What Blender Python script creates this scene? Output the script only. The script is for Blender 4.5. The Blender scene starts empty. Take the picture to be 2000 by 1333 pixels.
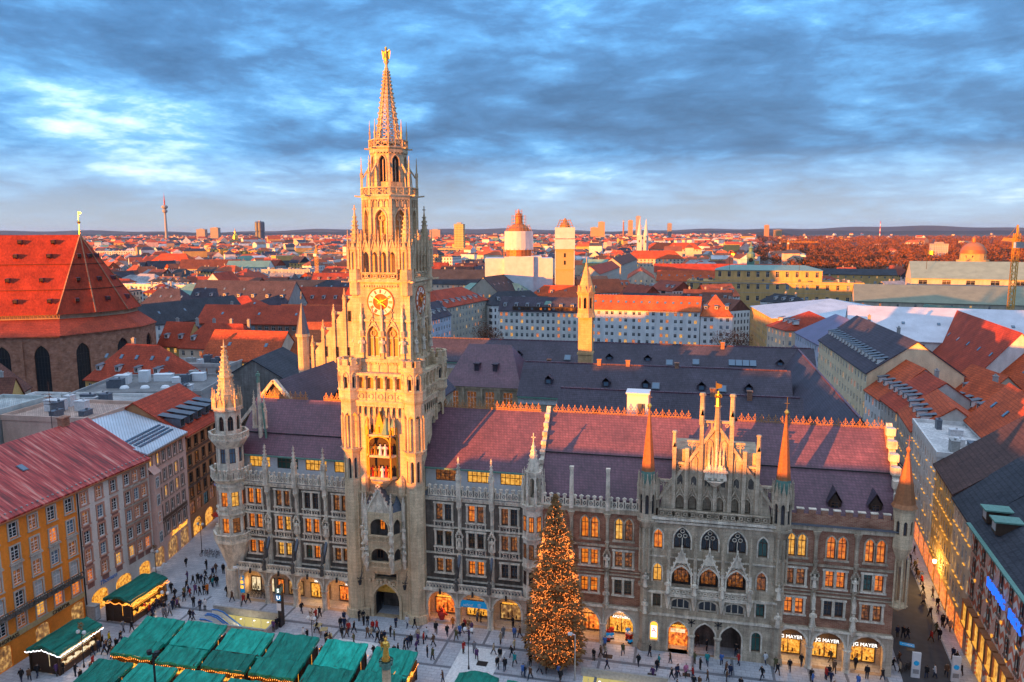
import bpy, math, random
from mathutils import Matrix, Vector
R = random.Random(7)
rad = math.radians
sc = bpy.context.scene
COL = sc.collection

# ---------------------------------------------------------------- camera
cam = bpy.data.cameras.new('camera'); cam.lens = 26.64; cam.sensor_width = 36; cam.clip_start = 1; cam.clip_end = 90000
co = bpy.data.objects.new('camera', cam); COL.objects.link(co)
yaw, pit, rol = 0.2313115, 0.1426395, -0.0033046
fw = Vector((-math.sin(yaw)*math.cos(pit), math.cos(yaw)*math.cos(pit), -math.sin(pit)))
rt = Vector((math.cos(yaw), math.sin(yaw), 0)); up = rt.cross(fw)
r2 = rt*math.cos(rol)+up*math.sin(rol); u2 = up*math.cos(rol)-rt*math.sin(rol)
CP = Vector((42.223, -97.558, 56.0))
co.matrix_world = Matrix(((r2.x, u2.x, -fw.x, CP.x), (r2.y, u2.y, -fw.y, CP.y), (r2.z, u2.z, -fw.z, CP.z), (0, 0, 0, 1)))
sc.camera = co
sc.render.resolution_x = 1024; sc.render.resolution_y = 682

# ---------------------------------------------------------------- light
SUN_AZ, SUN_EL = rad(218), rad(2.2)          # the low sun stands behind the viewer's left shoulder
sd = Vector((math.sin(SUN_AZ)*math.cos(SUN_EL), math.cos(SUN_AZ)*math.cos(SUN_EL), math.sin(SUN_EL)))
sl = bpy.data.lights.new('sun', 'SUN'); sl.energy = 5.0; sl.angle = rad(0.6); sl.color = (1.0, .30, .02)
so = bpy.data.objects.new('sun', sl); COL.objects.link(so)
so.rotation_euler = (-sd).to_track_quat('-Z', 'Y').to_euler()
so.location = (-200, -200, 120)

W = bpy.data.worlds.new('World'); sc.world = W; W.use_nodes = True
nt = W.node_tree; N = nt.nodes; Lk = nt.links
for n in list(N): N.remove(n)
def nd(t, **k):
    n = N.new(t)
    for a, b in k.items(): setattr(n, a, b)
    return n
def mth(op, a, b=None, c=None):
    n = nd('ShaderNodeMath', operation=op)
    for i, v in enumerate((a, b, c)):
        if v is None: continue
        if isinstance(v, (int, float)): n.inputs[i].default_value = v
        else: Lk.new(v, n.inputs[i])
    return n.outputs[0]
tc = nd('ShaderNodeTexCoord'); sep = nd('ShaderNodeSeparateXYZ'); Lk.new(tc.outputs['Generated'], sep.inputs[0])
zc = mth('MAXIMUM', sep.outputs[2], 0.0)
zs_ = mth('MULTIPLY', mth('POWER', zc, .8), 3.0)          # cloud layers lie flat: squeeze the height
cmb = nd('ShaderNodeCombineXYZ'); Lk.new(sep.outputs[0], cmb.inputs[0]); Lk.new(sep.outputs[1], cmb.inputs[1]); Lk.new(zs_, cmb.inputs[2])
def noise(vec, scale, detail, rough, dist, off):
    mp = nd('ShaderNodeMapping'); mp.inputs['Location'].default_value = off
    Lk.new(vec, mp.inputs[0])
    n = nd('ShaderNodeTexNoise'); n.inputs['Scale'].default_value = scale; n.inputs['Detail'].default_value = detail
    n.inputs['Roughness'].default_value = rough; n.inputs['Distortion'].default_value = dist
    Lk.new(mp.outputs[0], n.inputs[0]); return n.outputs['Fac']
n1 = noise(cmb.outputs[0], 2.5, 12, .60, .25, (11.2, 12.5, 0))
n2 = noise(cmb.outputs[0], 1.2, 3, .5, .2, (2.4, 6.2, 2))
n3 = noise(cmb.outputs[0], 5.5, 9, .6, .15, (1.4, 9.2, 5))
bil = mth('ABSOLUTE', mth('MULTIPLY', mth('SUBTRACT', n3, .5), 2.0))         # billowed edges
dens = mth('ADD', mth('ADD', mth('MULTIPLY', n1, .68), mth('MULTIPLY', n2, .42)), mth('MULTIPLY', bil, -.30))
dens = mth('ADD', dens, mth('MULTIPLY', mth('SUBTRACT', mth('MINIMUM', zc, .26), .12), .30))   # thicker overhead, thinner towards the horizon
def ramp(fac, stops, interp='LINEAR'):
    r = nd('ShaderNodeValToRGB'); r.color_ramp.interpolation = interp
    el = r.color_ramp.elements
    while len(el) < len(stops): el.new(.5)
    for e, (p, c) in zip(el, stops): e.position = p; e.color = (*c, 1)
    Lk.new(fac, r.inputs[0]); return r.outputs[0]
cloud = ramp(dens, [(.30, (.95, 1.0, 1.0)), (.36, (.55, .84, 1.0)), (.415, (.20, .51, .88)), (.475, (.10, .32, .65)), (.54, (.066, .20, .43)), (.63, (.04, .125, .28))])
sky = nd('ShaderNodeTexSky', sky_type='NISHITA', sun_disc=False); sky.sun_elevation = SUN_EL; sky.sun_rotation = SUN_AZ
hz = ramp(zc, [(0, (.42, .68, .86)), (.06, (.42, .68, .86)), (.3, (1, 1, 1)), (1, (1, 1, 1))])
mxh = nd('ShaderNodeMixRGB', blend_type='MIX'); Lk.new(ramp(zc, [(0, (.55, .55, .55)), (.10, (0, 0, 0)), (1, (0, 0, 0))]), mxh.inputs[0])
Lk.new(cloud, mxh.inputs[1]); mxh.inputs[2].default_value = (.86, .98, 1.0, 1)
# overhead sky brightened and greyed to lift the shade, graded like standard overcast
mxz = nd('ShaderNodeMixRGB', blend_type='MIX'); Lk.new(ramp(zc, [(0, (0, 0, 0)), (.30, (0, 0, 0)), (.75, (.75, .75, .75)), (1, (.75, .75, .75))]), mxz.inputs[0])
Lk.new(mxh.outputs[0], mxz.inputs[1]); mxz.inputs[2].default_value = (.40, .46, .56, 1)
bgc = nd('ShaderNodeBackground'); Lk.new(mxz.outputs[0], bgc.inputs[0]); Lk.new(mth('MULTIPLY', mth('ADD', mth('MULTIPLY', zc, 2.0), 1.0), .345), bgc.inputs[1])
bgs = nd('ShaderNodeBackground'); Lk.new(sky.outputs[0], bgs.inputs[0]); bgs.inputs[1].default_value = .01
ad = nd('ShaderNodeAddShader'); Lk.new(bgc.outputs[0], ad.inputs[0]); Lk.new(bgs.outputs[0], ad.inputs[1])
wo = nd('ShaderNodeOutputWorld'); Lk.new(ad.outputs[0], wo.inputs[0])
vs = sc.view_settings; vs.view_transform = 'Standard'; vs.look = 'None'; vs.exposure = 1.6; vs.gamma = 1; vs.use_curve_mapping = False
sc.cycles.max_bounces = 5; sc.cycles.diffuse_bounces = 3; sc.cycles.glossy_bounces = 2; sc.cycles.transparent_max_bounces = 4
sc.cycles.sample_clamp_indirect = 4

# ---------------------------------------------------------------- materials
MAT = {}; EM = .44
class G:
    """small node-graph helper for one material"""
    def __init__(s, name, rough=.8, metal=0, spec=.3):
        s.m = bpy.data.materials.new(name); s.m.use_nodes = True; s.t = s.m.node_tree
        s.b = s.t.nodes['Principled BSDF']; s.b.inputs['Roughness'].default_value = rough
        s.b.inputs['Metallic'].default_value = metal; s.b.inputs['Specular IOR Level'].default_value = spec
        MAT[name] = s.m
    def n(s, t, **k):
        n = s.t.nodes.new(t)
        for a, b in k.items(): setattr(n, a, b)
        return n
    def l(s, a, b): s.t.links.new(a, b)
    def pos(s):
        return s.n('ShaderNodeNewGeometry').outputs['Position']
    def map(s, v, sc_=(1, 1, 1), rot=(0, 0, 0), loc=(0, 0, 0)):
        m = s.n('ShaderNodeMapping'); m.inputs['Scale'].default_value = sc_; m.inputs['Rotation'].default_value = rot; m.inputs['Location'].default_value = loc
        s.l(v, m.inputs[0]); return m.outputs[0]
    def noise(s, v, scale, detail=4, rough=.55, dist=0):
        n = s.n('ShaderNodeTexNoise'); n.inputs['Scale'].default_value = scale; n.inputs['Detail'].default_value = detail
        n.inputs['Roughness'].default_value = rough; n.inputs['Distortion'].default_value = dist; s.l(v, n.inputs[0]); return n.outputs['Fac']
    def ramp(s, f, st, interp='LINEAR'):
        r = s.n('ShaderNodeValToRGB'); r.color_ramp.interpolation = interp; el = r.color_ramp.elements
        while len(el) < len(st): el.new(.5)
        for e, (p, c) in zip(el, st): e.position = p; e.color = (*c, 1) if len(c) == 3 else c
        s.l(f, r.inputs[0]); return r.outputs[0]
    def mix(s, a, b, f=1., mode='MULTIPLY'):
        m = s.n('ShaderNodeMixRGB', blend_type=mode)
        for i, v in ((0, f), (1, a), (2, b)):
            if isinstance(v, (int, float)): m.inputs[i].default_value = v
            elif isinstance(v, tuple): m.inputs[i].default_value = (*v, 1)
            else: s.l(v, m.inputs[i])
        return m.outputs[0]
    def col(s, c):
        if isinstance(c, tuple): s.b.inputs['Base Color'].default_value = (*c, 1)
        else: s.l(c, s.b.inputs['Base Color'])
        return s
    def bump(s, h, st=.4, d=.05):
        b = s.n('ShaderNodeBump'); b.inputs['Strength'].default_value = st; b.inputs['Distance'].default_value = d
        s.l(h, b.inputs['Height']); s.l(b.outputs[0], s.b.inputs['Normal']); return s
    def emit(s, c, st):
        if isinstance(c, tuple): s.b.inputs['Emission Color'].default_value = (*c, 1)
        else: s.l(c, s.b.inputs['Emission Color'])
        s.b.inputs['Emission Strength'].default_value = st; return s
    def uz(s, k=1., kz=1.):
        """(x+y, z) wall coordinates from the world position"""
        p = s.n('ShaderNodeSeparateXYZ'); s.l(s.pos(), p.inputs[0])
        a = s.n('ShaderNodeMath', operation='ADD'); s.l(p.outputs[0], a.inputs[0]); s.l(p.outputs[1], a.inputs[1])
        c = s.n('ShaderNodeCombineXYZ'); s.l(a.outputs[0], c.inputs[0]); s.l(p.outputs[2], c.inputs[1])
        return s.map(c.outputs[0], (k, kz, 1))
    def brick(s, v, c1, c2, mo, w, h, ms=.02, bias=0.):
        b = s.n('ShaderNodeTexBrick'); s.l(v, b.inputs['Vector'])
        for k, c in (('Color1', c1), ('Color2', c2), ('Mortar', mo)): b.inputs[k].default_value = (*c, 1)
        b.inputs['Scale'].default_value = 1; b.inputs['Brick Width'].default_value = w; b.inputs['Row Height'].default_value = h
        b.inputs['Mortar Size'].default_value = ms; b.inputs['Bias'].default_value = bias; b.inputs['Mortar Smooth'].default_value = .1
        return b

def stone(name, light, dark, s=.5, k=.5, ash=True, rough=.85):
    g = G(name, rough)
    p = g.pos(); big = g.noise(p, s, 6, .62)
    st = g.noise(g.map(p, (1.7, 1.7, .16)), 1.0, 5, .6)
    f = g.mix(big, st, .5, 'MIX')
    c = g.ramp(f, [(k-.13, dark), (k+.02, tuple(.55*a+.45*b for a, b in zip(light, dark))), (k+.12, light)])
    fine = g.ramp(g.noise(p, 9, 3), [(.3, (.72, .72, .72)), (.7, (1.1, 1.1, 1.1))])
    c = g.mix(c, fine)
    h = g.noise(p, 6, 4)
    if ash:
        b = g.brick(g.uz(), (1, 1, 1), (.82, .8, .78), (.62, .6, .58), 1.1, .5, .018)
        c = g.mix(c, b.outputs[0], .8); h = g.mix(h, b.outputs['Fac'], .4, 'SUBTRACT')
    g.col(c).bump(h, .5, .06); return g.m
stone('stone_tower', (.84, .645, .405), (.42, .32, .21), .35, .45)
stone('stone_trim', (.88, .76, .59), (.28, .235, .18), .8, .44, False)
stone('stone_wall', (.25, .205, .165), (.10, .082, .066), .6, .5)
stone('stone_gable', (.68, .55, .39), (.24, .19, .135), .45, .46)
stone('stone_arcade', (.66, .54, .40), (.33, .265, .195), .5, .42)
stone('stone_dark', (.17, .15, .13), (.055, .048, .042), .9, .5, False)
stone('stone_grey', (.30, .285, .27), (.13, .12, .11), .25, .5)

def brickm(name, c1, c2, mo, w=.5, h=.16):
    g = G(name, .85); b = g.brick(g.uz(), c1, c2, mo, w, h, .016, -.1)
    n = g.ramp(g.noise(g.pos(), .7, 5), [(.3, (.6, .56, .54)), (.65, (1.1, 1.1, 1.1))])
    g.col(g.mix(b.outputs[0], n)).bump(b.outputs['Fac'], -.3, .03); return g.m
brickm('brick_red', (.30, .11, .065), (.43, .205, .12), (.40, .31, .22))
brickm('brick_church', (.40, .17, .10), (.48, .23, .15), (.36, .27, .21), 1.2, .4)

def tile(name, obcol=False, base=(.5, .5, .5), w=.45, h=.42, dk=.6, rough=.75, spec=.25, rust=None):
    g = G(name, rough, 0, spec)
    b = g.brick(g.uz(1, 1.0), (1, 1, 1), (.78, .78, .80), (dk, dk, dk), w, h, .05)
    big = g.ramp(g.noise(g.pos(), .22, 6, .6), [(.3, (.62, .62, .64)), (.7, (1.15, 1.12, 1.1))])
    fine = g.ramp(g.noise(g.map(g.pos(), (2.2, 2.2, .5)), 1, 4), [(.32, (.72, .72, .72)), (.68, (1.18, 1.18, 1.18))])
    c = g.mix(g.mix(b.outputs[0], big), fine)
    if obcol: c = g.mix(c, g.n('ShaderNodeObjectInfo').outputs['Color'])
    else: c = g.mix(c, base)
    if rust: c = g.mix(c, rust, g.ramp(g.noise(g.pos(), .13, 6, .65), [(.5, (0, 0, 0)), (.68, (.75, .75, .75))]), 'MIX')
    g.col(c).bump(b.outputs['Fac'], -.5, .04); return g.m
tile('roof_tile', True)
tile('roof_slate', False, (.085, .070, .098), .42, .30, .6, .6, .35)
tile('roof_slate_red', False, (.18, .074, .105), .42, .30, .62, .5, .6)

g = G('plaster', .85); c = g.ramp(g.noise(g.map(g.pos(), (1, 1, .35)), .5, 6, .6), [(.25, (.72, .71, .70)), (.65, (1.05, 1.05, 1.05))])
c = g.mix(c, g.ramp(g.noise(g.pos(), 4, 3), [(.3, (.9, .9, .9)), (.7, (1.06, 1.06, 1.06))]))
g.col(g.mix(c, g.n('ShaderNodeObjectInfo').outputs['Color'])).bump(g.noise(g.pos(), 14, 3), .15, .02)
g = G('sheet_metal', .45, .25, .5); wv = g.n('ShaderNodeTexWave', wave_type='BANDS', bands_direction='X'); wv.inputs['Scale'].default_value = .5
g.l(g.uz(), wv.inputs[0]); c = g.ramp(g.noise(g.map(g.pos(), (.6, .6, 1.2)), .35, 6, .6), [(.3, (.78, .78, .78)), (.7, (1.06, 1.06, 1.06))])
g.col(g.mix(g.mix(c, g.ramp(wv.outputs['Fac'], [(.02, (.5, .5, .52)), (.14, (1, 1, 1))])), g.n('ShaderNodeObjectInfo').outputs['Color']))

g = G('rust_roof', .5, .1, .5)
stv = g.map(g.pos(), (.16, 1.5, .16)); c = g.ramp(g.noise(stv, 1, 6, .65), [(.36, (.14, .015, .012)), (.46, (.34, .026, .022)), (.54, (.48, .06, .048)), (.66, (.60, .24, .18))])
wv = g.n('ShaderNodeTexWave', wave_type='BANDS', bands_direction='Y'); wv.inputs['Scale'].default_value = .55; g.l(g.pos(), wv.inputs[0])
g.col(g.mix(c, g.ramp(wv.outputs['Fac'], [(.0, (.55, .5, .5)), (.12, (1, 1, 1))]))).bump(wv.outputs['Fac'], .3, .05)

def plain(name, c, rough=.6, metal=0, spec=.4, var=.25, sc_=3.):
    g = G(name, rough, metal, spec); n = g.ramp(g.noise(g.pos(), sc_, 5, .6), [(.3, (1-var,)*3), (.7, (1+var*.5,)*3)])
    g.col(g.mix(n, c)); return g.m
plain('gold', (.75, .47, .10), .3, .9, .5); plain('copper', (.42, .17, .07), .5, .35); plain('copper_green', (.13, .27, .22), .6, .1)
plain('lead', (.13, .15, .18), .5, .3); plain('wood', (.13, .065, .035), .6); plain('wood_dark', (.055, .03, .018), .6)
plain('frame_white', (.72, .72, .70), .5, var=.1); plain('frame_brown', (.11, .055, .03), .5); plain('iron', (.035, .035, .038), .5, .4)
plain('white_wall', (.62, .62, .62), .8); plain('concrete', (.36, .355, .34), .85); plain('white_paint', (.75, .76, .76), .4, var=.08)
plain('blue_paint', (.05, .2, .55), .5); plain('red_paint', (.45, .03, .02), .5); plain('skin', (.5, .3, .2), .6); plain('hair', (.04, .025, .015), .6)
plain('crest', (.50, .24, .09), .5, .3); plain('net', (.62, .63, .66), .8, var=.15, sc_=.3); plain('ochre', (.48, .36, .17), .85)
plain('bark', (.07, .05, .035), .9); plain('asphalt', (.06, .062, .068), .8, sc_=.8); plain('shoe', (.02, .02, .02), .5)
g = G('coat', .85); g.col(g.mix(g.n('ShaderNodeObjectInfo').outputs['Color'], g.ramp(g.noise(g.pos(), 8, 2), [(.3, (.75,)*3), (.7, (1.1,)*3)])))
g = G('paint', .5); g.col(g.mix(g.n('ShaderNodeObjectInfo').outputs['Color'], g.ramp(g.noise(g.pos(), 2, 4), [(.3, (.8,)*3), (.7, (1.08,)*3)])))
g = G('trousers', .85); g.col(g.ramp(g.n('ShaderNodeObjectInfo').outputs['Random'], [(0, (.015, .017, .022)), (.45, (.03, .045, .09)), (.7, (.05, .04, .035)), (1, (.10, .075, .055))]))
g = G('needles', .7); g.col(g.ramp(g.noise(g.pos(), 1.3, 4), [(.35, (.14, .075, .025)), (.65, (.30, .15, .05))]))  # warm glow of the fir's bulbs put into the brown colour
g = G('canvas', .6, 0, .3); c = g.ramp(g.noise(g.map(g.pos(), (1.6, .7, 1)), .9, 6, .65), [(.3, (.004, .15, .11)), (.5, (.006, .27, .19)), (.7, (.015, .38, .28))])
g.col(g.mix(c, g.n('ShaderNodeObjectInfo').outputs['Color'])).bump(g.noise(g.map(g.pos(), (3., .8, 1)), 1.1, 5, .6, 1.6), 1.0, .2)

def glass(name, c, rough=.08):
    g = G(name, rough, 0, .6); g.col(c); return g.m
glass('glass_dark', (.02, .024, .03)); glass('glass_green', (.03, .10, .08)); glass('glass_blue', (.10, .17, .24)); glass('glass_pale', (.42, .45, .45), .3)
def lit(name, stops, st, sc_=1.6):
    g = G(name, .2, 0, .5); g.col((.05, .04, .03))
    v = g.n('ShaderNodeTexVoronoi'); v.inputs['Scale'].default_value = sc_*1.5; g.l(g.map(g.pos(), (1, 1, .8)), v.inputs[0])
    f = g.mix(g.noise(g.pos(), sc_, 4, .7), v.outputs['Distance'], .3, 'MIX')
    g.emit(g.ramp(f, stops), st*EM); return g.m
lit('lit_orange', [(.28, (.10, .014, .002)), (.45, (.62, .12, .006)), (.62, (.95, .26, .02)), (.8, (1, .55, .12))], .75)
lit('lit_yellow', [(.28, (.15, .05, .006)), (.45, (.75, .32, .035)), (.62, (1, .50, .08)), (.8, (1, .8, .35))], .75)
lit('lit_white', [(.3, (.4, .32, .18)), (.5, (.9, .7, .4)), (.7, (1, .92, .7))], .75)
lit('lit_dim', [(.35, (.02, .012, .008)), (.55, (.25, .07, .012)), (.75, (.8, .3, .05))], .55, 2.2)
lit('shop_gold', [(.25, (.05, .012, .003)), (.40, (.35, .10, .008)), (.52, (.9, .36, .03)), (.66, (1, .55, .10)), (.82, (1, .85, .4))], .85, 2.6)
lit('shop_red', [(.25, (.06, .01, .004)), (.40, (.40, .05, .006)), (.52, (.9, .18, .02)), (.66, (1, .42, .05)), (.82, (1, .8, .3))], .85, 2.2)
lit('shop_dim', [(.3, (.02, .012, .01)), (.52, (.22, .10, .03)), (.7, (.7, .4, .12))], .9, 1.5)
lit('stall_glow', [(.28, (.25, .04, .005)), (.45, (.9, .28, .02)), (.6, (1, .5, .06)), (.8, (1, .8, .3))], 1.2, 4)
def glow(name, c, st):
    g = G(name, .5); g.col((.02, .02, .02)).emit(c, st*EM); return g.m
glow('bulb', (1, .27, .04), 2.6); glow('bulb_white', (.9, .9, 1), 4.0); glow('led_white', (1, .96, .9), 1.4); glow('led_blue', (.02, .16, 1), 1.0)
glow('led_gold', (1, .42, .04), 1.5); glow('flood', (1, .6, .15), 14); glow('lamplit_yellow', (.75, .62, .2), .55); glow('banner_blue', (.0, .30, .72), .35); glow('led_red', (1, .04, .02), 1.5)
glow('strip', (1, .42, .05), .8)

# ---------------------------------------------------------------- mesh helpers
class MB:
    def __init__(s): s.v = []; s.f = []; s.m = []; s.M = None
    def add(s, vs, fs, m=0):
        o = len(s.v)
        if s.M is not None: vs = [tuple(s.M @ Vector(p)) for p in vs]
        s.v.extend(vs); s.f.extend([tuple(i+o for i in f) for f in fs]); s.m.extend([m]*len(fs))
    def box(s, x0, y0, z0, x1, y1, z1, m=0):
        s.add([(x0, y0, z0), (x1, y0, z0), (x1, y1, z0), (x0, y1, z0), (x0, y0, z1), (x1, y0, z1), (x1, y1, z1), (x0, y1, z1)],
              [(0, 3, 2, 1), (4, 5, 6, 7), (0, 1, 5, 4), (1, 2, 6, 5), (2, 3, 7, 6), (3, 0, 4, 7)], m)
    def cbox(s, cx, cy, z0, w, d, h, m=0): s.box(cx-w/2, cy-d/2, z0, cx+w/2, cy+d/2, z0+h, m)
    def frus(s, cx, cy, z0, z1, r0, r1, n=8, m=0, rot=None, cap=True):
        rot = math.pi/n if rot is None else rot
        A = [rot+2*math.pi*i/n for i in range(n)]
        lo = [(cx+r0*math.cos(a), cy+r0*math.sin(a), z0) for a in A]
        if r1 <= 1e-4:
            s.add(lo+[(cx, cy, z1)], [(i, (i+1) % n, n) for i in range(n)], m)
        else:
            hi = [(cx+r1*math.cos(a), cy+r1*math.sin(a), z1) for a in A]
            fs = [(i, (i+1) % n, n+(i+1) % n, n+i) for i in range(n)]
            if cap: fs.append(tuple(range(n, 2*n)))
            s.add(lo+hi, fs, m)
    def lathe(s, cx, cy, prof, n=10, m=0):
        for (r0, z0), (r1, z1) in zip(prof, prof[1:]): s.frus(cx, cy, z0, z1, max(r0, .001), r1, n, m, 0, False)
    def ext(s, poly, y0, y1, m=0):
        """extrude a polygon given in (x,z) along y"""
        n = len(poly); vs = [(x, y0, z) for x, z in poly]+[(x, y1, z) for x, z in poly]
        s.add(vs, [tuple(range(n)), tuple(range(2*n-1, n-1, -1))]+[(i, n+i, n+(i+1) % n, (i+1) % n) for i in range(n)], m)
    def extx(s, poly, x0, x1, m=0):
        n = len(poly); vs = [(x0, y, z) for y, z in poly]+[(x1, y, z) for y, z in poly]
        s.add(vs, [tuple(range(n-1, -1, -1)), tuple(range(n, 2*n))]+[(i, (i+1) % n, n+(i+1) % n, n+i) for i in range(n)], m)
    def prism(s, poly, z0, z1, m=0):
        n = len(poly); vs = [(x, y, z0) for x, y in poly]+[(x, y, z1) for x, y in poly]
        s.add(vs, [tuple(range(n-1, -1, -1)), tuple(range(n, 2*n))]+[(i, (i+1) % n, n+(i+1) % n, n+i) for i in range(n)], m)
    def bar(s, p, q, w, h=None, m=0):
        p = Vector(p); q = Vector(q); h = h or w; d = q-p
        if d.length < 1e-6: return
        d.normalize(); a = d.cross(Vector((0, 0, 1)))
        if a.length < 1e-3: a = Vector((1, 0, 0))
        a.normalize(); b = a.cross(d); a *= w/2; b *= h/2
        vs = [tuple(x) for x in (p-a-b, p+a-b, p+a+b, p-a+b, q-a-b, q+a-b, q+a+b, q-a+b)]
        s.add(vs, [(0, 1, 2, 3), (7, 6, 5, 4), (0, 4, 5, 1), (1, 5, 6, 2), (2, 6, 7, 3), (3, 7, 4, 0)], m)
    def ring(s, cx, cz, y, r, w, d, n=20, m=0, a0=0, a1=2*math.pi):
        """flat ring (or arc) in the xz plane, depth d towards +y"""
        k = n if a1-a0 > 6.28 else n+1
        vs = []
        for i in range(k):
            a = a0+(a1-a0)*i/n
            for rr, yy in ((r, y), (r+w, y), (r+w, y+d), (r, y+d)): vs.append((cx+rr*math.cos(a), yy, cz+rr*math.sin(a)))
        fs = []
        for i in range(n):
            j = (i+1) % k
            for q in range(4): fs.append((4*i+q, 4*i+(q+1) % 4, 4*j+(q+1) % 4, 4*j+q))
        s.add(vs, fs, m)
    def wall(s, x0, x1, z0, z1, y, ops=(), d=.3, m=0, mr=None, back=None):
        """wall sheet facing -y with openings (xa,xb,za,zb,kind) and their reveals"""
        mr = m if mr is None else mr
        cuts = sorted({z0, z1, *[min(max(o[2], z0), z1) for o in ops], *[min(max(o[3], z0), z1) for o in ops]})
        prev = None; runs = []
        for a, b in zip(cuts, cuts[1:]):
            if b-a < 1e-6: continue
            act = tuple(sorted((o[0], o[1]) for o in ops if o[2] <= a+1e-6 and o[3] >= b-1e-6))
            if runs and runs[-1][2] == act: runs[-1][1] = b
            else: runs.append([a, b, act])
        for a, b, act in runs:
            x = x0
            for xa, xb in list(act)+[(x1, x1)]:
                if xa > x+1e-6: s.add([(x, y, a), (xa, y, a), (xa, y, b), (x, y, b)], [(0, 1, 2, 3)], m)
                x = max(x, xb)
        for xa, xb, za, zb, k in ops:
            out = arch_pts(xa, xb, za, zb, k); xm = (xa+xb)/2
            if k != 'r':
                h = len(out)//2; L_ = [p for p in out if p[0] <= xm+1e-6 and p[1] > za]; R_ = [p for p in out if p[0] >= xm-1e-6 and p[1] > za]
                L_.sort(key=lambda p: p[1]); R_.sort(key=lambda p: p[1])
                for c, pts, fl in (((xa, zb), L_, 0), ((xb, zb), R_, 1)):
                    for p, q in zip(pts, pts[1:]):
                        t = [(c[0], y, c[1]), (p[0], y, p[1]), (q[0], y, q[1])]
                        s.add(t if not fl else t[::-1], [(0, 1, 2)], m)
            n = len(out)
            for i in range(n):
                p, q = out[i], out[(i+1) % n]
                s.add([(p[0], y, p[1]), (q[0], y, q[1]), (q[0], y+d, q[1]), (p[0], y+d, p[1])], [(3, 2, 1, 0)], mr)
    def archband(s, xa, xb, za, zb, k, w, y0, y1, m=0):
        """moulding that follows the arch of an opening (without the sill)"""
        out = arch_pts(xa, xb, za, zb, k); out = out[1:]+out[:1]   # right foot ... left foot
        xm = (xa+xb)/2; zs = zb-arch_rise(xb-xa, k)
        def off(p):
            x, z = p
            if z <= zs+1e-6 or k == 'r': return (x+(w if x > xm else -w), z if k != 'r' or z < zb-1e-6 else z+w)
            f = 1+w/((xb-xa)/2); return (xm+(x-xm)*f, zs+(z-zs)*(1+w/max(zb-zs, .3)))
        for p, q in zip(out, out[1:]):
            a, b = off(p), off(q)
            s.add([(p[0], y0, p[1]), (q[0], y0, q[1]), (b[0], y0, b[1]), (a[0], y0, a[1]), (p[0], y1, p[1]), (q[0], y1, q[1]), (b[0], y1, b[1]), (a[0], y1, a[1])],
                  [(3, 2, 1, 0), (2, 3, 7, 6), (0, 1, 5, 4)], m)
    def build(s, name, mats, parent=None, smooth=False, loc=None):
        me = bpy.data.meshes.new(name); me.from_pydata(s.v, [], s.f)
        for x in (mats if isinstance(mats, (list, tuple)) else [mats]): me.materials.append(MAT[x])
        if len(me.materials) > 1: me.polygons.foreach_set('material_index', s.m)
        if smooth: me.polygons.foreach_set('use_smooth', [True]*len(me.polygons))
        me.update()
        return link(name, me, parent, loc)
def arch_rise(w, k): return {'r': 0, 'o': w*.5, 'p': w*.80, 's': w*.30, 'q': w*.62}[k]
def arch_pts(xa, xb, za, zb, k):
    """outline: left foot, right foot, then the arch from right to left"""
    if k == 'r': return [(xa, za), (xb, za), (xb, zb), (xa, zb)]
    w = xb-xa; xm = (xa+xb)/2; rise = min(arch_rise(w, k), zb-za-.01); zs = zb-rise
    pts = [(xa, za), (xb, za)]
    n = 8
    if k in 'os':
        for i in range(n+1):
            a = math.pi*i/n; pts.append((xm+w/2*math.cos(a), zs+rise*math.sin(a)))
    else:
        for i in range(n//2+1):
            a = math.pi/3*i/(n/2); pts.append((xb-w*(1-math.cos(a)), zs+rise*math.sin(a)/math.sin(math.pi/3)))
        pts += [(2*xm-x, z) for x, z in reversed(pts[2:-1])]
    return pts
def link(name, me, parent=None, loc=None):
    o = bpy.data.objects.new(name, me); COL.objects.link(o)
    if parent: o.parent = parent
    if loc: o.location = loc
    return o
def tag(o, label=None, cat=None, group=None, kind=None):
    for k, v in (('label', label), ('category', cat), ('group', group), ('kind', kind)):
        if v: o[k] = v
    return o
def thing(name, label, cat, loc=(0, 0, 0), rz=0, group=None):
    o = bpy.data.objects.new(name, None); COL.objects.link(o); o.location = loc; o.rotation_euler = (0, 0, rz); o.empty_display_size = .5
    return tag(o, label, cat, group)
def inst(src, parent, loc=None, rz=None, color=None):
    """copy of one mesh object as another part"""
    o = src.copy(); COL.objects.link(o); o.parent = parent
    if loc is not None: o.location = loc
    if rz is not None: o.rotation_euler = (0, 0, rz)
    if color: o.color = color
    return o
class Lib:
    """one mesh per kind of piece; the first use links it, later uses share its data"""
    def __init__(s): s.d = {}
    def put(s, key, name, make, parent, loc, rz=0, mats=None):
        if key not in s.d:
            mb = MB(); make(mb); me = bpy.data.meshes.new(name); me.from_pydata(mb.v, [], mb.f)
            for x in (mats if isinstance(mats, (list, tuple)) else [mats]): me.materials.append(MAT[x])
            if len(me.materials) > 1: me.polygons.foreach_set('material_index', mb.m)
            me.update(); s.d[key] = me
        o = link(name, s.d[key], parent, loc); o.rotation_euler = (0, 0, rz); return o
LIB = Lib()

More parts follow.
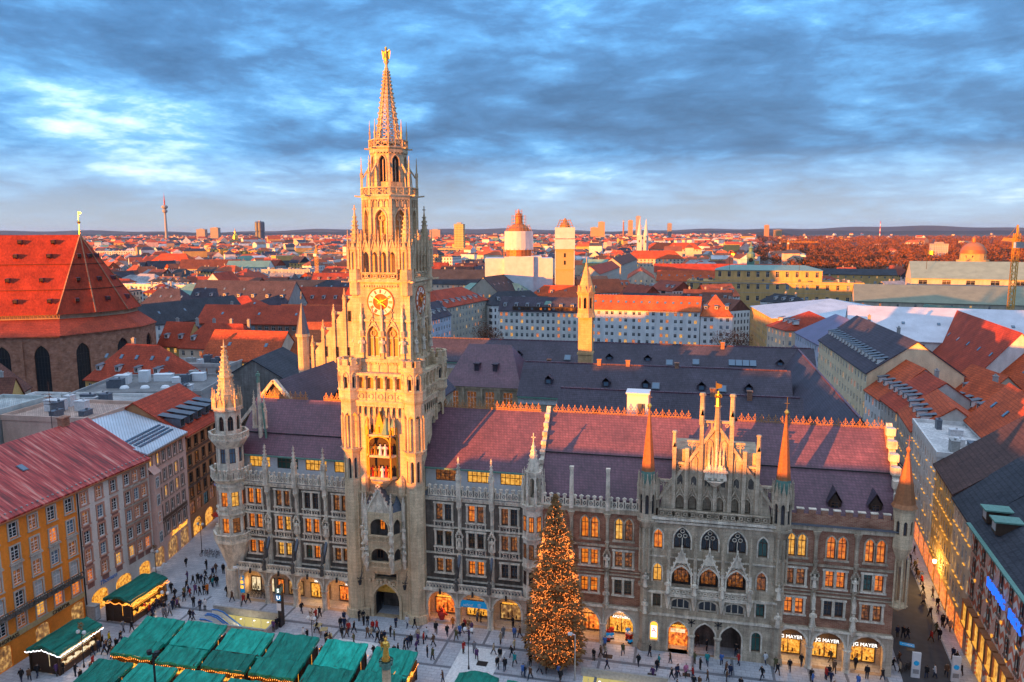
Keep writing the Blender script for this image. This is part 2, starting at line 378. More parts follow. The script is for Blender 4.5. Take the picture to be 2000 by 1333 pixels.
def window_mesh(w, h, bars=1, transom=.68, fr=.09, cross=0):
    def mk(b):
        d = .07
        b.box(-w/2, 0, 0, -w/2+fr, d, h); b.box(w/2-fr, 0, 0, w/2, d, h)
        b.box(-w/2+fr, 0, 0, w/2-fr, d, fr); b.box(-w/2+fr, 0, h-fr, w/2-fr, d, h)
        for i in range(bars):
            x = -w/2+w*(i+1)/(bars+1); b.box(x-fr*.45, .01, fr, x+fr*.45, d, h-fr)
        if transom: b.box(-w/2+fr, .004, h*transom-fr*.5, w/2-fr, d, h*transom+fr*.5)
        for i in range(cross):
            z = h*(transom or 1)*(i+1)/(cross+1); b.box(-w/2+fr, .02, z-fr*.25, w/2-fr, d, z+fr*.25)
    return mk
def pane_mesh(w, h, y=.05):
    return lambda b: b.add([(-w/2, y, 0), (w/2, y, 0), (w/2, y, h), (-w/2, y, h)], [(0, 1, 2, 3)])
def window(parent, x, y, z, w, h, lit_, frame='frame_brown', bars=1, transom=.68, rz=0, cross=0, fr=.09, split=True):
    """window with its pane as a sub-part; x,y,z is the middle of the sill"""
    key = (round(w, 2), round(h, 2), bars, transom, frame, cross)
    if split:
        o = LIB.put(('w',)+key, 'window', window_mesh(w, h, bars, transom, fr, cross), parent, (x, y, z), rz, frame)
        LIB.put(('p', round(w, 2), round(h, 2), lit_), 'pane', pane_mesh(w, h), o, (0, 0, 0), 0, lit_)
        return o
    def mk(b):
        window_mesh(w, h, bars, transom, fr, cross)(b); b.add([(-w/2, .05, 0), (w/2, .05, 0), (w/2, .05, h), (-w/2, .05, h)], [(0, 1, 2, 3)], 1)
    return LIB.put(('j', lit_)+key, 'window', mk, parent, (x, y, z), rz, [frame, lit_])
def pick(*ch):
    """weighted choice: (weight, value), ..."""
    t = R.random()*sum(a for a, _ in ch)
    for a, v in ch:
        t -= a
        if t <= 0: return v
    return ch[-1][1]
def text_(s, size, parent, loc, rz, mat_, name='lettering', tilt=math.pi/2, ext=.03, align='CENTER', shear=0):
    cu = bpy.data.curves.new(name, 'FONT'); cu.body = s; cu.size = size; cu.extrude = ext; cu.align_x = align; cu.align_y = 'CENTER'; cu.shear = shear
    cu.resolution_u = 3; cu.materials.append(MAT[mat_])
    o = bpy.data.objects.new(name, cu); COL.objects.link(o); o.parent = parent; o.location = loc; o.rotation_euler = (tilt, 0, rz); return o
def text(*a, **k):
    o = text_(*a, **k); me = bpy.data.meshes.new_from_object(o); n = link(o.name, me, o.parent, tuple(o.location)); n.rotation_euler = o.rotation_euler
    nm = o.name; bpy.data.objects.remove(o); n.name = nm; return n
# ================================================================ ground
def ground():
    g = G('ground_far', .9); g.col(g.ramp(g.noise(g.pos(), .004, 6, .6), [(.35, (.05, .045, .045)), (.65, (.10, .085, .075))]))
    HOLES = [(-25.3, -14.2, -8.9, -4.5, 'r'), (30.4, 41.0, -20, -8.4, 'r')]      # openings of the two subway stairs
    FLAT = Matrix.Rotation(-math.pi/2, 4, 'X')
    b = MB(); S = 45000; b.M = FLAT; b.wall(-S, S, -3000, S, .02, HOLES, .01)
    tag(b.build('ground', 'ground_far'), 'dark city ground stretching to the horizon', None, None, 'structure')
    g = G('paving', .7, 0, .35)
    v = g.map(g.pos(), (1, 1, 1)); br = g.brick(v, (1, 1, 1), (.80, .82, .86), (.55, .55, .57), 1.15, .62, .03)
    c = g.mix(g.ramp(g.noise(g.pos(), .16, 6, .6), [(.3, (.36, .38, .41)), (.68, (.60, .61, .63))]), br.outputs[0])
    c = g.mix(c, g.ramp(g.noise(g.pos(), 3.5, 4, .7), [(.3, (.8,)*3), (.7, (1.12,)*3)]))
    g.col(c).bump(br.outputs['Fac'], -.3, .02)
    g.l(g.ramp(g.noise(g.pos(), .5, 4), [(.3, (.42,)*3), (.7, (.75,)*3)]), g.b.inputs['Roughness'])
    b = MB(); b.M = FLAT; b.wall(-56, 84, -60, 62, 0, HOLES, .01); b.M = None
    tag(b.build('square_paving', 'paving'), 'grey stone slab paving of the square', None, None, 'structure')
    plain('paving_dark', (.17, .18, .20), .7); plain('paving_pale', (.74, .74, .72), .7)
    sq = [(-46, -4.55, 70, -3.95), (-46, -10.6, 70, -10.1), (-30, -16.9, 60, -16.4)]
    xs = [-38.6, -33.8, -29, -19.2, -14.5, -9.7, -5, 6, 11, 16, 23, 27.3, 32, 36.5, 44, 49, 54, 58.5, 63, 67.8]
    b = MB()
    for x0, y0, x1, y1 in sq: b.box(x0, y0, 0, x1, y1, .008)
    for x in xs: b.box(x-.18, -3.95, 0, x+.18, -.1, .006)
    for x in xs[::2]: b.box(x-.18, -10.1, 0, x+.18, -4.55, .006)
    tag(b.build('paving_band', 'paving_dark'), 'dark stone bands laid across the square paving', None, None, 'structure')
    b = MB(); b.add([(13.4, -5.0, .014), (19.4, -5.0, .014), (18.9, -15, .014), (13.4, -15, .014)], [(0, 1, 2, 3)])
    b.add([(-4, -7, .014), (2, -7, .014), (2, -13.5, .014), (-4, -13.5, .014)], [(0, 1, 2, 3)])
    tag(b.build('pale_paving', 'paving_pale'), 'pale concrete patches in the square paving', None, None, 'structure')
    b = MB(); b.prism([(69.2, -6), (75.8, -6), (78.2, 20), (82.2, 62), (76.5, 62), (71.5, 20)], 0, .012)
    tag(b.build('street_asphalt', 'asphalt'), 'dark asphalt of the narrow street beside the town hall', None, None, 'structure')
    b = MB(); b.prism([(75.9, -6), (79.2, -6), (80.4, 20), (84.6, 62), (82.3, 62), (78.3, 20)], 0, .12)
    tag(b.build('pavement', 'paving'), 'raised pavement along the shops of the narrow street', None, None, 'structure')
    for x, y, r in ((17.1, -8.6, .7), (38.9, -6.3, .55), (43.2, -5.2, .5), (11.8, -1.9, .4), (33, -3.2, .6), (72.6, 7.5, .5)):
        b = MB(); b.box(-r, -r*.8, .016, r, r*.8, .026); b.box(-r*.86, -r*.66, .026, r*.86, r*.66, .032)
        for i in range(-2, 3): b.box(i*r*.3-.03, -r*.6, .032, i*r*.3+.03, r*.6, .038)
        o = b.build('manhole_cover', 'iron', None, False, (x, y, 0))
        tag(o, 'dark iron cover in the paving '+{17.1: 'on the pale patch left of the fir', 38.9: 'in front of the red pharmacy sign', 43.2: 'before the cellar restaurant arch', 11.8: 'outside the blue banner arch', 33: 'right of the lit fir tree', 72.6: 'round the corner in the side street'}[x], 'cover', 'iron covers in the paving')
ground()

# ================================================================ gothic pieces
def pinnacle(b, x, y, z0, h, w, m=0, n=4, crock=4):
    s = h*.46
    b.cbox(x, y, z0, w*1.25, w*1.25, h*.05, m); b.cbox(x, y, z0+h*.05, w, w, s, m)
    zt = z0+h*.05+s
    for i in range(4):
        a = i*math.pi/2; dx, dy = math.cos(a), math.sin(a); px, py = -dy, dx
        q = w*.62
        b.add([(x+dx*q+px*q, y+dy*q+py*q, zt-w*.4), (x+dx*q-px*q, y+dy*q-py*q, zt-w*.4), (x+dx*q, y+dy*q, zt+w*1.0), (x, y, zt+w*.8), (x, y, zt-w*.4)], [(0, 2, 1), (0, 3, 2), (1, 2, 3)], m)
    b.cbox(x, y, zt-w*.15, w*1.2, w*1.2, w*.2, m)
    hs = h-(zt-z0)
    b.frus(x, y, zt, z0+h*.96, w*.56, w*.07, 4, m, math.pi/4)
    for k in range(crock):
        t = (k+.6)/(crock+.4); r = w*.56*(1-t)+w*.1; z = zt+(h*.96-(zt-z0))*t
        for i in range(4):
            a = math.pi/4+i*math.pi/2; b.cbox(x+r*math.cos(a), y+r*math.sin(a), z, w*.2, w*.2, w*.2, m)
    b.cbox(x, y, z0+h*.93, w*.42, w*.42, w*.16, m); b.frus(x, y, z0+h*.94, z0+h, w*.16, .02, 4, m)
def figure(b, x, y, z, h, m=0, n=8):
    b.lathe(x, y, [(.17*h, z), (.15*h, z+.2*h), (.115*h, z+.5*h), (.15*h, z+.7*h), (.15*h, z+.78*h), (.05*h, z+.83*h), (.05*h, z+.85*h), (.075*h, z+.89*h), (.075*h, z+.95*h), (.0, z+h)], n, m)
    for sx in (-1, 1):
        b.bar((x+sx*.15*h, y, z+.76*h), (x+sx*.19*h, y-.05*h, z+.58*h), .075*h, None, m)
        b.bar((x+sx*.19*h, y-.05*h, z+.58*h), (x+sx*.07*h, y-.16*h, z+.62*h), .065*h, None, m)
def lattice(b, x0, x1, y, z0, z1, n, w=.09, d=.12, m=0, kind='x'):
    b.box(x0, y, z0, x1, y+d*1.6, z0+w*1.4, m); b.box(x0, y-.04, z1-w*1.4, x1, y+d*1.8, z1, m)
    s = (x1-x0)/n; za, zb = z0+w*1.4, z1-w*1.4; yy = y+d*.6
    for i in range(n):
        xa = x0+i*s; xb = xa+s
        b.box(xa-w*.4, y, za, xa+w*.4, y+d, zb, m)
        if kind == 'x':
            b.bar((xa, yy, za), (xb, yy, zb), d*.8, w*.8, m); b.bar((xb, yy, za), (xa, yy, zb), d*.8, w*.8, m)
        elif kind == 'q':
            r = min(s, zb-za)*.36; b.ring((xa+xb)/2, (za+zb)/2, y, r*.55, r*.5, d, 8, m)
            for q in range(4):
                a = math.pi/4+q*math.pi/2; b.bar(((xa+xb)/2+r*math.cos(a), yy, (za+zb)/2+r*math.sin(a)), ((xa+xb)/2+s*.7*math.cos(a), yy, (za+zb)/2+(zb-za)*.7*math.sin(a)), d*.7, w*.7, m)
        else:
            b.bar((xa, yy, za), ((xa+xb)/2, yy, zb), d*.8, w*.8, m); b.bar(((xa+xb)/2, yy, zb), (xb, yy, za), d*.8, w*.8, m)
    b.box(x1-w*.4, y, za, x1+w*.4, y+d, zb, m)
def merlons(b, x0, x1, y, z, n, m=0):
    """pierced battlement: tall slabs with a slot, low open panels between"""
    s = (x1-x0)/n
    b.box(x0, y, z, x1, y+.3, z+.16, m)
    for i in range(n):
        xa = x0+i*s; w = s*.46
        b.box(xa, y+.04, z+.16, xa+w*.33, y+.24, z+1.45, m); b.box(xa+w*.67, y+.04, z+.16, xa+w, y+.24, z+1.45, m)
        b.box(xa+w*.33, y+.16, z+.16, xa+w*.67, y+.22, z+1.2, 1); b.box(xa+w*.33, y+.04, z+1.1, xa+w*.67, y+.24, z+1.45, m)
        b.ext([(xa-.06, z+1.45), (xa+w+.06, z+1.45), (xa+w+.06, z+1.55), (xa+w/2, z+1.68), (xa-.06, z+1.55)], y-.02, y+.3, m)
        xb = xa+w; xc = xa+s
        b.box(xb, y+.06, z+.85, xc, y+.22, z+.98, m)
        b.bar((xb, y+.14, z+.16), (xc, y+.14, z+.88), .1, .08, m); b.bar((xc, y+.14, z+.16), (xb, y+.14, z+.88), .1, .08, m)
def niche(b, z, h, w=.8, m=0):
    """canopied niche at the origin's x, proud of y=0"""
    b.box(-w*.62, -.3, z-.25, w*.62, 0, z, m); b.frus(0, -.1, z-.8, z-.25, .08, w*.5, 6, m)
    b.box(-w*.6, -.28, z, -w*.44, 0, z+h*.72, m); b.box(w*.44, -.28, z, w*.6, 0, z+h*.72, m); b.box(-w*.44, -.03, z, w*.44, .0, z+h*.75, 1)
    for sx in (-1, 1):
        b.bar((sx*w*.7, -.2, z+h*.62), (0, -.26, z+h*1.05), .3, .14, m)
        for t in (.25, .5, .75): b.cbox(sx*w*.7*(1-t)+sx*.06, -.3, z+h*(.62+.43*t)+.06, .13, .13, .13, m)
    b.ext([(-w*.5, z+h*.72), (w*.5, z+h*.72), (0, z+h*1.0)], -.12, 0, m); b.cbox(0, -.24, z+h*1.02, .16, .16, .3, m)
def surround(ww, h, pan=True, kind='r', gap=.34, sep=.66):
    def mk(b):
        W = sep+ww/2
        b.box(-W-.3, -.16, -.06, -W, .02, h+.04); b.box(W, -.16, -.06, W+.3, .02, h+.04); b.box(-gap/2, -.13, 0, gap/2, .02, h)
        b.box(-W-.38, -.24, h+.04, W+.38, .02, h+.28); b.box(-W-.4, -.3, -.24, W+.4, .02, -.06)
        for x in (-W-.15, W+.15): b.frus(x, -.2, 0, h, .09, .09, 6)
        b.frus(0, -.17, 0, h, .08, .08, 6)
        if pan:
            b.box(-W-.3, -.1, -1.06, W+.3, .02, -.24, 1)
            for sx in (-1, 1):
                c = sx*sep; b.ring(c, -.65, -.16, .2, .09, .08, 8)
                for q in range(4):
                    a = math.pi/4+q*math.pi/2; b.bar((c+.26*math.cos(a), -.12, -.65+.26*math.sin(a)), (c+.62*math.cos(a), -.12, -.65+.5*math.sin(a)), .07, .08)
            for x in (-W-.24, -.0, W+.24): b.box(x-.09, -.17, -1.06, x+.09, -.02, -.24)
            b.box(-W-.36, -.18, -1.18, W+.36, .02, -1.06)
    return mk

# ================================================================ town hall
TH = thing('town_hall', 'long neo-gothic town hall with pinnacled stone facade and tall clock tower', 'town hall', (0, 0, 0))
YW = 1.7
LITS = [(3.4, 'lit_orange'), (1.3, 'lit_yellow'), (2.4, 'lit_dim'), (1.8, 'glass_dark'), (1.2, 'glass_green')]
def arcade(x0, x1, cs, w, apex, kind, mat_='stone_arcade', depth=2.95, y=0., fronts=None, col=True, zt=5.3):
    b = MB()
    ops = [(c-w/2, c+w/2, .01, apex, kind) for c in cs]
    b.wall(x0, x1, 0, zt, y, ops, .75)
    b.add([(x0, y, zt), (x1, y, zt), (x1, y+.75, zt), (x0, y+.75, zt)], [(0, 1, 2, 3)])
    for c in cs: b.archband(c-w/2, c+w/2, 2.0, apex, kind, .3, y-.09, y+.02, 1)
    es = sorted({round(c-w/2, 3) for c in cs} | {round(c+w/2, 3) for c in cs})
    if col:
        for a, c in zip(es[1::2], es[2::2]):
            x = (a+c)/2
            b.frus(x, y+.16, .35, 2.55, .42, .40, 8, 1); b.frus(x, y+.16, 2.5, 2.95, .40, .60, 8, 1); b.frus(x, y+.16, 0, .35, .58, .5, 8, 1)
            b.frus(x, y-.08, 2.95, 5.3, .13, .13, 6, 1)
    b.build('arcade', [mat_, 'stone_trim'], TH)
    b = MB()    # passage behind the arches
    b.add([(x0, y+.75, zt-.12), (x1, y+.75, zt-.12), (x1, y+depth, zt-.12), (x0, y+depth, zt-.12)], [(3, 2, 1, 0)])
    b.box(x0, y+depth, 0, x1, y+depth+.4, zt-.12)
    for x in (x0-.02, x1-.28): b.box(x, y+.8, 0, x+.3, y+depth-.005, zt-.13)
    b.build('passage', 'stone_arcade', TH)
def shopfront(c, w, h, y, glassm, z=.35, sign=None, smat='led_white', ssz=.55, lamp=None):
    o = LIB.put(('shop', w, h, glassm), 'shop_window', lambda b: (b.box(-w/2-.12, -.1, 0, -w/2, .0, h+.1), b.box(w/2, -.1, 0, w/2+.12, .0, h+.1), b.box(-w/2, -.1, h, w/2, 0, h+.12), b.box(-w/2-.12, -.14, -.12, w/2+.12, 0, 0),
        b.box(-.05, -.08, 0, .05, -.02, h), b.add([(-w/2, -.03, 0), (w/2, -.03, 0), (w/2, -.03, h), (-w/2, -.03, h)], [(0, 1, 2, 3)], 1),
        [b.cbox(-w/2+w*(i+.7)/5.2, -.055, .15, .16+.05*(i % 2), .03, .5+.35*((i*7) % 3), 2) for i in range(4)]), TH, (c, y, z), 0, ['wood_dark', glassm, 'wood_dark'])
    if lamp:
        la = bpy.data.lights.new('shop_lamp', 'POINT'); la.energy = lamp[0]*.42; la.color = lamp[1]; la.shadow_soft_size = .4
        lo = bpy.data.objects.new('shop_lamp', la); COL.objects.link(lo); lo.parent = TH; lo.location = (c, y-1.1, z+h*.85)
    if sign: text(sign, ssz, o, (0, -.2, h+ssz*(1.75 if sign == 'RATHAUS' else .8)), 0, smat, 'sign_lettering')
    return o

def wing(cs, pitch, x0, x1, attic):
    b = MB()
    ops = []
    FL = ((7.2, 2.05), (11.2, 2.25), (15.05, 2.45))
    for c in cs:
        for z, h in FL:
            for s in (-.66, .66): ops.append((c+s-.49, c+s+.49, z, z+h, 'r'))
    b.wall(x0, x1, 5.4, 18.8, YW, ops, .28)
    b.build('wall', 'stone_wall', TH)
    b = MB()   # string courses and cornice
    for z, h, d in ((6.0, .2, .16), (9.95, .22, .2), (10.0+3.95, .22, .2), (18.0, .3, .22), (18.4, .35, .42)): b.box(x0, YW-d, z, x1, YW+.01, z+h)
    n = int((x1-x0)/.55)
    for i in range(n): b.box(x0+i*.55+.1, YW-.36, 18.12, x0+i*.55+.34, YW-.2, 18.4)
    b.build('cornice', 'stone_trim', TH)
    for c in cs:
        for k, (z, h) in enumerate(FL):
            LIB.put(('sur', h, k > 0), 'window_surround', surround(.98, h, k > 0), TH, (c, YW, z), 0, ['stone_trim', 'stone_dark'])
            l0 = pick(*LITS)
            for s in (-.66, .66): window(TH, c+s, YW+.2, z, .98, h, l0 if R.random() < .75 else pick(*LITS), cross=1)
    # balcony over the arcade
    b = MB(); b.box(x0, -.3, 5.3, x1, YW+.01, 5.5); b.box(x0, -.42, 5.12, x1, -.3, 5.5); b.build('balcony', 'stone_trim', TH)
    b = MB(); b.box(x0, .15, 5.5, x1, YW, 5.56); b.build('balcony_floor', 'lead', TH)
    e = [cs[0]-pitch/2]+[c+pitch/2 for c in cs]; e[0] = max(e[0], x0); e[-1] = min(e[-1], x1)
    for a, c in zip(e, e[1:]):
        b = MB(); lattice(b, a+.3, c-.3, -.34, 5.5, 6.4, 9, .09, .14, 0, 'v'); b.build('balustrade', 'stone_trim', TH)
        b = MB(); merlons(b, a+.25, c-.25, YW-.55, 18.8, 5); b.build('parapet', ['stone_trim', 'stone_dark'], TH)
        b = MB(); m = (a+c)/2; b.frus(m, -.62, 4.9, 5.6, .17, .13, 8); b.box(m-.03, -.62, 5.5, m+.03, -.35, 5.56); b.build('spotlight', 'iron', TH)
    for x in e[1:-1]:
        buttress(x)
    b = MB(); b.box(x0, YW-.5, 18.7, x1, 3.6, 18.8); b.build('roof_gallery', 'lead', TH)
    # attic behind the parapet, wide lit windows
    ops = [(c-1.75, c+1.75, 20.3, 22.0, 'r') for c in cs]
    b = MB(); b.wall(x0, x1, 18.8, 22.45, 3.5, ops, .2); b.build('attic_wall', 'frame_white', TH)
    for i, c in enumerate(cs): window(TH, c, 3.62, 20.3, 3.5, 1.7, attic[i], 'frame_brown', 4, .6)

def buttress_mesh(b):
    # origin on the wall face, x in the middle; y=0 wall, -y outwards
    b.box(-.3, -.45, 5.5, .3, 0, 10.0, 0); b.box(-.36, -.5, 9.9, .36, 0, 10.3, 0); b.box(-.24, -.3, 10.3, .24, 0, 18.6, 0)
    b.box(-.34, -.62, 17.4, .34, 0, 18.3, 0); b.frus(0, -.5, 16.6, 17.4, .1, .4, 6, 0)
    b.M = Matrix.Translation((0, -.28, 0)); niche(b, 11.3, 2.5, .8); b.M = None
    for zz in (6.6, 15.0): b.frus(0, -.42, zz, zz+1.6, .2, .16, 6, 0)
    b.bar((0, -1.75, 7.4), (0, -.3, 10.2), .34, .34, 2)             # raking strut down to the balcony
    b.box(-.28, -2.1, 5.4, .28, -1.5, 7.3, 0)
def buttress(x):
    LIB.put('buttress', 'buttress', buttress_mesh, TH, (x, YW, 0), 0, ['stone_trim', 'stone_dark', 'lead'])
    LIB.put('niche_statue', 'statue', lambda b: figure(b, 0, -.5, 0, 1.75), TH, (x, YW, 11.3), 0, 'stone_trim')
    LIB.put('balc_statue', 'statue', lambda b: figure(b, 0, 0, 0, 1.9), TH, (x, -.55, 5.6), 0, 'stone_dark')
    LIB.put('balc_pin', 'pinnacle', lambda b: pinnacle(b, 0, 0, 0, 2.6, .36), TH, (x, -.1, 7.3), 0, 'stone_dark')
    LIB.put('par_pin', 'pinnacle', lambda b: pinnacle(b, 0, 0, 0, 6.4, .62, crock=5), TH, (x, YW-.55, 18.4), 0, 'stone_trim')

LC = [-21.6, -16.85, -12.1, -7.35]; RC = [8.7, 13.5, 18.4]
arcade(-24.2, -4.6, LC, 3.95, 5.05, 'o')
arcade(5.2, 21.2, RC, 4.05, 5.0, 'o')
wing(LC, 4.75, -24.4, -4.6, ['lit_yellow', 'glass_green', 'lit_yellow', 'lit_yellow'])
wing(RC, 4.85, 5.0, 21.3, ['lit_dim', 'lit_yellow', 'lit_yellow'])
WARM = (1, .5, .13)
shopfront(-22.9, 1.5, 2.15, 2.95, 'lit_white', lamp=(60, WARM)); shopfront(-20.6, 1.6, 2.15, 2.95, 'lit_white'); shopfront(-18.6, .9, 2.15, 2.95, 'shop_red')
shopfront(-16.0, 2.4, 2.15, 2.95, 'shop_dim', sign='CALIDA', ssz=.5, smat='led_red'); shopfront(-11.9, 3.0, 2.15, 2.95, 'shop_gold', sign='HAARS', lamp=(150, WARM), smat='led_white')
shopfront(-7.0, 3.2, 2.15, 2.95, 'shop_red', sign='HOR', smat='led_white', lamp=(130, (1, .4, .1)))
shopfront(8.6, 3.4, 2.15, 2.95, 'shop_red', sign='Café & Confiserie', smat='led_gold', ssz=.42, lamp=(170, (1, .32, .06)))
shopfront(13.4, 3.4, 2.15, 2.95, 'shop_gold', lamp=(50, WARM)); shopfront(18.4, 3.2, 2.15, 2.95, 'shop_dim', sign='MÜNCHEN TICKET', smat='led_gold', ssz=.32, lamp=(40, WARM))
b = MB(); b.box(11.4, -.02, 3.0, 15.55, .1, 4.0); ub = b.build('banner', 'banner_blue', TH)
text('unicef', .62, ub, (12.7, -.06, 3.38), 0, 'white_paint', 'banner_lettering')
b = MB(); b.ring(14.35, 3.42, -.05, .2, .06, .03, 12); b.ring(14.35, 3.42, -.05, .08, .04, .03, 8); b.box(14.07, -.05, 3.4, 14.63, -.03, 3.44); b.build('banner_emblem', 'white_paint', TH)
b = MB(); b.box(-23.9, -.06, 1.2, -23.1, .02, 4.0); b.build('wall_banner', 'banner_blue', TH)
b = MB(); b.box(-23.75, -.09, 1.9, -23.25, -.06, 2.4); b.box(-23.75, -.09, 2.7, -23.25, -.06, 3.2); b.box(-23.6, -.09, 3.45, -23.4, -.06, 3.75); b.build('wall_banner_mark', 'led_gold', TH)

# ---- roofs of the front
def gable_roof(x0, x1, ye, ze, yr, zr, mat_='roof_slate_red', name='roof', th=.22):
    b = MB(); yb = 2*yr-ye
    b.extx([(ye, ze), (yr, zr), (yb, ze), (yb, ze-th), (yr, zr-th*1.4), (ye, ze-th)], x0, x1); 
    return b.build(name, mat_, TH)
gable_roof(-25.6, -4.9, 2.9, 22.45, 10, 29.7); gable_roof(4.9, 22.2, 2.9, 22.45, 10, 29.7)
gable_roof(22.6, 68.5, 1.3, 20.1, 10, 29.8)
b = MB()
for x0, x1 in ((-25.6, -4.9), (4.9, 22.2)):
    b.box(x0, 2.7, 22.2, x1, 2.95, 22.42)
b.build('gutter', 'copper_green', TH)
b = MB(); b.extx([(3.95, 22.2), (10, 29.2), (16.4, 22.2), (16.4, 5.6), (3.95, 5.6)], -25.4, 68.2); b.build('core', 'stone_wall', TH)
b = MB()   # coping where the roof steps
b.extx([(.9, 19.6), (10, 30.6), (10, 29.6), (2.2, 19.6)], 22.15, 22.75)
for i in range(9):
    t = i/9; b.cbox(22.45, 1.4+8.4*t, 20.4+9.9*t, .7, .7, .55)
b.build('roof_coping', 'stone_trim', TH)
b = MB(); b.extx([(.9, 19.6), (10, 30.6), (10, 29.6), (2.2, 19.6)], 68.25, 69.0)
for i in range(7):
    t = (i+.3)/7; b.cbox(68.6, 1.2+8.6*t, 20.3+9.9*t, 1.1, 1.0, 1.0)
b.build('roof_coping', 'stone_trim', TH)
b = MB(); b.extx([(1.5, 19), (10, 30.2), (18.5, 19), (18.5, 0), (1.5, 0)], 68.0, 68.4); b.build('end_wall', 'brick_red', TH)
def crest_mesh(b):
    b.bar((-.45, 0, .06), (.45, 0, .06), .07, .1); b.bar((-.45, 0, .42), (.45, 0, .42), .06, .06)
    b.bar((0, 0, 0), (0, 0, 1.25), .07, .09); b.bar((-.45, 0, 0), (-.45, 0, .75), .06, .08)
    for s in (-1, 1):
        b.bar((0, 0, .5), (s*.28, 0, .8), .06, .08); b.bar((s*.28, 0, .8), (s*.14, 0, 1.0), .06, .08); b.bar((s*.4, 0, .1), (0, 0, .45), .05, .06); b.bar((s*.1, 0, .1), (s*.4, 0, .42), .05, .06)
    b.frus(0, 0, 1.12, 1.45, .13, 0, 4)
x = -25
while x < 68:
    if not (-5 < x < 5 or -16.6 < x < -14.2 or 43.3 < x < 48.8 or 21.5 < x < 23):
        LIB.put('crest', 'ridge_crest', crest_mesh, TH, (x, 10, 29.6), 0, 'crest')
    x += .9
for x in (57.5, 62.5, 67) + (26, 30.5):   # snow-guard line is a thin rail on the roof
    pass
b = MB(); b.box(22.8, 5.35, 24.95, 68.2, 5.45, 25.12); b.build('roof_rail', 'iron', TH); b = MB(); b.box(-25, 5.4, 25.15, -5.2, 5.5, 25.3); b.build('roof_rail', 'iron', TH)
# dormers of the right-hand roof
for x in (61.0, 65.8):
    b = MB(); b.box(-.75, 2.2, 20.3, .75, 4.6, 22.0, 1)
    b.add([(-1, 1.8, 21.7), (1, 1.8, 21.7), (0, 1.8, 23.4), (-1, 5.0, 21.7), (1, 5.0, 21.7), (0, 5.0, 23.4)], [(0, 2, 5, 3), (1, 4, 5, 2)], 0)
    b.add([(-.75, 2.19, 21.6), (.75, 2.19, 21.6), (0, 2.19, 23.0)], [(0, 1, 2)], 1)
    o = b.build('dormer', ['roof_slate', 'wood_dark'], TH, False, (x, 0, 0)); window(TH, x, 2.08, 20.6, 1.0, 1.2, 'glass_dark')
# ---- corner turrets and the gable front
def octa(cx, cy, ap, k): return Matrix.Translation((cx, cy, 0)) @ Matrix.Rotation(k*math.pi/4, 4, 'Z')
def octwall(b, cx, cy, ap, z0, z1, ops, d=.25, m=0, faces=range(8)):
    w = ap*math.tan(math.pi/8)*2
    for k in range(8):
        b.M = octa(cx, cy, ap, k); b.wall(-w/2, w/2, z0, z1, -ap, ops if k in faces else (), d, m)
    b.M = None
def octpanes(cx, cy, ap, x, z, w, h, lits, faces=range(8), frame='frame_brown', bars=1, transom=.68, d=.2):
    for k in faces:
        a = k*math.pi/4; p = Matrix.Rotation(a, 4, 'Z') @ Vector((x, -ap+d, z))
        window(TH, cx+p.x, cy+p.y, p.z, w, h, lits if isinstance(lits, str) else pick(*lits), frame, bars, transom, a)
def octrail(b, cx, cy, r, z0, z1, n=3, m=0, kind='x', d=.14):
    ap = r*math.cos(math.pi/8); w = ap*math.tan(math.pi/8)*2
    for k in range(8):
        b.M = octa(cx, cy, ap, k); lattice(b, -w/2, w/2, -ap, z0, z1, n, .09, d, m, kind)
    b.M = None
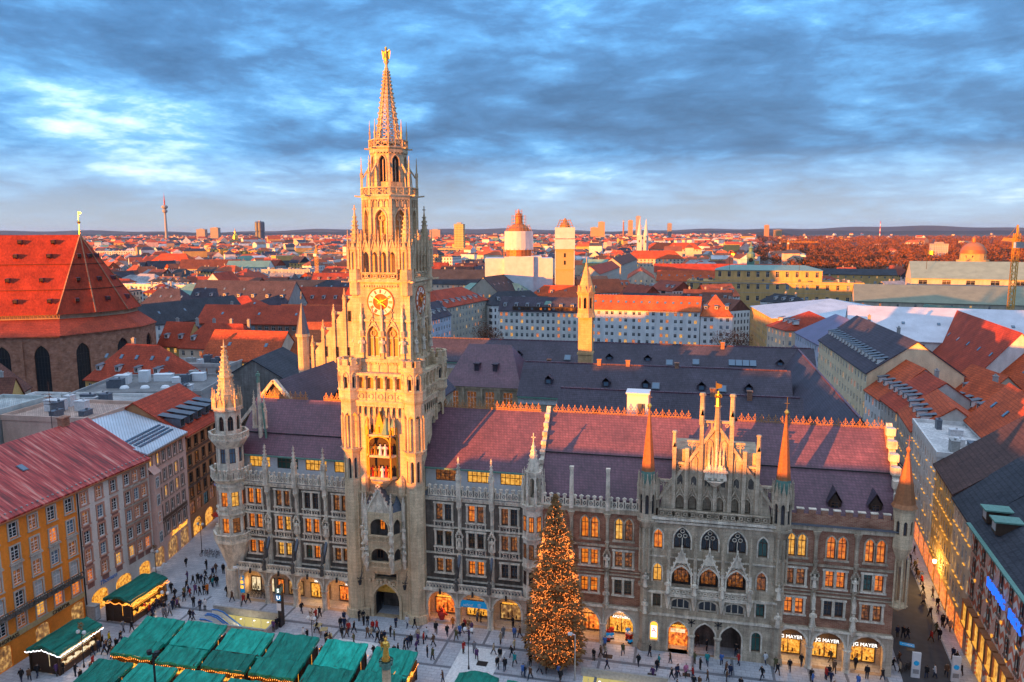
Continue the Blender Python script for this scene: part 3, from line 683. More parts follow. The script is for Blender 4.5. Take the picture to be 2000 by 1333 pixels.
def left_turret():
    cx, cy = -25.4, 1.6
    b = MB(); A = 1.85
    b.frus(cx, cy, 0, 4.6, 1.7, 1.7, 8); b.frus(cx, cy, 4.4, 9.3, 1.2, 3.0, 8); b.frus(cx, cy, 9.3, 9.7, 3.1, 3.1, 8)
    octwall(b, cx, cy, A+.25, 9.7, 19.1, [(-.55, .55, 10.7, 13.1, 'r'), (-.55, .55, 14.9, 17.2, 'r')])
    for z, r in ((13.6, 2.5), (18.0, 2.5), (14.4, 2.45)): b.frus(cx, cy, z, z+.25, r, r, 8)
    b.frus(cx, cy, 18.6, 19.3, 2.4, 3.1, 8); 
    octwall(b, cx, cy, A, 19.3, 25.0, [(-.45, .45, 21.6, 23.9, 'r')]); b.frus(cx, cy, 24.0, 25.2, 2.05, 2.85, 8); b.frus(cx, cy, 25.2, 25.35, 2.9, 2.9, 8)
    octwall(b, cx, cy, A-.1, 25.3, 30.0, [(-.42, .42, 26.6, 28.9, 'p')]); b.frus(cx, cy, 29.6, 30.2, 2.1, 2.25, 8)
    b.build('corner_turret', 'stone_trim', TH)
    octpanes(cx, cy, A+.25, 0, 10.7, 1.1, 2.4, LITS); octpanes(cx, cy, A+.25, 0, 14.9, 1.1, 2.3, LITS); octpanes(cx, cy, A, 0, 21.6, .9, 2.3, 'glass_blue'); octpanes(cx, cy, A-.1, 0, 26.6, .84, 2.3, 'glass_dark')
    b = MB(); octrail(b, cx, cy, 3.1, 9.7, 10.7, 3, 0, 'x'); b.build('turret_balustrade', 'stone_trim', TH)
    b = MB(); octrail(b, cx, cy, 2.95, 25.35, 26.35, 3, 0, 'x'); b.build('turret_balustrade', 'stone_trim', TH); b = MB()
    ap = 3.1*math.cos(math.pi/8); w = ap*math.tan(math.pi/8)*2
    for k in range(8):
        b.M = octa(cx, cy, ap, k); merlons(b, -w/2, w/2, -ap, 19.3, 3, 0)
    b.M = None
    b.build('turret_balustrade', ['stone_trim', 'stone_dark'], TH)
    b = MB(); b.frus(cx, cy, 30.1, 38.6, 1.65, .28, 8); b.frus(cx, cy, 34.6, 34.9, 1.15, 1.15, 8)
    for k in range(8):
        a = math.pi/8+k*math.pi/4
        for j in range(12):
            t = (j+.5)/12; r = 1.65*(1-t)+.28*t+.06; b.cbox(cx+r*math.cos(a), cy+r*math.sin(a), 30.1+8.5*t, .16, .16, .16)
    for z in (38.5, 39.1): b.frus(cx, cy, z, z+.18, .42, .42, 8)
    b.frus(cx, cy, 38.6, 40.3, .16, .03, 6); b.build('turret_spire', 'stone_tower', TH)
    for k in range(8):
        a = math.pi/8+k*math.pi/4
        LIB.put('tur_pin', 'pinnacle', lambda b: pinnacle(b, 0, 0, 0, 3.4, .34, crock=3), TH, (cx+2.0*math.cos(a), cy+2.0*math.sin(a), 29.7), 0, 'stone_tower')
        LIB.put('tur_gab', 'gablet', lambda b: (b.ext([(-.62, 0), (.62, 0), (0, 1.7)], -.1, .1), b.cbox(0, 0, 1.6, .16, .16, .4)), TH, (cx+1.72*math.sin(a-math.pi/8), cy-1.72*math.cos(a-math.pi/8), 30.0), a-math.pi/8, 'stone_tower')
        if k % 2 == 0: LIB.put('tur_stat', 'statue', lambda b: figure(b, 0, 0, 0, 1.8), TH, (cx+2.45*math.cos(a), cy+2.45*math.sin(a), 13.9 if k % 4 else 10.0), 0, 'stone_trim')
    # green figure on a slim post beside the spire
    b = MB(); b.frus(cx+3.2, cy+3.6, 23, 33.2, .4, .22, 8); pinnacle(b, cx+2.4, cy+3.4, 26, 6, .5); pinnacle(b, cx+4.0, cy+3.6, 26, 5.4, .5); figure(b, cx+3.2, cy+3.6, 33.2, 1.8, 1); b.bar((cx+3.8, cy+3.4, 30), (cx+4.3, cy+3.4, 24), .25, .25, 1)
    b.build('post_figure', ['stone_trim', 'copper_green'], TH)
left_turret()
def right_turret():
    cx, cy = 68.7, .6
    b = MB(); b.frus(cx, cy, 14.6, 17.3, .25, 1.25, 8); octwall(b, cx, cy, 1.12, 17.2, 22.3, [(-.22, .22, 19.0, 20.8, 'p')], .2); b.frus(cx, cy, 22.0, 22.4, 1.3, 1.4, 8)
    for k in range(8):
        a = k*math.pi/4; b.frus(cx+1.0*math.cos(a), cy+1.0*math.sin(a), 9.5, 15.8, .12, .12, 6)
    b.frus(cx, cy, 8.9, 9.6, .3, 1.2, 8); b.build('corner_turret', 'stone_tower', TH)
    octpanes(cx, cy, 1.12, 0, 19.0, .44, 1.8, 'glass_dark', range(8), 'frame_brown', 0, 0, .15)
    b = MB(); b.frus(cx, cy, 22.4, 22.9, 1.55, 1.25, 8); b.frus(cx, cy, 22.9, 29.4, 1.25, .12, 8)
    b.frus(cx, cy, 29.3, 29.65, .18, .3, 8); b.frus(cx, cy, 29.65, 30.0, .3, .1, 8); b.bar((cx, cy, 30), (cx, cy, 31.4), .05); b.bar((cx-.3, cy, 30.8), (cx+.3, cy, 30.8), .05)
    b.build('turret_spire', 'copper', TH)
right_turret()
def gable_turret(cx, cy):
    b = MB()
    octwall(b, cx, cy, 1.12, 18.3, 22.6, [(-.24, .24, 19.3, 22.0, 'p')], .2); b.frus(cx, cy, 17.2, 18.4, .8, 1.35, 8); b.frus(cx, cy, 18.3, 18.6, 1.4, 1.4, 8); b.frus(cx, cy, 22.4, 22.7, 1.2, 1.1, 8)
    b.frus(cx, cy, 0, 17.3, .75, .75, 8); b.frus(cx, cy, 0, 1.0, 1.0, .9, 8)
    for k in range(8):
        a = k*math.pi/4+math.pi/8; b.frus(cx+.9*math.cos(a), cy+.9*math.sin(a), 11.2, 17.3, .16, .16, 6)
    for z in (5.3, 9.0, 11.0, 14.2): b.frus(cx, cy, z, z+.35, .95, 1.05, 8)
    for k in range(8):
        b.M = octa(cx, cy, 1.1, k); b.ext([(-.5, 22.3), (.5, 22.3), (0, 24.5)], -1.2, -1.02); b.cbox(0, -1.12, 24.3, .12, .12, .45); b.M = None
    b.build('gable_turret', 'stone_gable', TH)
    octpanes(cx, cy, 1.12, 0, 19.3, .48, 2.7, 'glass_dark', range(8), 'stone_dark', 0, 0, .15)
    b = MB(); b.frus(cx, cy, 22.6, 25.0, 1.12, .92, 8, 1); b.frus(cx, cy, 25.0, 33.4, .92, .1, 8, 0)
    for z in (27, 29, 31): b.frus(cx, cy, z, z+.06, .92-(z-25)*.098+.03, .92-(z-25)*.098+.03, 8, 0)
    b.frus(cx, cy, 33.3, 33.65, .12, .32, 8, 2); b.frus(cx, cy, 33.65, 34.0, .32, .1, 8, 2); b.bar((cx, cy, 34), (cx, cy, 35.6), .06, None, 2); b.bar((cx-.3, cy, 34.8), (cx+.3, cy, 34.8), .06, None, 2)
    b.build('turret_spire', ['copper', 'copper_green', 'gold'], TH)
    for k in range(8):
        a = k*math.pi/4+math.pi/8
        LIB.put('gt_pin', 'pinnacle', lambda b: pinnacle(b, 0, 0, 0, 3.6, .26, crock=3), TH, (cx+1.32*math.cos(a), cy+1.32*math.sin(a), 21.3), 0, 'stone_gable')
    for z, y in ((5.6, -1.2), (9.3, -1.1)): LIB.put('gt_stat', 'statue', lambda b: figure(b, 0, 0, 0, 2.0), TH, (cx, cy+y+.1, z), 0, 'stone_trim')
for x in (37.55, 54.4): gable_turret(x, .1)

def gable_front():
    y = -.3; x0, x1 = 37.6, 54.3
    V = [(40.95, 43.4), (44.45, 46.9), (47.9, 50.35)]; SD = [(38.5, 39.65), (51.7, 52.85)]
    b = MB()
    ops = [(40.7, 43.3, .3, 4.6, 'q'), (44.1, 46.75, .01, 4.6, 'q'), (47.45, 50.1, .01, 4.6, 'q'), (38.3, 39.3, 1.4, 4.2, 'o'), (51.35, 52.5, 1.4, 4.2, 'o')]
    ops += [(a, c, 6.2, 7.8, 's') for a, c in V]+[(a+.05, c-.05, 6.3, 8.2, 'r') for a, c in SD]
    ops += [(a, c, 9.6, 12.7, 'q') for a, c in V]+[(a, c, 9.9, 12.5, 'p') for a, c in SD]
    ops += [(a+.15, c-.15, 14.7, 17.7, 'p') for a, c in V]+[(a, c, 14.5, 17.2, 'p') for a, c in SD]
    b.wall(x0, x1, 0, 19.1, y, ops, .5)
    b.build('gable_wall', 'stone_gable', TH)
    b = MB()
    for o in ops: b.archband(*o, .2, y-.1, y+.02)
    for z, h, d in ((5.2, .3, .25), (8.4, .25, .3), (13.4, .2, .15), (18.2, .3, .3), (18.7, .35, .5)): b.box(x0, y-d, z, x1, y+.01, z+h)
    for a, c in V:      # gablets over the loggia, crocketed
        m = (a+c)/2
        for s in (-1, 1):
            b.bar((m+s*1.45, y-.85, 11.6), (m, y-.85, 14.9), .25, .2)
            for t in (.2, .4, .6, .8): b.cbox(m+s*1.45*(1-t)+s*.12, y-.85, 11.6+3.3*t+.05, .2, .2, .2)
        b.ext([(m-.75, 13.1), (m+.75, 13.1), (m, 14.7)], y-.82, y-.7); b.cbox(m, y-.85, 14.8, .22, .22, .7)
        b.archband(a, c, 9.6, 12.7, 'q', .2, y-.95, y-.75)
    for m in (40.5, 43.92, 47.4, 50.8): b.box(m-.2, y-.95, 8.6, m+.2, y, 12.4)
    b.build('gable_moulding', 'stone_trim', TH)
    for m in (40.5, 43.92, 47.4, 50.8):
        LIB.put('gl_pin', 'pinnacle', lambda b: pinnacle(b, 0, 0, 0, 5.2, .42), TH, (m, y-.8, 12.2), 0, 'stone_gable')
        LIB.put('gl_stat', 'statue', lambda b: figure(b, 0, 0, 0, 1.9), TH, (m, y-1.15, 9.0), 0, 'stone_trim')
        LIB.put('gl_cor', 'corbel', lambda b: (b.frus(0, 0, 6.6, 8.6, .12, .5, 6), b.box(-.3, -.4, 8.5, .3, .5, 9.0)), TH, (m, y-.6, 0), 0, 'stone_trim')
    b = MB(); b.box(40.3, y-.95, 8.4, 51, y, 8.7); b.build('loggia_floor', 'stone_trim', TH)
    for a, c in zip((40.5, 43.92, 47.4), (43.92, 47.4, 50.8)):
        b = MB(); lattice(b, a+.2, c-.2, y-1.0, 8.7, 9.7, 4, .1, .16, 0, 'q'); b.build('balustrade', 'stone_trim', TH)
    b = MB()   # back walls of loggia and passages
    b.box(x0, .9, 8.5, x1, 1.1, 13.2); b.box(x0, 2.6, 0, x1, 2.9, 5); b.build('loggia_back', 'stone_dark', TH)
    for a, c in V:
        m = (a+c)/2
        window(TH, m, .8, 9.6, 2.0, 2.5, 'lit_dim', 'wood', 3, .7)
        window(TH, m, .1, 6.2, c-a, 1.6, 'glass_dark', 'stone_trim', 2, 0, fr=.14)
        window(TH, m, .12, 14.7, c-a-.3, 3.0, 'glass_dark', 'frame_brown', 2, .5)
        b = MB()
        for q in range(3):
            an = math.pi/2+q*2*math.pi/3; b.ring(m+.42*math.cos(an), 16.65+.42*math.sin(an), y+.22, .2, .09, .1, 10)
        b.box(m-.05, y+.22, 14.7, m+.05, y+.32, 16.2); b.build('tracery', 'stone_trim', TH)
    for i, (a, c) in enumerate(SD):
        m = (a+c)/2
        window(TH, m, .05, 6.3, c-a-.1, 1.9, ['glass_dark', 'glass_green'][i]); window(TH, m, .05, 9.9, c-a, 2.6, ['lit_yellow', 'lit_dim'][i]); window(TH, m, .05, 14.5, c-a, 2.7, ['lit_orange', 'glass_green'][i])
    window(TH, 51.92, .05, 1.4, 1.15, 2.8, 'glass_green')
    b = MB(); b.add([(38.3, .1, 1.4), (39.3, .1, 1.4), (39.3, .1, 4.2), (38.3, .1, 4.2)], [(0, 1, 2, 3)], 0); b.box(38.42, .04, 1.7, 39.18, .09, 3.35, 1); b.build('pharmacy_sign', ['led_gold', 'led_white'], TH)
    text('A', 1.0, TH, (38.8, .0, 2.7), 0, 'led_red', 'sign_letter')
    # cellar restaurant entrance
    b = MB(); b.box(40.75, 1.2, .3, 43.25, 1.3, 2.9, 0); b.box(40.75, 1.1, 2.9, 43.25, 1.35, 4.6, 1); b.box(41.0, 1.12, 2.2, 42.9, 1.18, 2.7, 2); b.box(40.75, -.3, 0, 43.25, 1.3, .3, 3); b.build('cellar_entrance', ['shop_red', 'wood_dark', 'lit_white', 'stone_arcade'], TH)
    text('Ratskeller', .52, TH, (42.0, 1.0, 3.25), 0, 'led_gold', 'sign_lettering')
    la = bpy.data.lights.new('entrance_lamp', 'POINT'); la.energy = 55; la.color = (1, .4, .1); la.shadow_soft_size = .3
    lo = bpy.data.objects.new('entrance_lamp', la); COL.objects.link(lo); lo.parent = TH; lo.location = (42, .5, 2.6)
    for x in (43.7, 47.1):
        b = MB(); b.frus(x, y-.06, 0, 2.4, .4, .36, 8); b.frus(x, y-.06, 2.4, 2.8, .36, .55, 8); b.build('column', 'stone_trim', TH)
        b = MB(); b.bar((x, y-.1, 4.0), (x, y-.1, 5.1), .12, .08); [b.bar((x, y-.1, 4.6), (x+s*.45, y-.1, 5.0-.5*k), .1, .08) for s in (-1, 1) for k in (0, 1)]; b.build('iron_emblem', 'iron', TH)
    # balustrade at the foot of the gable
    for i in range(7):
        a = 39.0+i*1.98; b = MB(); lattice(b, a, a+1.98, y-.45, 19.1, 20.15, 2, .11, .18, 0, 'q'); b.build('balustrade', 'stone_gable', TH)
    # the gable itself
    b = MB(); L6 = [(41.16, 42.26), (42.75, 43.85), (44.6, 45.67), (46.15, 47.22), (48.05, 49.1), (49.5, 50.55)]
    b.wall(39.6, 52.6, 19.1, 22.8, y+.25, [(a, c, 20.0, 22.1, 'p') for a, c in L6], .7)
    b.ext([(39.6, 22.8), (52.6, 22.8), (46.1, 31.4)], y+.25, y+.95); b.box(39.6, y+.95, 19.1, 52.6, y+1.1, 22.8, 1)
    b.ext([(39.0, 19.1), (39.6, 19.1), (39.6, 22.6)], y+.25, y+.9); b.ext([(52.6, 19.1), (53.2, 19.1), (52.6, 22.6)], y+.25, y+.9)
    b.extx([(y+.9, 19), (y+.9, 28), (6, 28), (2.5, 22)], 40.9, 51.3)
    b.build('gable', ['stone_gable', 'stone_dark'], TH)
    for a, c in L6: window(TH, (a+c)/2, y+.9, 20.0, 1.0, 2.0, 'lit_dim' if 44 < a < 47 else 'glass_dark', 'wood', 1, .6)
    b = MB()
    for s in (-1, 1):   # raking copings
        b.bar((46.1+s*7.1, y+.5, 21.3), (46.1, y+.5, 31.6), .95, .35)
    for a, c in L6:
        m = (a+c)/2; b.archband(a, c, 20.2, 22.1, 'p', .14, y+.05, y+.26)
        for s in (-1, 1): b.bar((m+s*.75, y+.05, 21.6), (m, y+.05, 23.1), .2, .13)
        b.cbox(m, y+.05, 23.0, .14, .14, .8); b.cbox(m, y+.05, 23.4, .45, .14, .14)
    for x, zt in ((40.85, 28.6), (42.45, 28.4), (44.2, 31.8), (46.1, 32.2), (47.9, 31.8), (49.6, 28.4), (51.25, 28.6)): b.box(x-.24, y-.1, 20.2, x+.24, y+.5, zt)
    for x0_, x1_, zt in ((44.2, 47.9, 32.1), (42.45, 44.2, 29.4), (47.9, 49.6, 29.4), (40.85, 42.45, 26.4), (49.6, 51.25, 26.4), (38.9, 40.85, 23.9), (51.25, 53.2, 23.9)):   # open stepped screens
        b.box(x0_, y+.3, zt-.3, x1_, y+.75, zt)
        n = 3
        for i in range(1, n):
            x = x0_+(x1_-x0_)*i/n; b.box(x-.07, y+.4, zt-2.2, x+.07, y+.6, zt-.3)
        for i in range(n):
            x = x0_+(x1_-x0_)*(i+.5)/n; b.ring(x, zt-.62, y+.4, .13, .09, .2, 8)
    b.box(38.7, y+.2, 20, 39.1, y+.8, 24); b.box(53.1, y+.2, 20, 53.5, y+.8, 24)
    b.build('gable_tracery', 'stone_gable', TH)
    b = MB()
    for x, z, h in ((41.65, 23.4, 1.5), (43.4, 23.4, 1.3), (45.1, 23.4, 1.2), (47.0, 23.4, 1.2), (48.7, 23.4, 1.3), (50.5, 23.4, 1.5), (43.3, 25.2, 2.2), (48.8, 25.2, 2.2), (45.2, 27.0, 2.6), (46.95, 27, 2.6)):
        b.archband(x-.35, x+.35, z, z+h, 'p', .12, y+.1, y+.26, 0); b.add([(px_, y+.24, pz_) for px_, pz_ in arch_pts(x-.35, x+.35, z, z+h, 'p')], [tuple(range(len(arch_pts(0, 1, 0, 2, 'p'))))], 1 if z < 25 else 0)
    b.build('blind_arch', ['stone_gable', 'stone_dark'], TH)
    b = MB(); b.box(44.9, y-.25, 24.3, 47.2, y+.2, 26.2)
    for i in range(7): figure(b, 44.95+i*.38, y-.35, 24.5+.3*(i % 2), 1.7)
    for i in range(5): pinnacle(b, 45.2+i*.45, y-.1, 26.2, 2.6+(1.2 if i == 2 else 0), .24)
    b.frus(46.05, y-.1, 23.6, 24.4, .3, 1.2, 8); b.build('gable_relief', 'stone_trim', TH)
    for x, z0, h, w in ((44.2, 31.6, 4.1, .6), (47.9, 31.6, 4.1, .6), (40.85, 27.6, 3.0, .5), (51.25, 27.6, 3.0, .5)):
        b = MB(); b.frus(0, 0, 0, h*.93, w*.62, w*.5, 8); b.frus(0, 0, h*.9, h*.93, w*.5, w*.75, 8); b.frus(0, 0, h*.93, h, w*.75, w*.6, 8)
        for q in range(4):
            a = q*math.pi/2; b.ext([(-.2, h*.3), (.2, h*.3), (0, h*.5)], -w*.66, w*.66)
        b.build('gable_pinnacle', 'stone_gable', TH, False, (x, y+.2, z0))
    b = MB(); b.frus(46.1, y+.2, 31, 34.0, .45, .3, 8); b.frus(46.1, y+.2, 33.8, 34.1, .3, .5, 8); b.build('statue_post', 'stone_gable', TH)
    b = MB(); figure(b, 46.1, y+.2, 34.1, 2.0); b.bar((45.8, y, 34.2), (45.75, y, 37.3), .06); b.add([(45.8, y, 36.3), (46.5, y, 36.5), (46.5, y, 36.9), (45.8, y, 37.1)], [(0, 1, 2, 3)]); b.build('gable_statue', 'gold', TH)
gable_front()

# ---- brick ranges
def brick_range(x0, x1, cs, y, pitch, cren):
    F4, F3, F2 = (14.85, 3.05), (11.05, 2.2), (7.15, 2.1)
    ops = []
    for c in cs:
        for s in (-.66, .66):
            ops.append((c+s-.5, c+s+.5, F4[0], F4[0]+F4[1], 'p'))
            for z, h in (F3, F2): ops.append((c+s-.5, c+s+.5, z, z+h, 'r'))
    b = MB(); b.wall(x0, x1, 5.3, 19.2, y, ops, .3); b.build('brick_wall', 'brick_red', TH)
    b = MB()
    for z, h, d in ((5.3, .25, .35), (9.8, .2, .2), (10.3, .15, .12), (13.8, .25, .25), (18.6, .6, .4)): b.box(x0, y-d, z, x1, y+.01, z+h)
    for c in cs:
        for s in (-.66, .66): b.archband(c+s-.5, c+s+.5, F4[0], F4[0]+F4[1], 'p', .2, y-.12, y+.02)
        b.box(c-1.5, y-.25, F4[0]-.25, c+1.5, y+.01, F4[0])
    b.build('cornice', 'stone_gable', TH)
    for c in cs:
        for z, h in (F3, F2): LIB.put(('bsur', h), 'window_surround', surround(1.0, h, False), TH, (c, y, z), 0, ['stone_trim', 'stone_dark'])
        for z, h in (F4, F3, F2):
            l0 = pick(*LITS)
            for s in (-.66, .66): window(TH, c+s, y+.22, z, 1.0, h, l0 if R.random() < .8 else pick(*LITS), cross=1)
    b = MB(); b.box(x0, y-.75, 5.3, x1, y, 5.5); b.build('balcony', 'stone_trim', TH)
    e = [c+pitch/2 for c in cs[:-1]]
    for x in e:
        b = MB(); b.box(-.3, -.4, 5.4, .3, 0, 10.2); b.box(-.22, -.25, 10.2, .22, 0, 18.6); b.M = Matrix.Translation((0, -.2, 0)); niche(b, 11.1, 2.4, .8); b.M = None
        b.frus(0, -.35, 14.6, 17.8, .2, .2, 8); b.frus(0, -.35, 17.6, 18.6, .2, .55, 8); b.frus(0, -.5, 13.8, 14.7, .1, .35, 6)
        b.build('buttress', ['stone_gable', 'stone_dark'], TH, False, (x, y, 0))
        LIB.put('niche_statue', 'statue', lambda b: figure(b, 0, -.5, 0, 1.75), TH, (x, y+.05, 11.1), 0, 'stone_trim')
        LIB.put('br_statue', 'statue', lambda b: (figure(b, 0, 0, 0, 2.1), pinnacle(b, 0, .1, 2.2, 2.2, .4), b.frus(0, 0, -.9, 0, .15, .5, 6)), TH, (x, y-.7, 6.0), 0, 'stone_trim')
    if cren:
        b = MB(); b.box(x0, y-.1, 19.2, x1, y+.3, 20.5)
        n = int((x1-x0)/1.45)
        for i in range(n): b.box(x0+i*1.45+.2, y-.1, 20.5, x0+i*1.45+1.0, y+.3, 21.2)
        b.build('parapet', 'brick_red', TH)
        b = MB()
        for i in range(n): b.box(x0+i*1.45+.15, y-.16, 21.2, x0+i*1.45+1.05, y+.36, 21.32)
        b.build('parapet_caps', 'stone_trim', TH)
        b = MB(); b.box(x0, y-.55, 19.2, x1, y-.1, 19.32); b.build('gutter', 'lead', TH)
    else:
        ee = [x0]+e+[x1]
        for a, c in zip(ee, ee[1:]):
            b = MB(); merlons(b, a+.25, c-.25, y-.3, 19.2, 5); b.build('parapet', ['stone_trim', 'stone_dark'], TH)
        for x in e: LIB.put('par_pin2', 'pinnacle', lambda b: (b.frus(0, 0, 0, 5.4, .42, .3, 4), b.frus(0, 0, 5.3, 5.8, .34, .4, 4), b.ext([(-.3, 2.2), (.3, 2.2), (0, 3.3)], -.4, .4)), TH, (x, y-.25, 19.0), 0, 'stone_trim')
    b = MB(); b.box(x0, y, 19.1, x1, 3, 19.2); b.build('roof_gallery', 'lead', TH)
brick_range(22.3, 37.2, [25.0, 29.9, 34.5], .5, 4.8, False)
brick_range(54.6, 68.2, [56.4, 61.2, 65.7], .4, 4.65, True)
arcade(22.6, 36.9, [24.9, 29.6, 34.2], 3.7, 5.0, 'q', 'stone_arcade', 2.95)
arcade(54.9, 68.4, [56.25, 60.8, 65.4], 3.8, 5.1, 'o', 'stone_arcade', 2.6)
shopfront(24.9, 3.2, 2.2, 2.95, 'shop_red', lamp=(60, WARM)); shopfront(29.6, 3.0, 2.2, 2.95, 'shop_red', lamp=(120, (1, .4, .1)))
shopfront(34.2, 3.2, 2.2, 2.95, 'shop_gold', sign='RATHAUS', ssz=.5, lamp=(200, (1, .45, .12))); text('APOTHEKE', .5, TH, (34.2, 2.72, 2.75), 0, 'led_white', 'sign_lettering').location.z = 2.62
for c in (56.25, 60.8, 65.4):
    b = MB(); b.box(c-1.85, 2.3, 2.42, c+1.85, 2.58, 4.6); b.build('shop_fascia', 'wood_dark', TH)
    shopfront(c, 3.0, 1.95, 2.6, 'shop_gold', .4, 'JG MAYER', 'led_white', .66, (130, WARM)).children[0].location = (.3, -.42, 2.42)
# polygonal bay between the stone and the brick range
b = MB()
b.frus(22.0, .9, 5.4, 18.8, 1.5, 1.5, 8); b.frus(22.0, .9, 3.6, 5.5, .5, 1.6, 8); b.frus(22, .9, 18.4, 19, 1.7, 1.85, 8)
for z in (9.9, 14.0): b.frus(22, .9, z, z+.25, 1.65, 1.65, 8)
octwall(b, 22, .9, .95, 19, 23.5, [(-.26, .26, 20.0, 22.8, 'p')], .2); b.frus(22, .9, 23.2, 23.6, 1.15, 1.2, 8); b.frus(22, .9, 23.6, 27.6, .9, .1, 8)
for k in range(8):
    a = math.pi/8+k*math.pi/4
    for j in range(6): b.cbox(22+(.95-.14*j)*math.cos(a), .9+(.95-.14*j)*math.sin(a), 23.8+.62*j, .14, .14, .14)
b.bar((22, .9, 27.5), (22, .9, 28.9), .12); b.bar((21.7, .9, 28.3), (22.3, .9, 28.3), .12); b.build('bay_turret', 'stone_trim', TH)
octpanes(22, .9, 1.39, 0, 7.4, .7, 2.0, 'glass_dark', (7, 0, 1), d=-.06); octpanes(22, .9, 1.39, 0, 11.3, .7, 2.1, 'lit_dim', (7, 0, 1), d=-.06); octpanes(22, .9, 1.39, 0, 15.2, .7, 2.2, 'lit_orange', (7, 0, 1), d=-.06)
for k in range(8):
    a = math.pi/8+k*math.pi/4; LIB.put('bay_pin', 'pinnacle', lambda b: pinnacle(b, 0, 0, 0, 5.0, .32), TH, (22+1.5*math.cos(a), .9+1.5*math.sin(a), 18.9), 0, 'stone_trim')
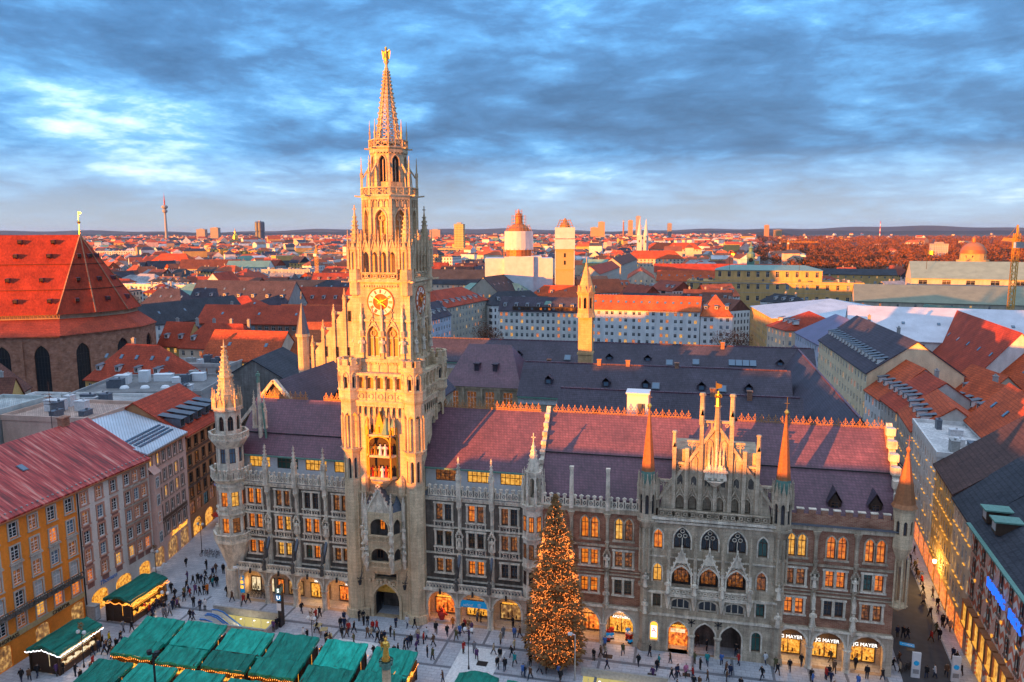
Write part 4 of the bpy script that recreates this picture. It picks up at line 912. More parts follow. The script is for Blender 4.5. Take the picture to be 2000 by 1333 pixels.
# ================================================================ the clock tower (parts of the town hall)
AX, AY = .3, 5.0
plain('sunset_tint', (.50, .26, .07), .35, 0, .5); plain('clock_orange', (.52, .11, .02), .6); plain('clock_white', (.85, .80, .70), .6)  # golden sunset reflection put into the colour of the tower panes
def face(k): return Matrix.Translation((AX, AY, 0)) @ Matrix.Rotation(k*math.pi/2, 4, 'Z')
def facepane(k, hw, x, z, w, h, lit_, frame='stone_trim', bars=1, transom=.6, d=.25):
    p = face(k) @ Vector((x, -hw+d, z)); return window(TH, p.x, p.y, p.z, w, h, lit_, frame, bars, transom, k*math.pi/2)
def ch(k, name, mesh_key, fn, hw, x, z, mats, out=0.):
    p = face(k) @ Vector((x, -hw-out, z)); return LIB.put(mesh_key, name, fn, TH, tuple(p), k*math.pi/2, mats)
H0 = 5.1
def tower():
    # lower shaft
    b = MB()
    for k in range(4):
        b.M = face(k)
        ops = [(-2.0, 2.0, .01, 5.3, 'q'), (-1.7, 1.7, 5.9, 8.6, 'o')] if k == 0 else [(-.8, .8, 22, 25.5, 'p'), (1.6, 3.0, 26, 29, 'p')]
        b.wall(-H0, H0, 0, 33.0, -H0, ops, 1.1 if k == 0 else .35)
    b.M = None
    b.build('tower_shaft', 'stone_tower', TH)
    b = MB()
    for k in range(4):
        b.M = face(k)
        for z, h, d in ((1.0, .25, .3), (0, 1.0, .22), (9.0, .3, .25), (18.9, .3, .3)): b.box(-H0-.2, -H0-d, z, -2.6 if k == 0 and z < 12 else H0+.2, -H0+.01, z+h); (k == 0 and z < 12) and b.box(2.6, -H0-d, z, H0+.2, -H0+.01, z+h)
        for x in (-1, 1): b.box(x*4.45-.75, -H0-.5, 1.2, x*4.45+.75, -H0, 18.9); b.ext([(x*4.45-.8, 18.9), (x*4.45+.8, 18.9), (x*4.45, 20.6)], -H0-.45, -H0)
    b.M = face(0); b.archband(-2.0, 2.0, .01, 5.3, 'q', .4, -H0-.22, -H0+.02); b.archband(-1.7, 1.7, 5.9, 8.6, 'o', .3, -H0-.18, -H0+.02)
    for i in range(9): b.cbox(-2.5+i*.62, -H0-.2, 5.45+.25*math.sin(i*1.9), .4, .3, .45)
    b.M = None; b.build('tower_buttress', 'stone_tower', TH)
    b = MB(); b.M = face(0); b.box(-2.0, -H0+3.5, 0, 2.0, -H0+3.6, 5.3, 0); b.box(-1.9, -H0+.7, 3.6, 1.9, -H0+.8, 5.2, 1); b.box(-1.7, -H0+1.0, 5.9, 1.7, -H0+1.1, 8.6, 0)
    for i in range(9): b.ring(-1.5+i*.38, 4.3+.25*(i % 2), -H0+.62, .08, .05, .06, 6, 1)
    for s in (-1, 1): b.box(s*1.95-.05, -H0+.7, 0, s*1.95+.05, -H0+2.4, 3.6, 2)
    b.M = None; b.build('portal_gate', ['stone_dark', 'gold', 'iron'], TH)
    facepane(0, H0, .55, 6.1, .9, 1.9, 'lit_dim', 'wood', 1, .6, 1.0); facepane(0, H0, -.6, 6.1, .9, 1.9, 'glass_dark', 'wood', 1, .6, 1.0)
    for s in (-3.4, 3.5):
        b = MB(); b.bar((0, 0, 0), (0, -1.1, -.9), .06); b.bar((0, 0, .9), (0, -1.1, -.9), .05); b.frus(0, -1.1, -1.5, -.9, .18, .3, 6); [b.bar((0, -.9, -.8), (.5*math.cos(i), -1.0+.3*math.sin(i), -.5), .05) for i in range(5)]
        p = face(0) @ Vector((s, -H0-.5, 7.0)); b.build('wall_lantern', 'iron', TH, False, tuple(p))
    for k in range(1, 4):
        facepane(k, H0, 0, 22, 1.6, 3.5, 'glass_dark', d=.3); facepane(k, H0, 2.3, 26, 1.4, 3.0, 'glass_dark', d=.3)
    # octagonal corner turrets, with free columns in their upper half
    for k in range(4):
        c = face(k) @ Vector((-4.75, -4.75, 0)); cx, cy = c.x, c.y
        b = MB()
        b.frus(cx, cy, 0, 1.2, 1.75, 1.6, 8); b.frus(cx, cy, 1.2, 20, 1.35, 1.3, 8); octwall(b, cx, cy, 1.18, 20, 25.3, [(-.26, .26, 21.0, 24.2, 'p')], .25)
        b.frus(cx, cy, 24.9, 25.6, 1.3, 1.75, 8); b.frus(cx, cy, 25.6, 30.2, .75, .75, 8)
        for j in range(8):
            a = math.pi/8+j*math.pi/4; b.frus(cx+1.32*math.cos(a), cy+1.32*math.sin(a), 25.6, 30.2, .17, .17, 6)
        octwall(b, cx, cy, 1.3, 29.4, 32.6, [(-.38, .38, 29.41, 30.8, 'p')], .2); b.frus(cx, cy, 32.4, 32.9, 1.5, 1.8, 8)
        octwall(b, cx, cy, 1.55, 32.9, 37.6, [(-.3, .3, 34.3, 36.0, 'r')], .25)
        for z in (34.0, 36.9): b.frus(cx, cy, z, z+.22, 1.8, 1.8, 8, 0)
        b.frus(cx, cy, 37.0, 37.1, 1.62, 1.62, 8)
        for j in range(8):
            b.M = octa(cx, cy, 1.55, j); b.box(-.38, -1.66, 37.6, .38, -1.3, 38.4); b.box(-.44, -1.72, 38.4, .44, -1.26, 38.52); b.box(-.66, -1.6, 37.3, .66, -1.35, 37.62); b.archband(-.3, .3, 35.2, 36.6, 'p', .12, -1.68, -1.5); b.M = None
        b.build('corner_turret', 'stone_tower', TH)
        octpanes(cx, cy, 1.55, 0, 34.3, .6, 1.7, 'glass_dark', range(8), 'stone_trim', 0, 0, .2)
        octpanes(cx, cy, 1.18, 0, 21.0, .52, 3.2, 'glass_dark', range(8), 'stone_trim', 0, 0, .2)
    # frieze and gallery between the corner turrets
    b = MB()
    for k in range(4):
        b.M = face(k); yy = -H0
        for i in range(8):
            x = -3.0+i*.857; b.archband(x-.3, x+.3, 30.6, 31.9, 'p', .13, yy-.35, yy+.0); b.box(x+.3, yy-.38, 30.2, x+.557, yy, 31.6)
        b.box(-3.6, yy-.4, 31.75, 3.6, yy+.01, 32.3); b.box(-3.6, yy-.55, 32.3, 3.6, yy, 32.6); b.box(-3.6, yy-.3, 32.6, 3.6, yy+.2, 33.9)
        for i in range(5):
            x = -2.9+i*1.45; b.ring(x, 33.2, yy-.42, .28, .14, .14, 10)
            b.box(x-.8, yy-.42, 32.6, x-.68, yy-.3, 33.9)
        b.box(-3.5, yy-.5, 33.9, 3.5, yy+.1, 34.15)
        b.wall(-3.5, 3.5, 34.15, 36.3, yy-.3, [(-2.9+i*1.45-.48, -2.9+i*1.45+.48, 34.3, 35.9, 's') for i in range(5)], .3)
        for i in range(6): x = -3.62+i*1.45; b.box(x-.16, yy-.5, 34.15, x+.16, yy-.3, 36.2); b.frus(x, yy-.5, 35.6, 36.2, .1, .28, 6)
        b.box(-3.7, yy-.6, 36.2, 3.7, yy+.2, 36.55)
        b.box(-3.7, yy+.1, 34, 3.7, yy+.2, 36.2, 1)
    b.M = None; b.box(AX-H0, AY-H0, 36.3, AX+H0, AY+H0, 36.5); b.build('tower_gallery', ['stone_tower', 'sunset_tint'], TH)
    # upper shaft
    H1 = 4.28
    b = MB()
    for k in range(4):
        b.M = face(k); b.wall(-H1, H1, 36.4, 49.3, -H1, [(-2.15, -.45, 38.7, 43.1, 'p'), (.75, 2.45, 38.7, 43.1, 'p')], .4)
    b.M = None; b.build('tower_upper_shaft', 'stone_tower', TH)
    b = MB()
    for k in range(4):
        b.M = face(k)
        b.box(-H1-.12, -H1-.25, 37.9, H1+.12, -H1, 38.35); b.box(-H1-.1, -H1-.18, 43.7, H1+.1, -H1, 44.0)
        for i in range(6): x = -3.3+i*1.32; b.box(x-.1, -H1-.15, 36.4, x+.1, -H1, 37.9); b.archband(x+.2, x+1.12, 36.4, 37.8, 'o', .12, -H1-.12, -H1)
        for a, c in ((-2.15, -.45), (.75, 2.45)):
            b.archband(a, c, 38.7, 43.1, 'p', .18, -H1-.14, -H1+.01); m = (a+c)/2
            for s in (-1, 1): b.bar((m+s*1.0, -H1-.08, 42.2), (m, -H1-.08, 44.3), .2, .13)
            b.cbox(m, -H1-.1, 44.1, .16, .16, 1.4); b.cbox(m, -H1-.1, 44.9, .5, .16, .16)
            b.ring(m, 42.0, -H1+.12, .36, .09, .1, 10); b.box(m-.06, -H1+.12, 38.7, m+.06, -H1+.22, 41.7)
        for x in (-2.9, .15, 3.2): b.box(x-.22, -H1-.3, 38.4, x+.22, -H1, 39.3); b.frus(x, -H1-.25, 41.6, 42.4, .4, .4, 6)
        for s in (-1, 1):    # carved brackets under the top corners
            b.frus(s*3.65, -3.65, 46.6, 47.4, .25, .85, 8); b.frus(s*3.65, -3.65, 45.9, 46.6, .1, .3, 8)
        b.box(-2.6, -H1-.12, 48.75, 2.6, -H1, 49.0)
        for i in range(14): b.box(-2.55+i*.38, -H1-.2, 48.5, -2.35+i*.38, -H1, 48.75)
    b.M = None; b.build('tower_ornament', 'stone_tower', TH)
    for k in range(4):
        facepane(k, H1, -1.3, 38.7, 1.7, 4.4, 'sunset_tint', d=.3); facepane(k, H1, 1.6, 38.7, 1.7, 4.4, 'sunset_tint', d=.3)
        for x in (-2.9, .15, 3.2):
            ch(k, 'statue', 'tw_stat', lambda b: figure(b, 0, 0, 0, 2.2), H1, x, 39.3, 'stone_trim', .3); ch(k, 'pinnacle', 'tw_pin', lambda b: pinnacle(b, 0, 0, 0, 4.0, .36), H1, x, 42.3, 'stone_trim', .28)
    # clock faces
    def clock(b):
        b.ring(0, 0, -.12, 1.85, .16, .14, 40, 0); b.ring(0, 0, -.06, 1.12, .73, .05, 40, 1); b.ring(0, 0, -.1, 1.0, .12, .1, 32, 0)
        b.ring(0, 0, -.05, .02, .98, .04, 32, 2)
        for i in range(12):
            a = i*math.pi/6; ca, sa = math.sin(a), math.cos(a); n = [2, 1, 2, 3, 2, 1, 2, 3, 3, 2, 1, 2][i]
            for j in range(n):
                o = (j-(n-1)/2)*.13; b.bar((1.24*ca+o*sa, -.09, 1.24*sa-o*ca), (1.72*ca+o*sa, -.09, 1.72*sa-o*ca), .05, .075, 0)
        for i in range(16):
            a = i*math.pi/8; r = .62 if i % 2 else .85; b.add([(.13*math.sin(a-.2), -.1, .13*math.cos(a-.2)), (r*math.sin(a), -.1, r*math.cos(a)), (.13*math.sin(a+.2), -.1, .13*math.cos(a+.2))], [(0, 1, 2)], 3)
        b.ring(0, 0, -.16, .01, .2, .1, 12, 3)
    for k in range(4):
        o = ch(k, 'clock', 'clock', clock, H1, 0, 46.45, ['clock_orange', 'clock_white', 'clock_orange', 'gold'])
        LIB.put('hand_m', 'clock_hand', lambda b: (b.bar((-.5*math.sin(1.12), -.2, -.5*math.cos(1.12)), (1.65*math.sin(1.12), -.2, 1.65*math.cos(1.12)), .05, .1), b.frus(1.2*math.sin(1.12), -.2, 1.2*math.cos(1.12)-.08, 1.2*math.cos(1.12)+.08, .13, .13, 6)), o, (0, 0, 0), 0, 'gold')
        LIB.put('hand_h', 'clock_hand', lambda b: (b.bar((.3*math.sin(2.2), -.23, .3*math.cos(2.2)), (-1.05*math.sin(2.2), -.23, -1.05*math.cos(2.2)), .05, .13), b.bar((0, -.23, 0), (1.0*math.sin(2.25), -.23, 1.0*math.cos(2.25)), .05, .14)), o, (0, 0, 0), 0, 'gold')
    # open belvedere
    H2 = 4.45
    b = MB()
    for k in range(4):
        b.M = face(k)
        b.box(-H2-.15, -H2-.2, 49.2, H2+.15, -H2+.3, 49.5)
        b.wall(-2.6, 2.6, 50.5, 54.0, -H2+.05, [(-2.6+i*1.3+.22, -2.6+i*1.3+1.08, 50.5, 53.4, 'p') for i in range(4)], .3)
        for i in range(4):
            x = -1.95+i*1.3
            for s in (-1, 1): b.bar((x+s*.62, -H2, 53.1), (x, -H2, 55.2), .26, .16)
            b.ext([(x-.5, 53.4), (x+.5, 53.4), (x, 54.8)], -H2-.02, -H2+.2); b.cbox(x, -H2, 55.0, .15, .15, .9); b.cbox(x, -H2, 55.5, .4, .15, .13)
        for i in range(5): x = -2.6+i*1.3; b.frus(x, -H2-.1, 50.5, 53.2, .13, .13, 6)
    b.M = None; b.box(AX-H2, AY-H2, 49.25, AX+H2, AY+H2, 49.4); b.build('belvedere', 'stone_tower', TH)
    for k in range(4):
        b = MB(); b.M = face(k); lattice(b, -2.6, 2.6, -H2-.08, 49.5, 50.55, 4, .12, .16, 0, 'q'); b.M = None; b.build('balustrade', 'stone_tower', TH)
        for i in range(5): ch(k, 'pinnacle', 'bel_pin', lambda b: pinnacle(b, 0, 0, 0, 3.6, .26), H2, -2.6+i*1.3, 52.8, 'stone_tower', .08)
        c = face(k) @ Vector((-3.75, -3.75, 0)); cx, cy = c.x, c.y
        b = MB(); octwall(b, cx, cy, .92, 47.4, 54.0, [(-.2, .2, 50.9, 53.4, 'p')], .2); b.frus(cx, cy, 47.2, 47.5, .6, 1.0, 8); b.frus(cx, cy, 49.3, 49.6, 1.1, 1.1, 8)
        for j in range(8):
            b.M = octa(cx, cy, .9, j); b.ext([(-.38, 53.6), (.38, 53.6), (0, 55.1)], -1.0, -.84); b.M = None
        b.frus(cx, cy, 54, 58.8, .72, .1, 8)
        for j in range(8):
            a = math.pi/8+j*math.pi/4
            for q in range(7): b.cbox(cx+(.76-.088*q)*math.cos(a), cy+(.76-.088*q)*math.sin(a), 54.6+.58*q, .15, .15, .15)
        for z in (55.8, 57.4): b.frus(cx, cy, z, z+.15, .72-(z-54)*.13+.14, .72-(z-54)*.13+.14, 8)
        b.bar((cx, cy, 58.7), (cx, cy, 59.8), .12); b.cbox(cx, cy, 59.2, .5, .12, .12)
        b.build('corner_spire', 'stone_tower', TH)
        octpanes(cx, cy, .92, 0, 50.9, .4, 2.5, 'sunset_tint', range(8), 'stone_trim', 0, 0, .15)
        for j in range(4):
            a = math.pi/4+j*math.pi/2; LIB.put('cs_pin', 'pinnacle', lambda b: pinnacle(b, 0, 0, 0, 5.4, .3), TH, (cx+1.12*math.cos(a), cy+1.12*math.sin(a), 51), 0, 'stone_tower')
        p = face(k) @ Vector((-4.6, -4.6, 49.2)); q = face(k) @ Vector((-5.3, -5.3, 49.3)); b = MB(); b.bar(p, q, .2, .2); b.build('gargoyle', 'stone_tower', TH)
    # octagon
    A3 = 3.5
    b = MB(); octwall(b, AX, AY, A3, 49.4, 61.0, [(-.78, .78, 54.2, 59.2, 'p')], .45)
    for k in range(8):
        b.M = octa(AX, AY, A3, k); b.archband(-.78, .78, 54.2, 59.2, 'p', .2, -A3-.14, -A3+.01)
        b.box(-.07, -A3+.2, 54.2, .07, -A3+.3, 57.8); b.ring(0, 58.0, -A3+.2, .34, .1, .1, 10)
        for i in range(3): x = -.84+i*.84; b.archband(x-.28, x+.28, 59.5, 60.5, 'p', .1, -A3-.2, -A3+.01)
        b.box(-1.45, -A3-.2, 60.5, 1.45, -A3, 61.0); b.box(-1.45, -A3-.12, 53.6, 1.45, -A3, 53.9)
        a = A3/math.cos(math.pi/8); b.M = octa(AX, AY, A3, k) @ Matrix.Rotation(math.pi/8, 4, 'Z'); b.box(-.22, -a-.18, 53, .22, -a+.2, 60.6); b.M = None
    b.frus(AX, AY, 60.9, 61.1, 4.1, 4.1, 8); b.build('octagon', 'stone_tower', TH)
    octpanes(AX, AY, A3, 0, 54.2, 1.56, 4.9, 'sunset_tint', range(8), 'stone_trim', 1, .55, .4)
    b = MB(); octrail(b, AX, AY, 4.05, 61.1, 62.25, 3, 0, 'x', .18); b.build('octagon_balustrade', 'stone_tower', TH)
    A4 = 2.35
    b = MB(); octwall(b, AX, AY, A4, 61.0, 67.6, [(-.5, .5, 63.0, 66.6, 'p')], .4)
    for k in range(8):
        b.M = octa(AX, AY, A4, k); b.archband(-.5, .5, 63, 66.6, 'p', .15, -A4-.12, -A4+.01); b.box(-.05, -A4+.15, 63, .05, -A4+.25, 66); b.box(-1, -A4-.15, 67.0, 1, -A4, 67.4)
        for i in range(4): b.box(-.8+i*.45, -A4-.2, 66.85, -.6+i*.45, -A4, 67.0)
        b.M = None
    b.frus(AX, AY, 67.4, 67.7, 2.6, 2.8, 8); b.build('belfry', 'stone_tower', TH)
    octpanes(AX, AY, A4, 0, 63.0, 1.0, 3.6, 'glass_dark', range(8), 'iron', 1, .5, .35)
    b = MB(); octrail(b, AX, AY, 2.75, 67.7, 68.8, 2, 0, 'x', .16); b.build('belfry_balustrade', 'stone_tower', TH)
    for k in range(8):
        a = math.pi/8+k*math.pi/4; ca, sa = math.cos(a), math.sin(a)
        LIB.put('oc_pin', 'pinnacle', lambda b: pinnacle(b, 0, 0, 0, 5.3, .34), TH, (AX+3.85*ca, AY+3.85*sa, 61.2), a, 'stone_tower')
        LIB.put('sp_pin', 'pinnacle', lambda b: pinnacle(b, 0, 0, 0, 3.6, .2), TH, (AX+2.55*ca, AY+2.55*sa, 67.9), a, 'stone_tower')
        b = MB(); b.bar((AX+3.7*ca, AY+3.7*sa, 63.6), (AX+2.4*ca, AY+2.4*sa, 65.6), .22, .22); b.bar((AX+3.2*ca, AY+3.2*sa, 62.2), (AX+3.0*ca, AY+3.0*sa, 64.6), .14); b.build('flying_buttress', 'stone_tower', TH)
        b = MB(); b.bar((AX+2.7*ca, AY+2.7*sa, 67.55), (AX+3.35*ca, AY+3.35*sa, 67.6), .16, .2); b.bar((AX+4.0*ca, AY+4.0*sa, 61.0), (AX+4.9*ca, AY+4.9*sa, 61.1), .18, .2); b.build('gargoyle', 'stone_tower', TH)
    # openwork spire
    b = MB(); r0, z0, z1 = 1.72, 68.5, 78.6
    rr = lambda z: r0+(.16-r0)*(z-z0)/(z1-z0)
    for k in range(8):
        a = math.pi/8+k*math.pi/4; a2 = a+math.pi/4
        P = lambda z, t=a: (AX+rr(z)*math.cos(t), AY+rr(z)*math.sin(t), z)
        b.bar(P(z0), P(z1), .2, .2)
        z = z0
        while z < z1-.4:
            h = .75*(.35+rr(z)/r0)
            b.bar(P(z), P(z, a2), .1, .12); b.bar(P(z), P(min(z+h, z1), a2), .08, .08); b.bar(P(z, a2), P(min(z+h, z1)), .08, .08)
            q = P(z+.3*h); b.cbox(q[0]+.14*math.cos(a), q[1]+.14*math.sin(a), q[2], .17, .17, .2)
            z += h
    b.frus(AX, AY, 77.2, 77.45, .5, .5, 8); b.frus(AX, AY, 78.4, 79.6, .2, .16, 8); b.frus(AX, AY, 79.1, 79.5, .2, .42, 8); b.frus(AX, AY, z0-.2, z0+.1, 1.9, 1.85, 8)
    b.build('spire', 'stone_tower', TH)
    b = MB(); b.lathe(AX, AY, [(.3, 79.5), (.34, 79.9), (.26, 80.5), (.3, 80.75), (.12, 80.95), (.17, 81.1), (.17, 81.3), (.0, 81.5)], 10)
    for s in (-1, 1): b.bar((AX+s*.26, AY, 80.75), (AX+s*.62, AY-.1, 81.0), .14); b.add([(AX+s*.3, AY, 80.7), (AX+s*.66, AY, 80.9), (AX+s*.5, AY, 79.8), (AX+s*.25, AY, 79.7)], [(0, 1, 2, 3)])
    b.build('spire_figure', 'gold', TH)
    # oriel balconies over the portal
    yF, yS = -2.1, -.1+AY-H0     # front and wall planes
    def plan(w1, w2, y1): return [(AX-w2, yS), (AX-w1, y1), (AX+w1, y1), (AX+w2, yS)]
    b = MB(); b.prism(plan(1.75, 3.0, yF), 8.1, 8.6); b.prism(plan(1.75, 3.0, yF), 12.0, 12.5); b.prism(plan(1.8, 3.05, yF-.05), 16.4, 16.8)
    b.prism(plan(1.0, 2.4, yF+.9), 7.2, 8.1); b.prism(plan(.5, 1.8, yF+1.4), 6.6, 7.2) if False else None
    side = math.atan2(yS-yF, 1.25); sw = math.hypot(yS-yF, 1.25)
    for z0_, z1_ in ((8.6, 12.0), (12.5, 16.4)):
        b.wall(AX-1.75, AX+1.75, z0_, z1_, yF, [(AX-1.4, AX+1.4, z0_+.9, z1_-.45, 'o')], .3)
        b.M = Matrix.Translation((AX+1.75, yF, 0)) @ Matrix.Rotation(side, 4, 'Z'); b.wall(0, sw, z0_, z1_, 0, [(.5, sw-.5, z0_+.9, z1_-.7, 'p')], .3)
        b.M = Matrix.Translation((AX-1.75, yF, 0)) @ Matrix.Rotation(-side, 4, 'Z') @ Matrix.Translation((-sw, 0, 0)); b.wall(0, sw, z0_, z1_, 0, [(.5, sw-.5, z0_+.9, z1_-.7, 'p')], .3); b.M = None
        b.archband(AX-1.4, AX+1.4, z0_+.9, z1_-.45, 'o', .2, yF-.14, yF+.01)
        lattice(b, AX-1.7, AX+1.7, yF-.16, z0_, z0_+.95, 5, .1, .14, 0, 'x')
    b.build('oriel', 'stone_tower', TH)
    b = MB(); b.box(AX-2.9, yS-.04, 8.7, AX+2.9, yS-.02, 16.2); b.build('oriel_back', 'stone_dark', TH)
    window(TH, AX-.7, yS-.12, 9.2, 1.0, 1.9, 'glass_dark', 'wood'); window(TH, AX+.9, yS-.12, 9.2, 1.0, 2.2, 'shop_dim', 'wood'); window(TH, AX-.2, yS-.12, 13.6, .8, 1.8, 'lit_orange', 'wood'); window(TH, AX+1.0, yS-.12, 13.2, 1.0, 2.2, 'shop_dim', 'wood')
    b = MB(); b.ext([(AX-1.9, 16.8), (AX+1.9, 16.8), (AX, 20.0)], yF+.1, yF+.3, 1); b.add([(AX-1.9, yF, 16.8), (AX+1.9, yF, 16.8), (AX, yF, 20.1), (AX-1.9, yS, 16.8), (AX+1.9, yS, 16.8), (AX, yS, 20.1)], [(0, 2, 5, 3), (1, 4, 5, 2)], 0)
    for s in (-1, 1):
        b.bar((AX+s*2.05, yF-.05, 16.6), (AX, yF-.05, 20.3), .3, .24, 1)
        for t in (.15, .3, .45, .6, .75, .9): b.cbox(AX+s*2.05*(1-t)+s*.15, yF-.05, 16.6+3.7*t+.08, .2, .2, .22, 1)
        b.add([(AX+s*1.8, yF, 16.8), (AX+s*3.05, yS, 16.8), (AX+s*2.0, yS, 18.9)], [(0, 1, 2) if s > 0 else (0, 2, 1)], 0)
    b.ring(AX, 17.6, yF-.04, .35, .12, .16, 12, 1); b.cbox(AX, yF-.05, 20.1, .22, .22, .9, 1); b.cbox(AX, yF-.05, 20.6, .65, .22, .2, 1); b.build('oriel_roof', ['lead', 'stone_trim'], TH)
    for x, y in ((AX-1.9, yF-.1), (AX+1.9, yF-.1), (AX-3.1, yS-.3), (AX+3.1, yS-.3)):
        LIB.put('or_pin', 'pinnacle', lambda b: pinnacle(b, 0, 0, 0, 4.6, .42), TH, (x, y, 15.2), 0, 'stone_trim')
        LIB.put('or_st', 'buttress_statue', lambda b: (figure(b, 0, -.3, 9.4, 1.9), figure(b, 0, -.3, 12.8, 1.8), b.box(-.2, -.12, 8, .2, .2, 15.4), b.frus(0, -.2, 8.4, 9.4, .1, .42, 6), b.frus(0, -.2, 12.0, 12.8, .15, .42, 6), b.frus(0, -.25, 11.4, 11.9, .38, .1, 6)), TH, (x, y, 0), 0, 'stone_trim')
    # glockenspiel: two stages of figures under a canopy
    yg = AY-H0
    b = MB(); HX = 1.9
    b.box(AX-2.3, yg-.15, 21.2, AX+2.3, yg-.02, 29.0, 1)
    for z in (21.4, 24.6, 27.6): b.prism([(AX-2.4, yg), (AX-1.7, yg-1.15), (AX+1.7, yg-1.15), (AX+2.4, yg)], z, z+.3)
    b.frus(AX, yg-.2, 19.8, 21.4, .4, 1.9, 8)
    for x in (-2.3, -1.65, 1.65, 2.3): b.bar((AX+x, yg-(1.05 if abs(x) < 2 else .2), 21.4), (AX+x, yg-(1.05 if abs(x) < 2 else .2), 28.6), .2, .2, 2)
    b.ext([(AX-1.0, 27.9), (AX+1.0, 27.9), (AX, 31.2)], yg-.9, yg-.2, 2); b.frus(AX+.9, yg-.6, 28, 30.6, .75, .0, 8, 3)
    for s in (-1, 1): b.frus(AX+s*1.95, yg-.5, 27.9, 29.0, .5, .5, 8, 2); b.frus(AX+s*1.95, yg-.5, 29.0, 30.4, .55, 0, 8, 3 if s > 0 else 2)
    b.archband(AX-1.5, AX+1.5, 24.9, 27.6, 's', .2, yg-1.2, yg-1.0, 2)
    b.build('glockenspiel_stage', ['stone_tower', 'wood_dark', 'gold', 'copper_green'], TH)
    for i in range(7): LIB.put(('spin', i % 3), 'pinnacle', lambda b: pinnacle(b, 0, 0, 0, 2.2+.5*(i % 3), .2), TH, (AX-2.2+i*.73, yg-.8, 28.0), 0, 'stone_tower')
    for i in range(9):
        cm = ['red_paint', 'gold', 'copper', 'white_paint'][i % 4]
        LIB.put(('gf', cm), 'carillon_figure', lambda b: figure(b, 0, 0, 0, 1.6), TH, (AX-1.5+(i % 5)*.75, yg-.62-.15*(i % 2), 24.9), 0, cm)
        if i < 6: LIB.put(('gf', cm), 'carillon_figure', lambda b: figure(b, 0, 0, 0, 1.6), TH, (AX-1.3+i*.52, yg-.6-.2*(i % 2), 21.7), 0, cm)
    for x, z in ((-2.7, 19.2), (2.8, 19.0)):
        b = MB(); b.frus(AX+x, yg-.1, z, z+2.0, .6, .6, 8); b.frus(AX+x, yg-.1, z-.9, z, .1, .65, 8); b.frus(AX+x, yg-.1, z+2, z+2.9, .65, 0, 8); b.build('bartizan', 'stone_tower', TH)
tower()
# ================================================================ houses
FOOT = []          # (x, y, r) footprints taken, for the far houses to avoid
CITY_LITS = [(6, 'glass_dark'), (1.6, 'glass_blue'), (1.3, 'lit_orange'), (1.0, 'lit_yellow')]
RED = (.66, .115, .035, 1); RED2 = (.52, .075, .032, 1); BROWN = (.20, .075, .05, 1); SLATE = (.085, .075, .10, 1); SLATE2 = (.06, .065, .08, 1); GREEN = (.16, .31, .25, 1); WHITE = (.62, .64, .68, 1)
CREAM = (.74, .58, .43, 1); WALLW = (.74, .73, .70, 1); YEL = (.68, .42, .15, 1); GREYW = (.36, .35, .34, 1); OCH = (.64, .40, .155, 1); PINK = (.78, .52, .44, 1)
def chimney_mesh(b): b.cbox(0, 0, -1.2, .9, .7, 2.6); b.cbox(0, 0, 1.4, 1.1, .9, .15); b.cbox(-.2, 0, 1.5, .25, .25, .4); b.cbox(.2, 0, 1.5, .25, .25, .4)
def dormer_mesh(b):
    b.box(-.65, -.9, 0, .65, 1.3, 1.25, 0); b.add([(-.85, -1.1, 1.25), (.85, -1.1, 1.25), (.85, 1.8, 1.75), (-.85, 1.8, 1.75), (-.85, -1.1, 1.35), (.85, -1.1, 1.35), (.85, 1.8, 1.85), (-.85, 1.8, 1.85)], [(0, 3, 2, 1), (4, 5, 6, 7), (0, 1, 5, 4), (1, 2, 6, 5), (3, 0, 4, 7)], 1)
    b.box(-.45, -.94, .2, .45, -.9, 1.1, 2); b.box(-.03, -.97, .2, .03, -.94, 1.1, 0)
def skylight_mesh(b): b.box(-.4, -.6, .05, .4, .6, .12, 0); b.box(-.5, -.7, 0, .5, .7, .06, 1)
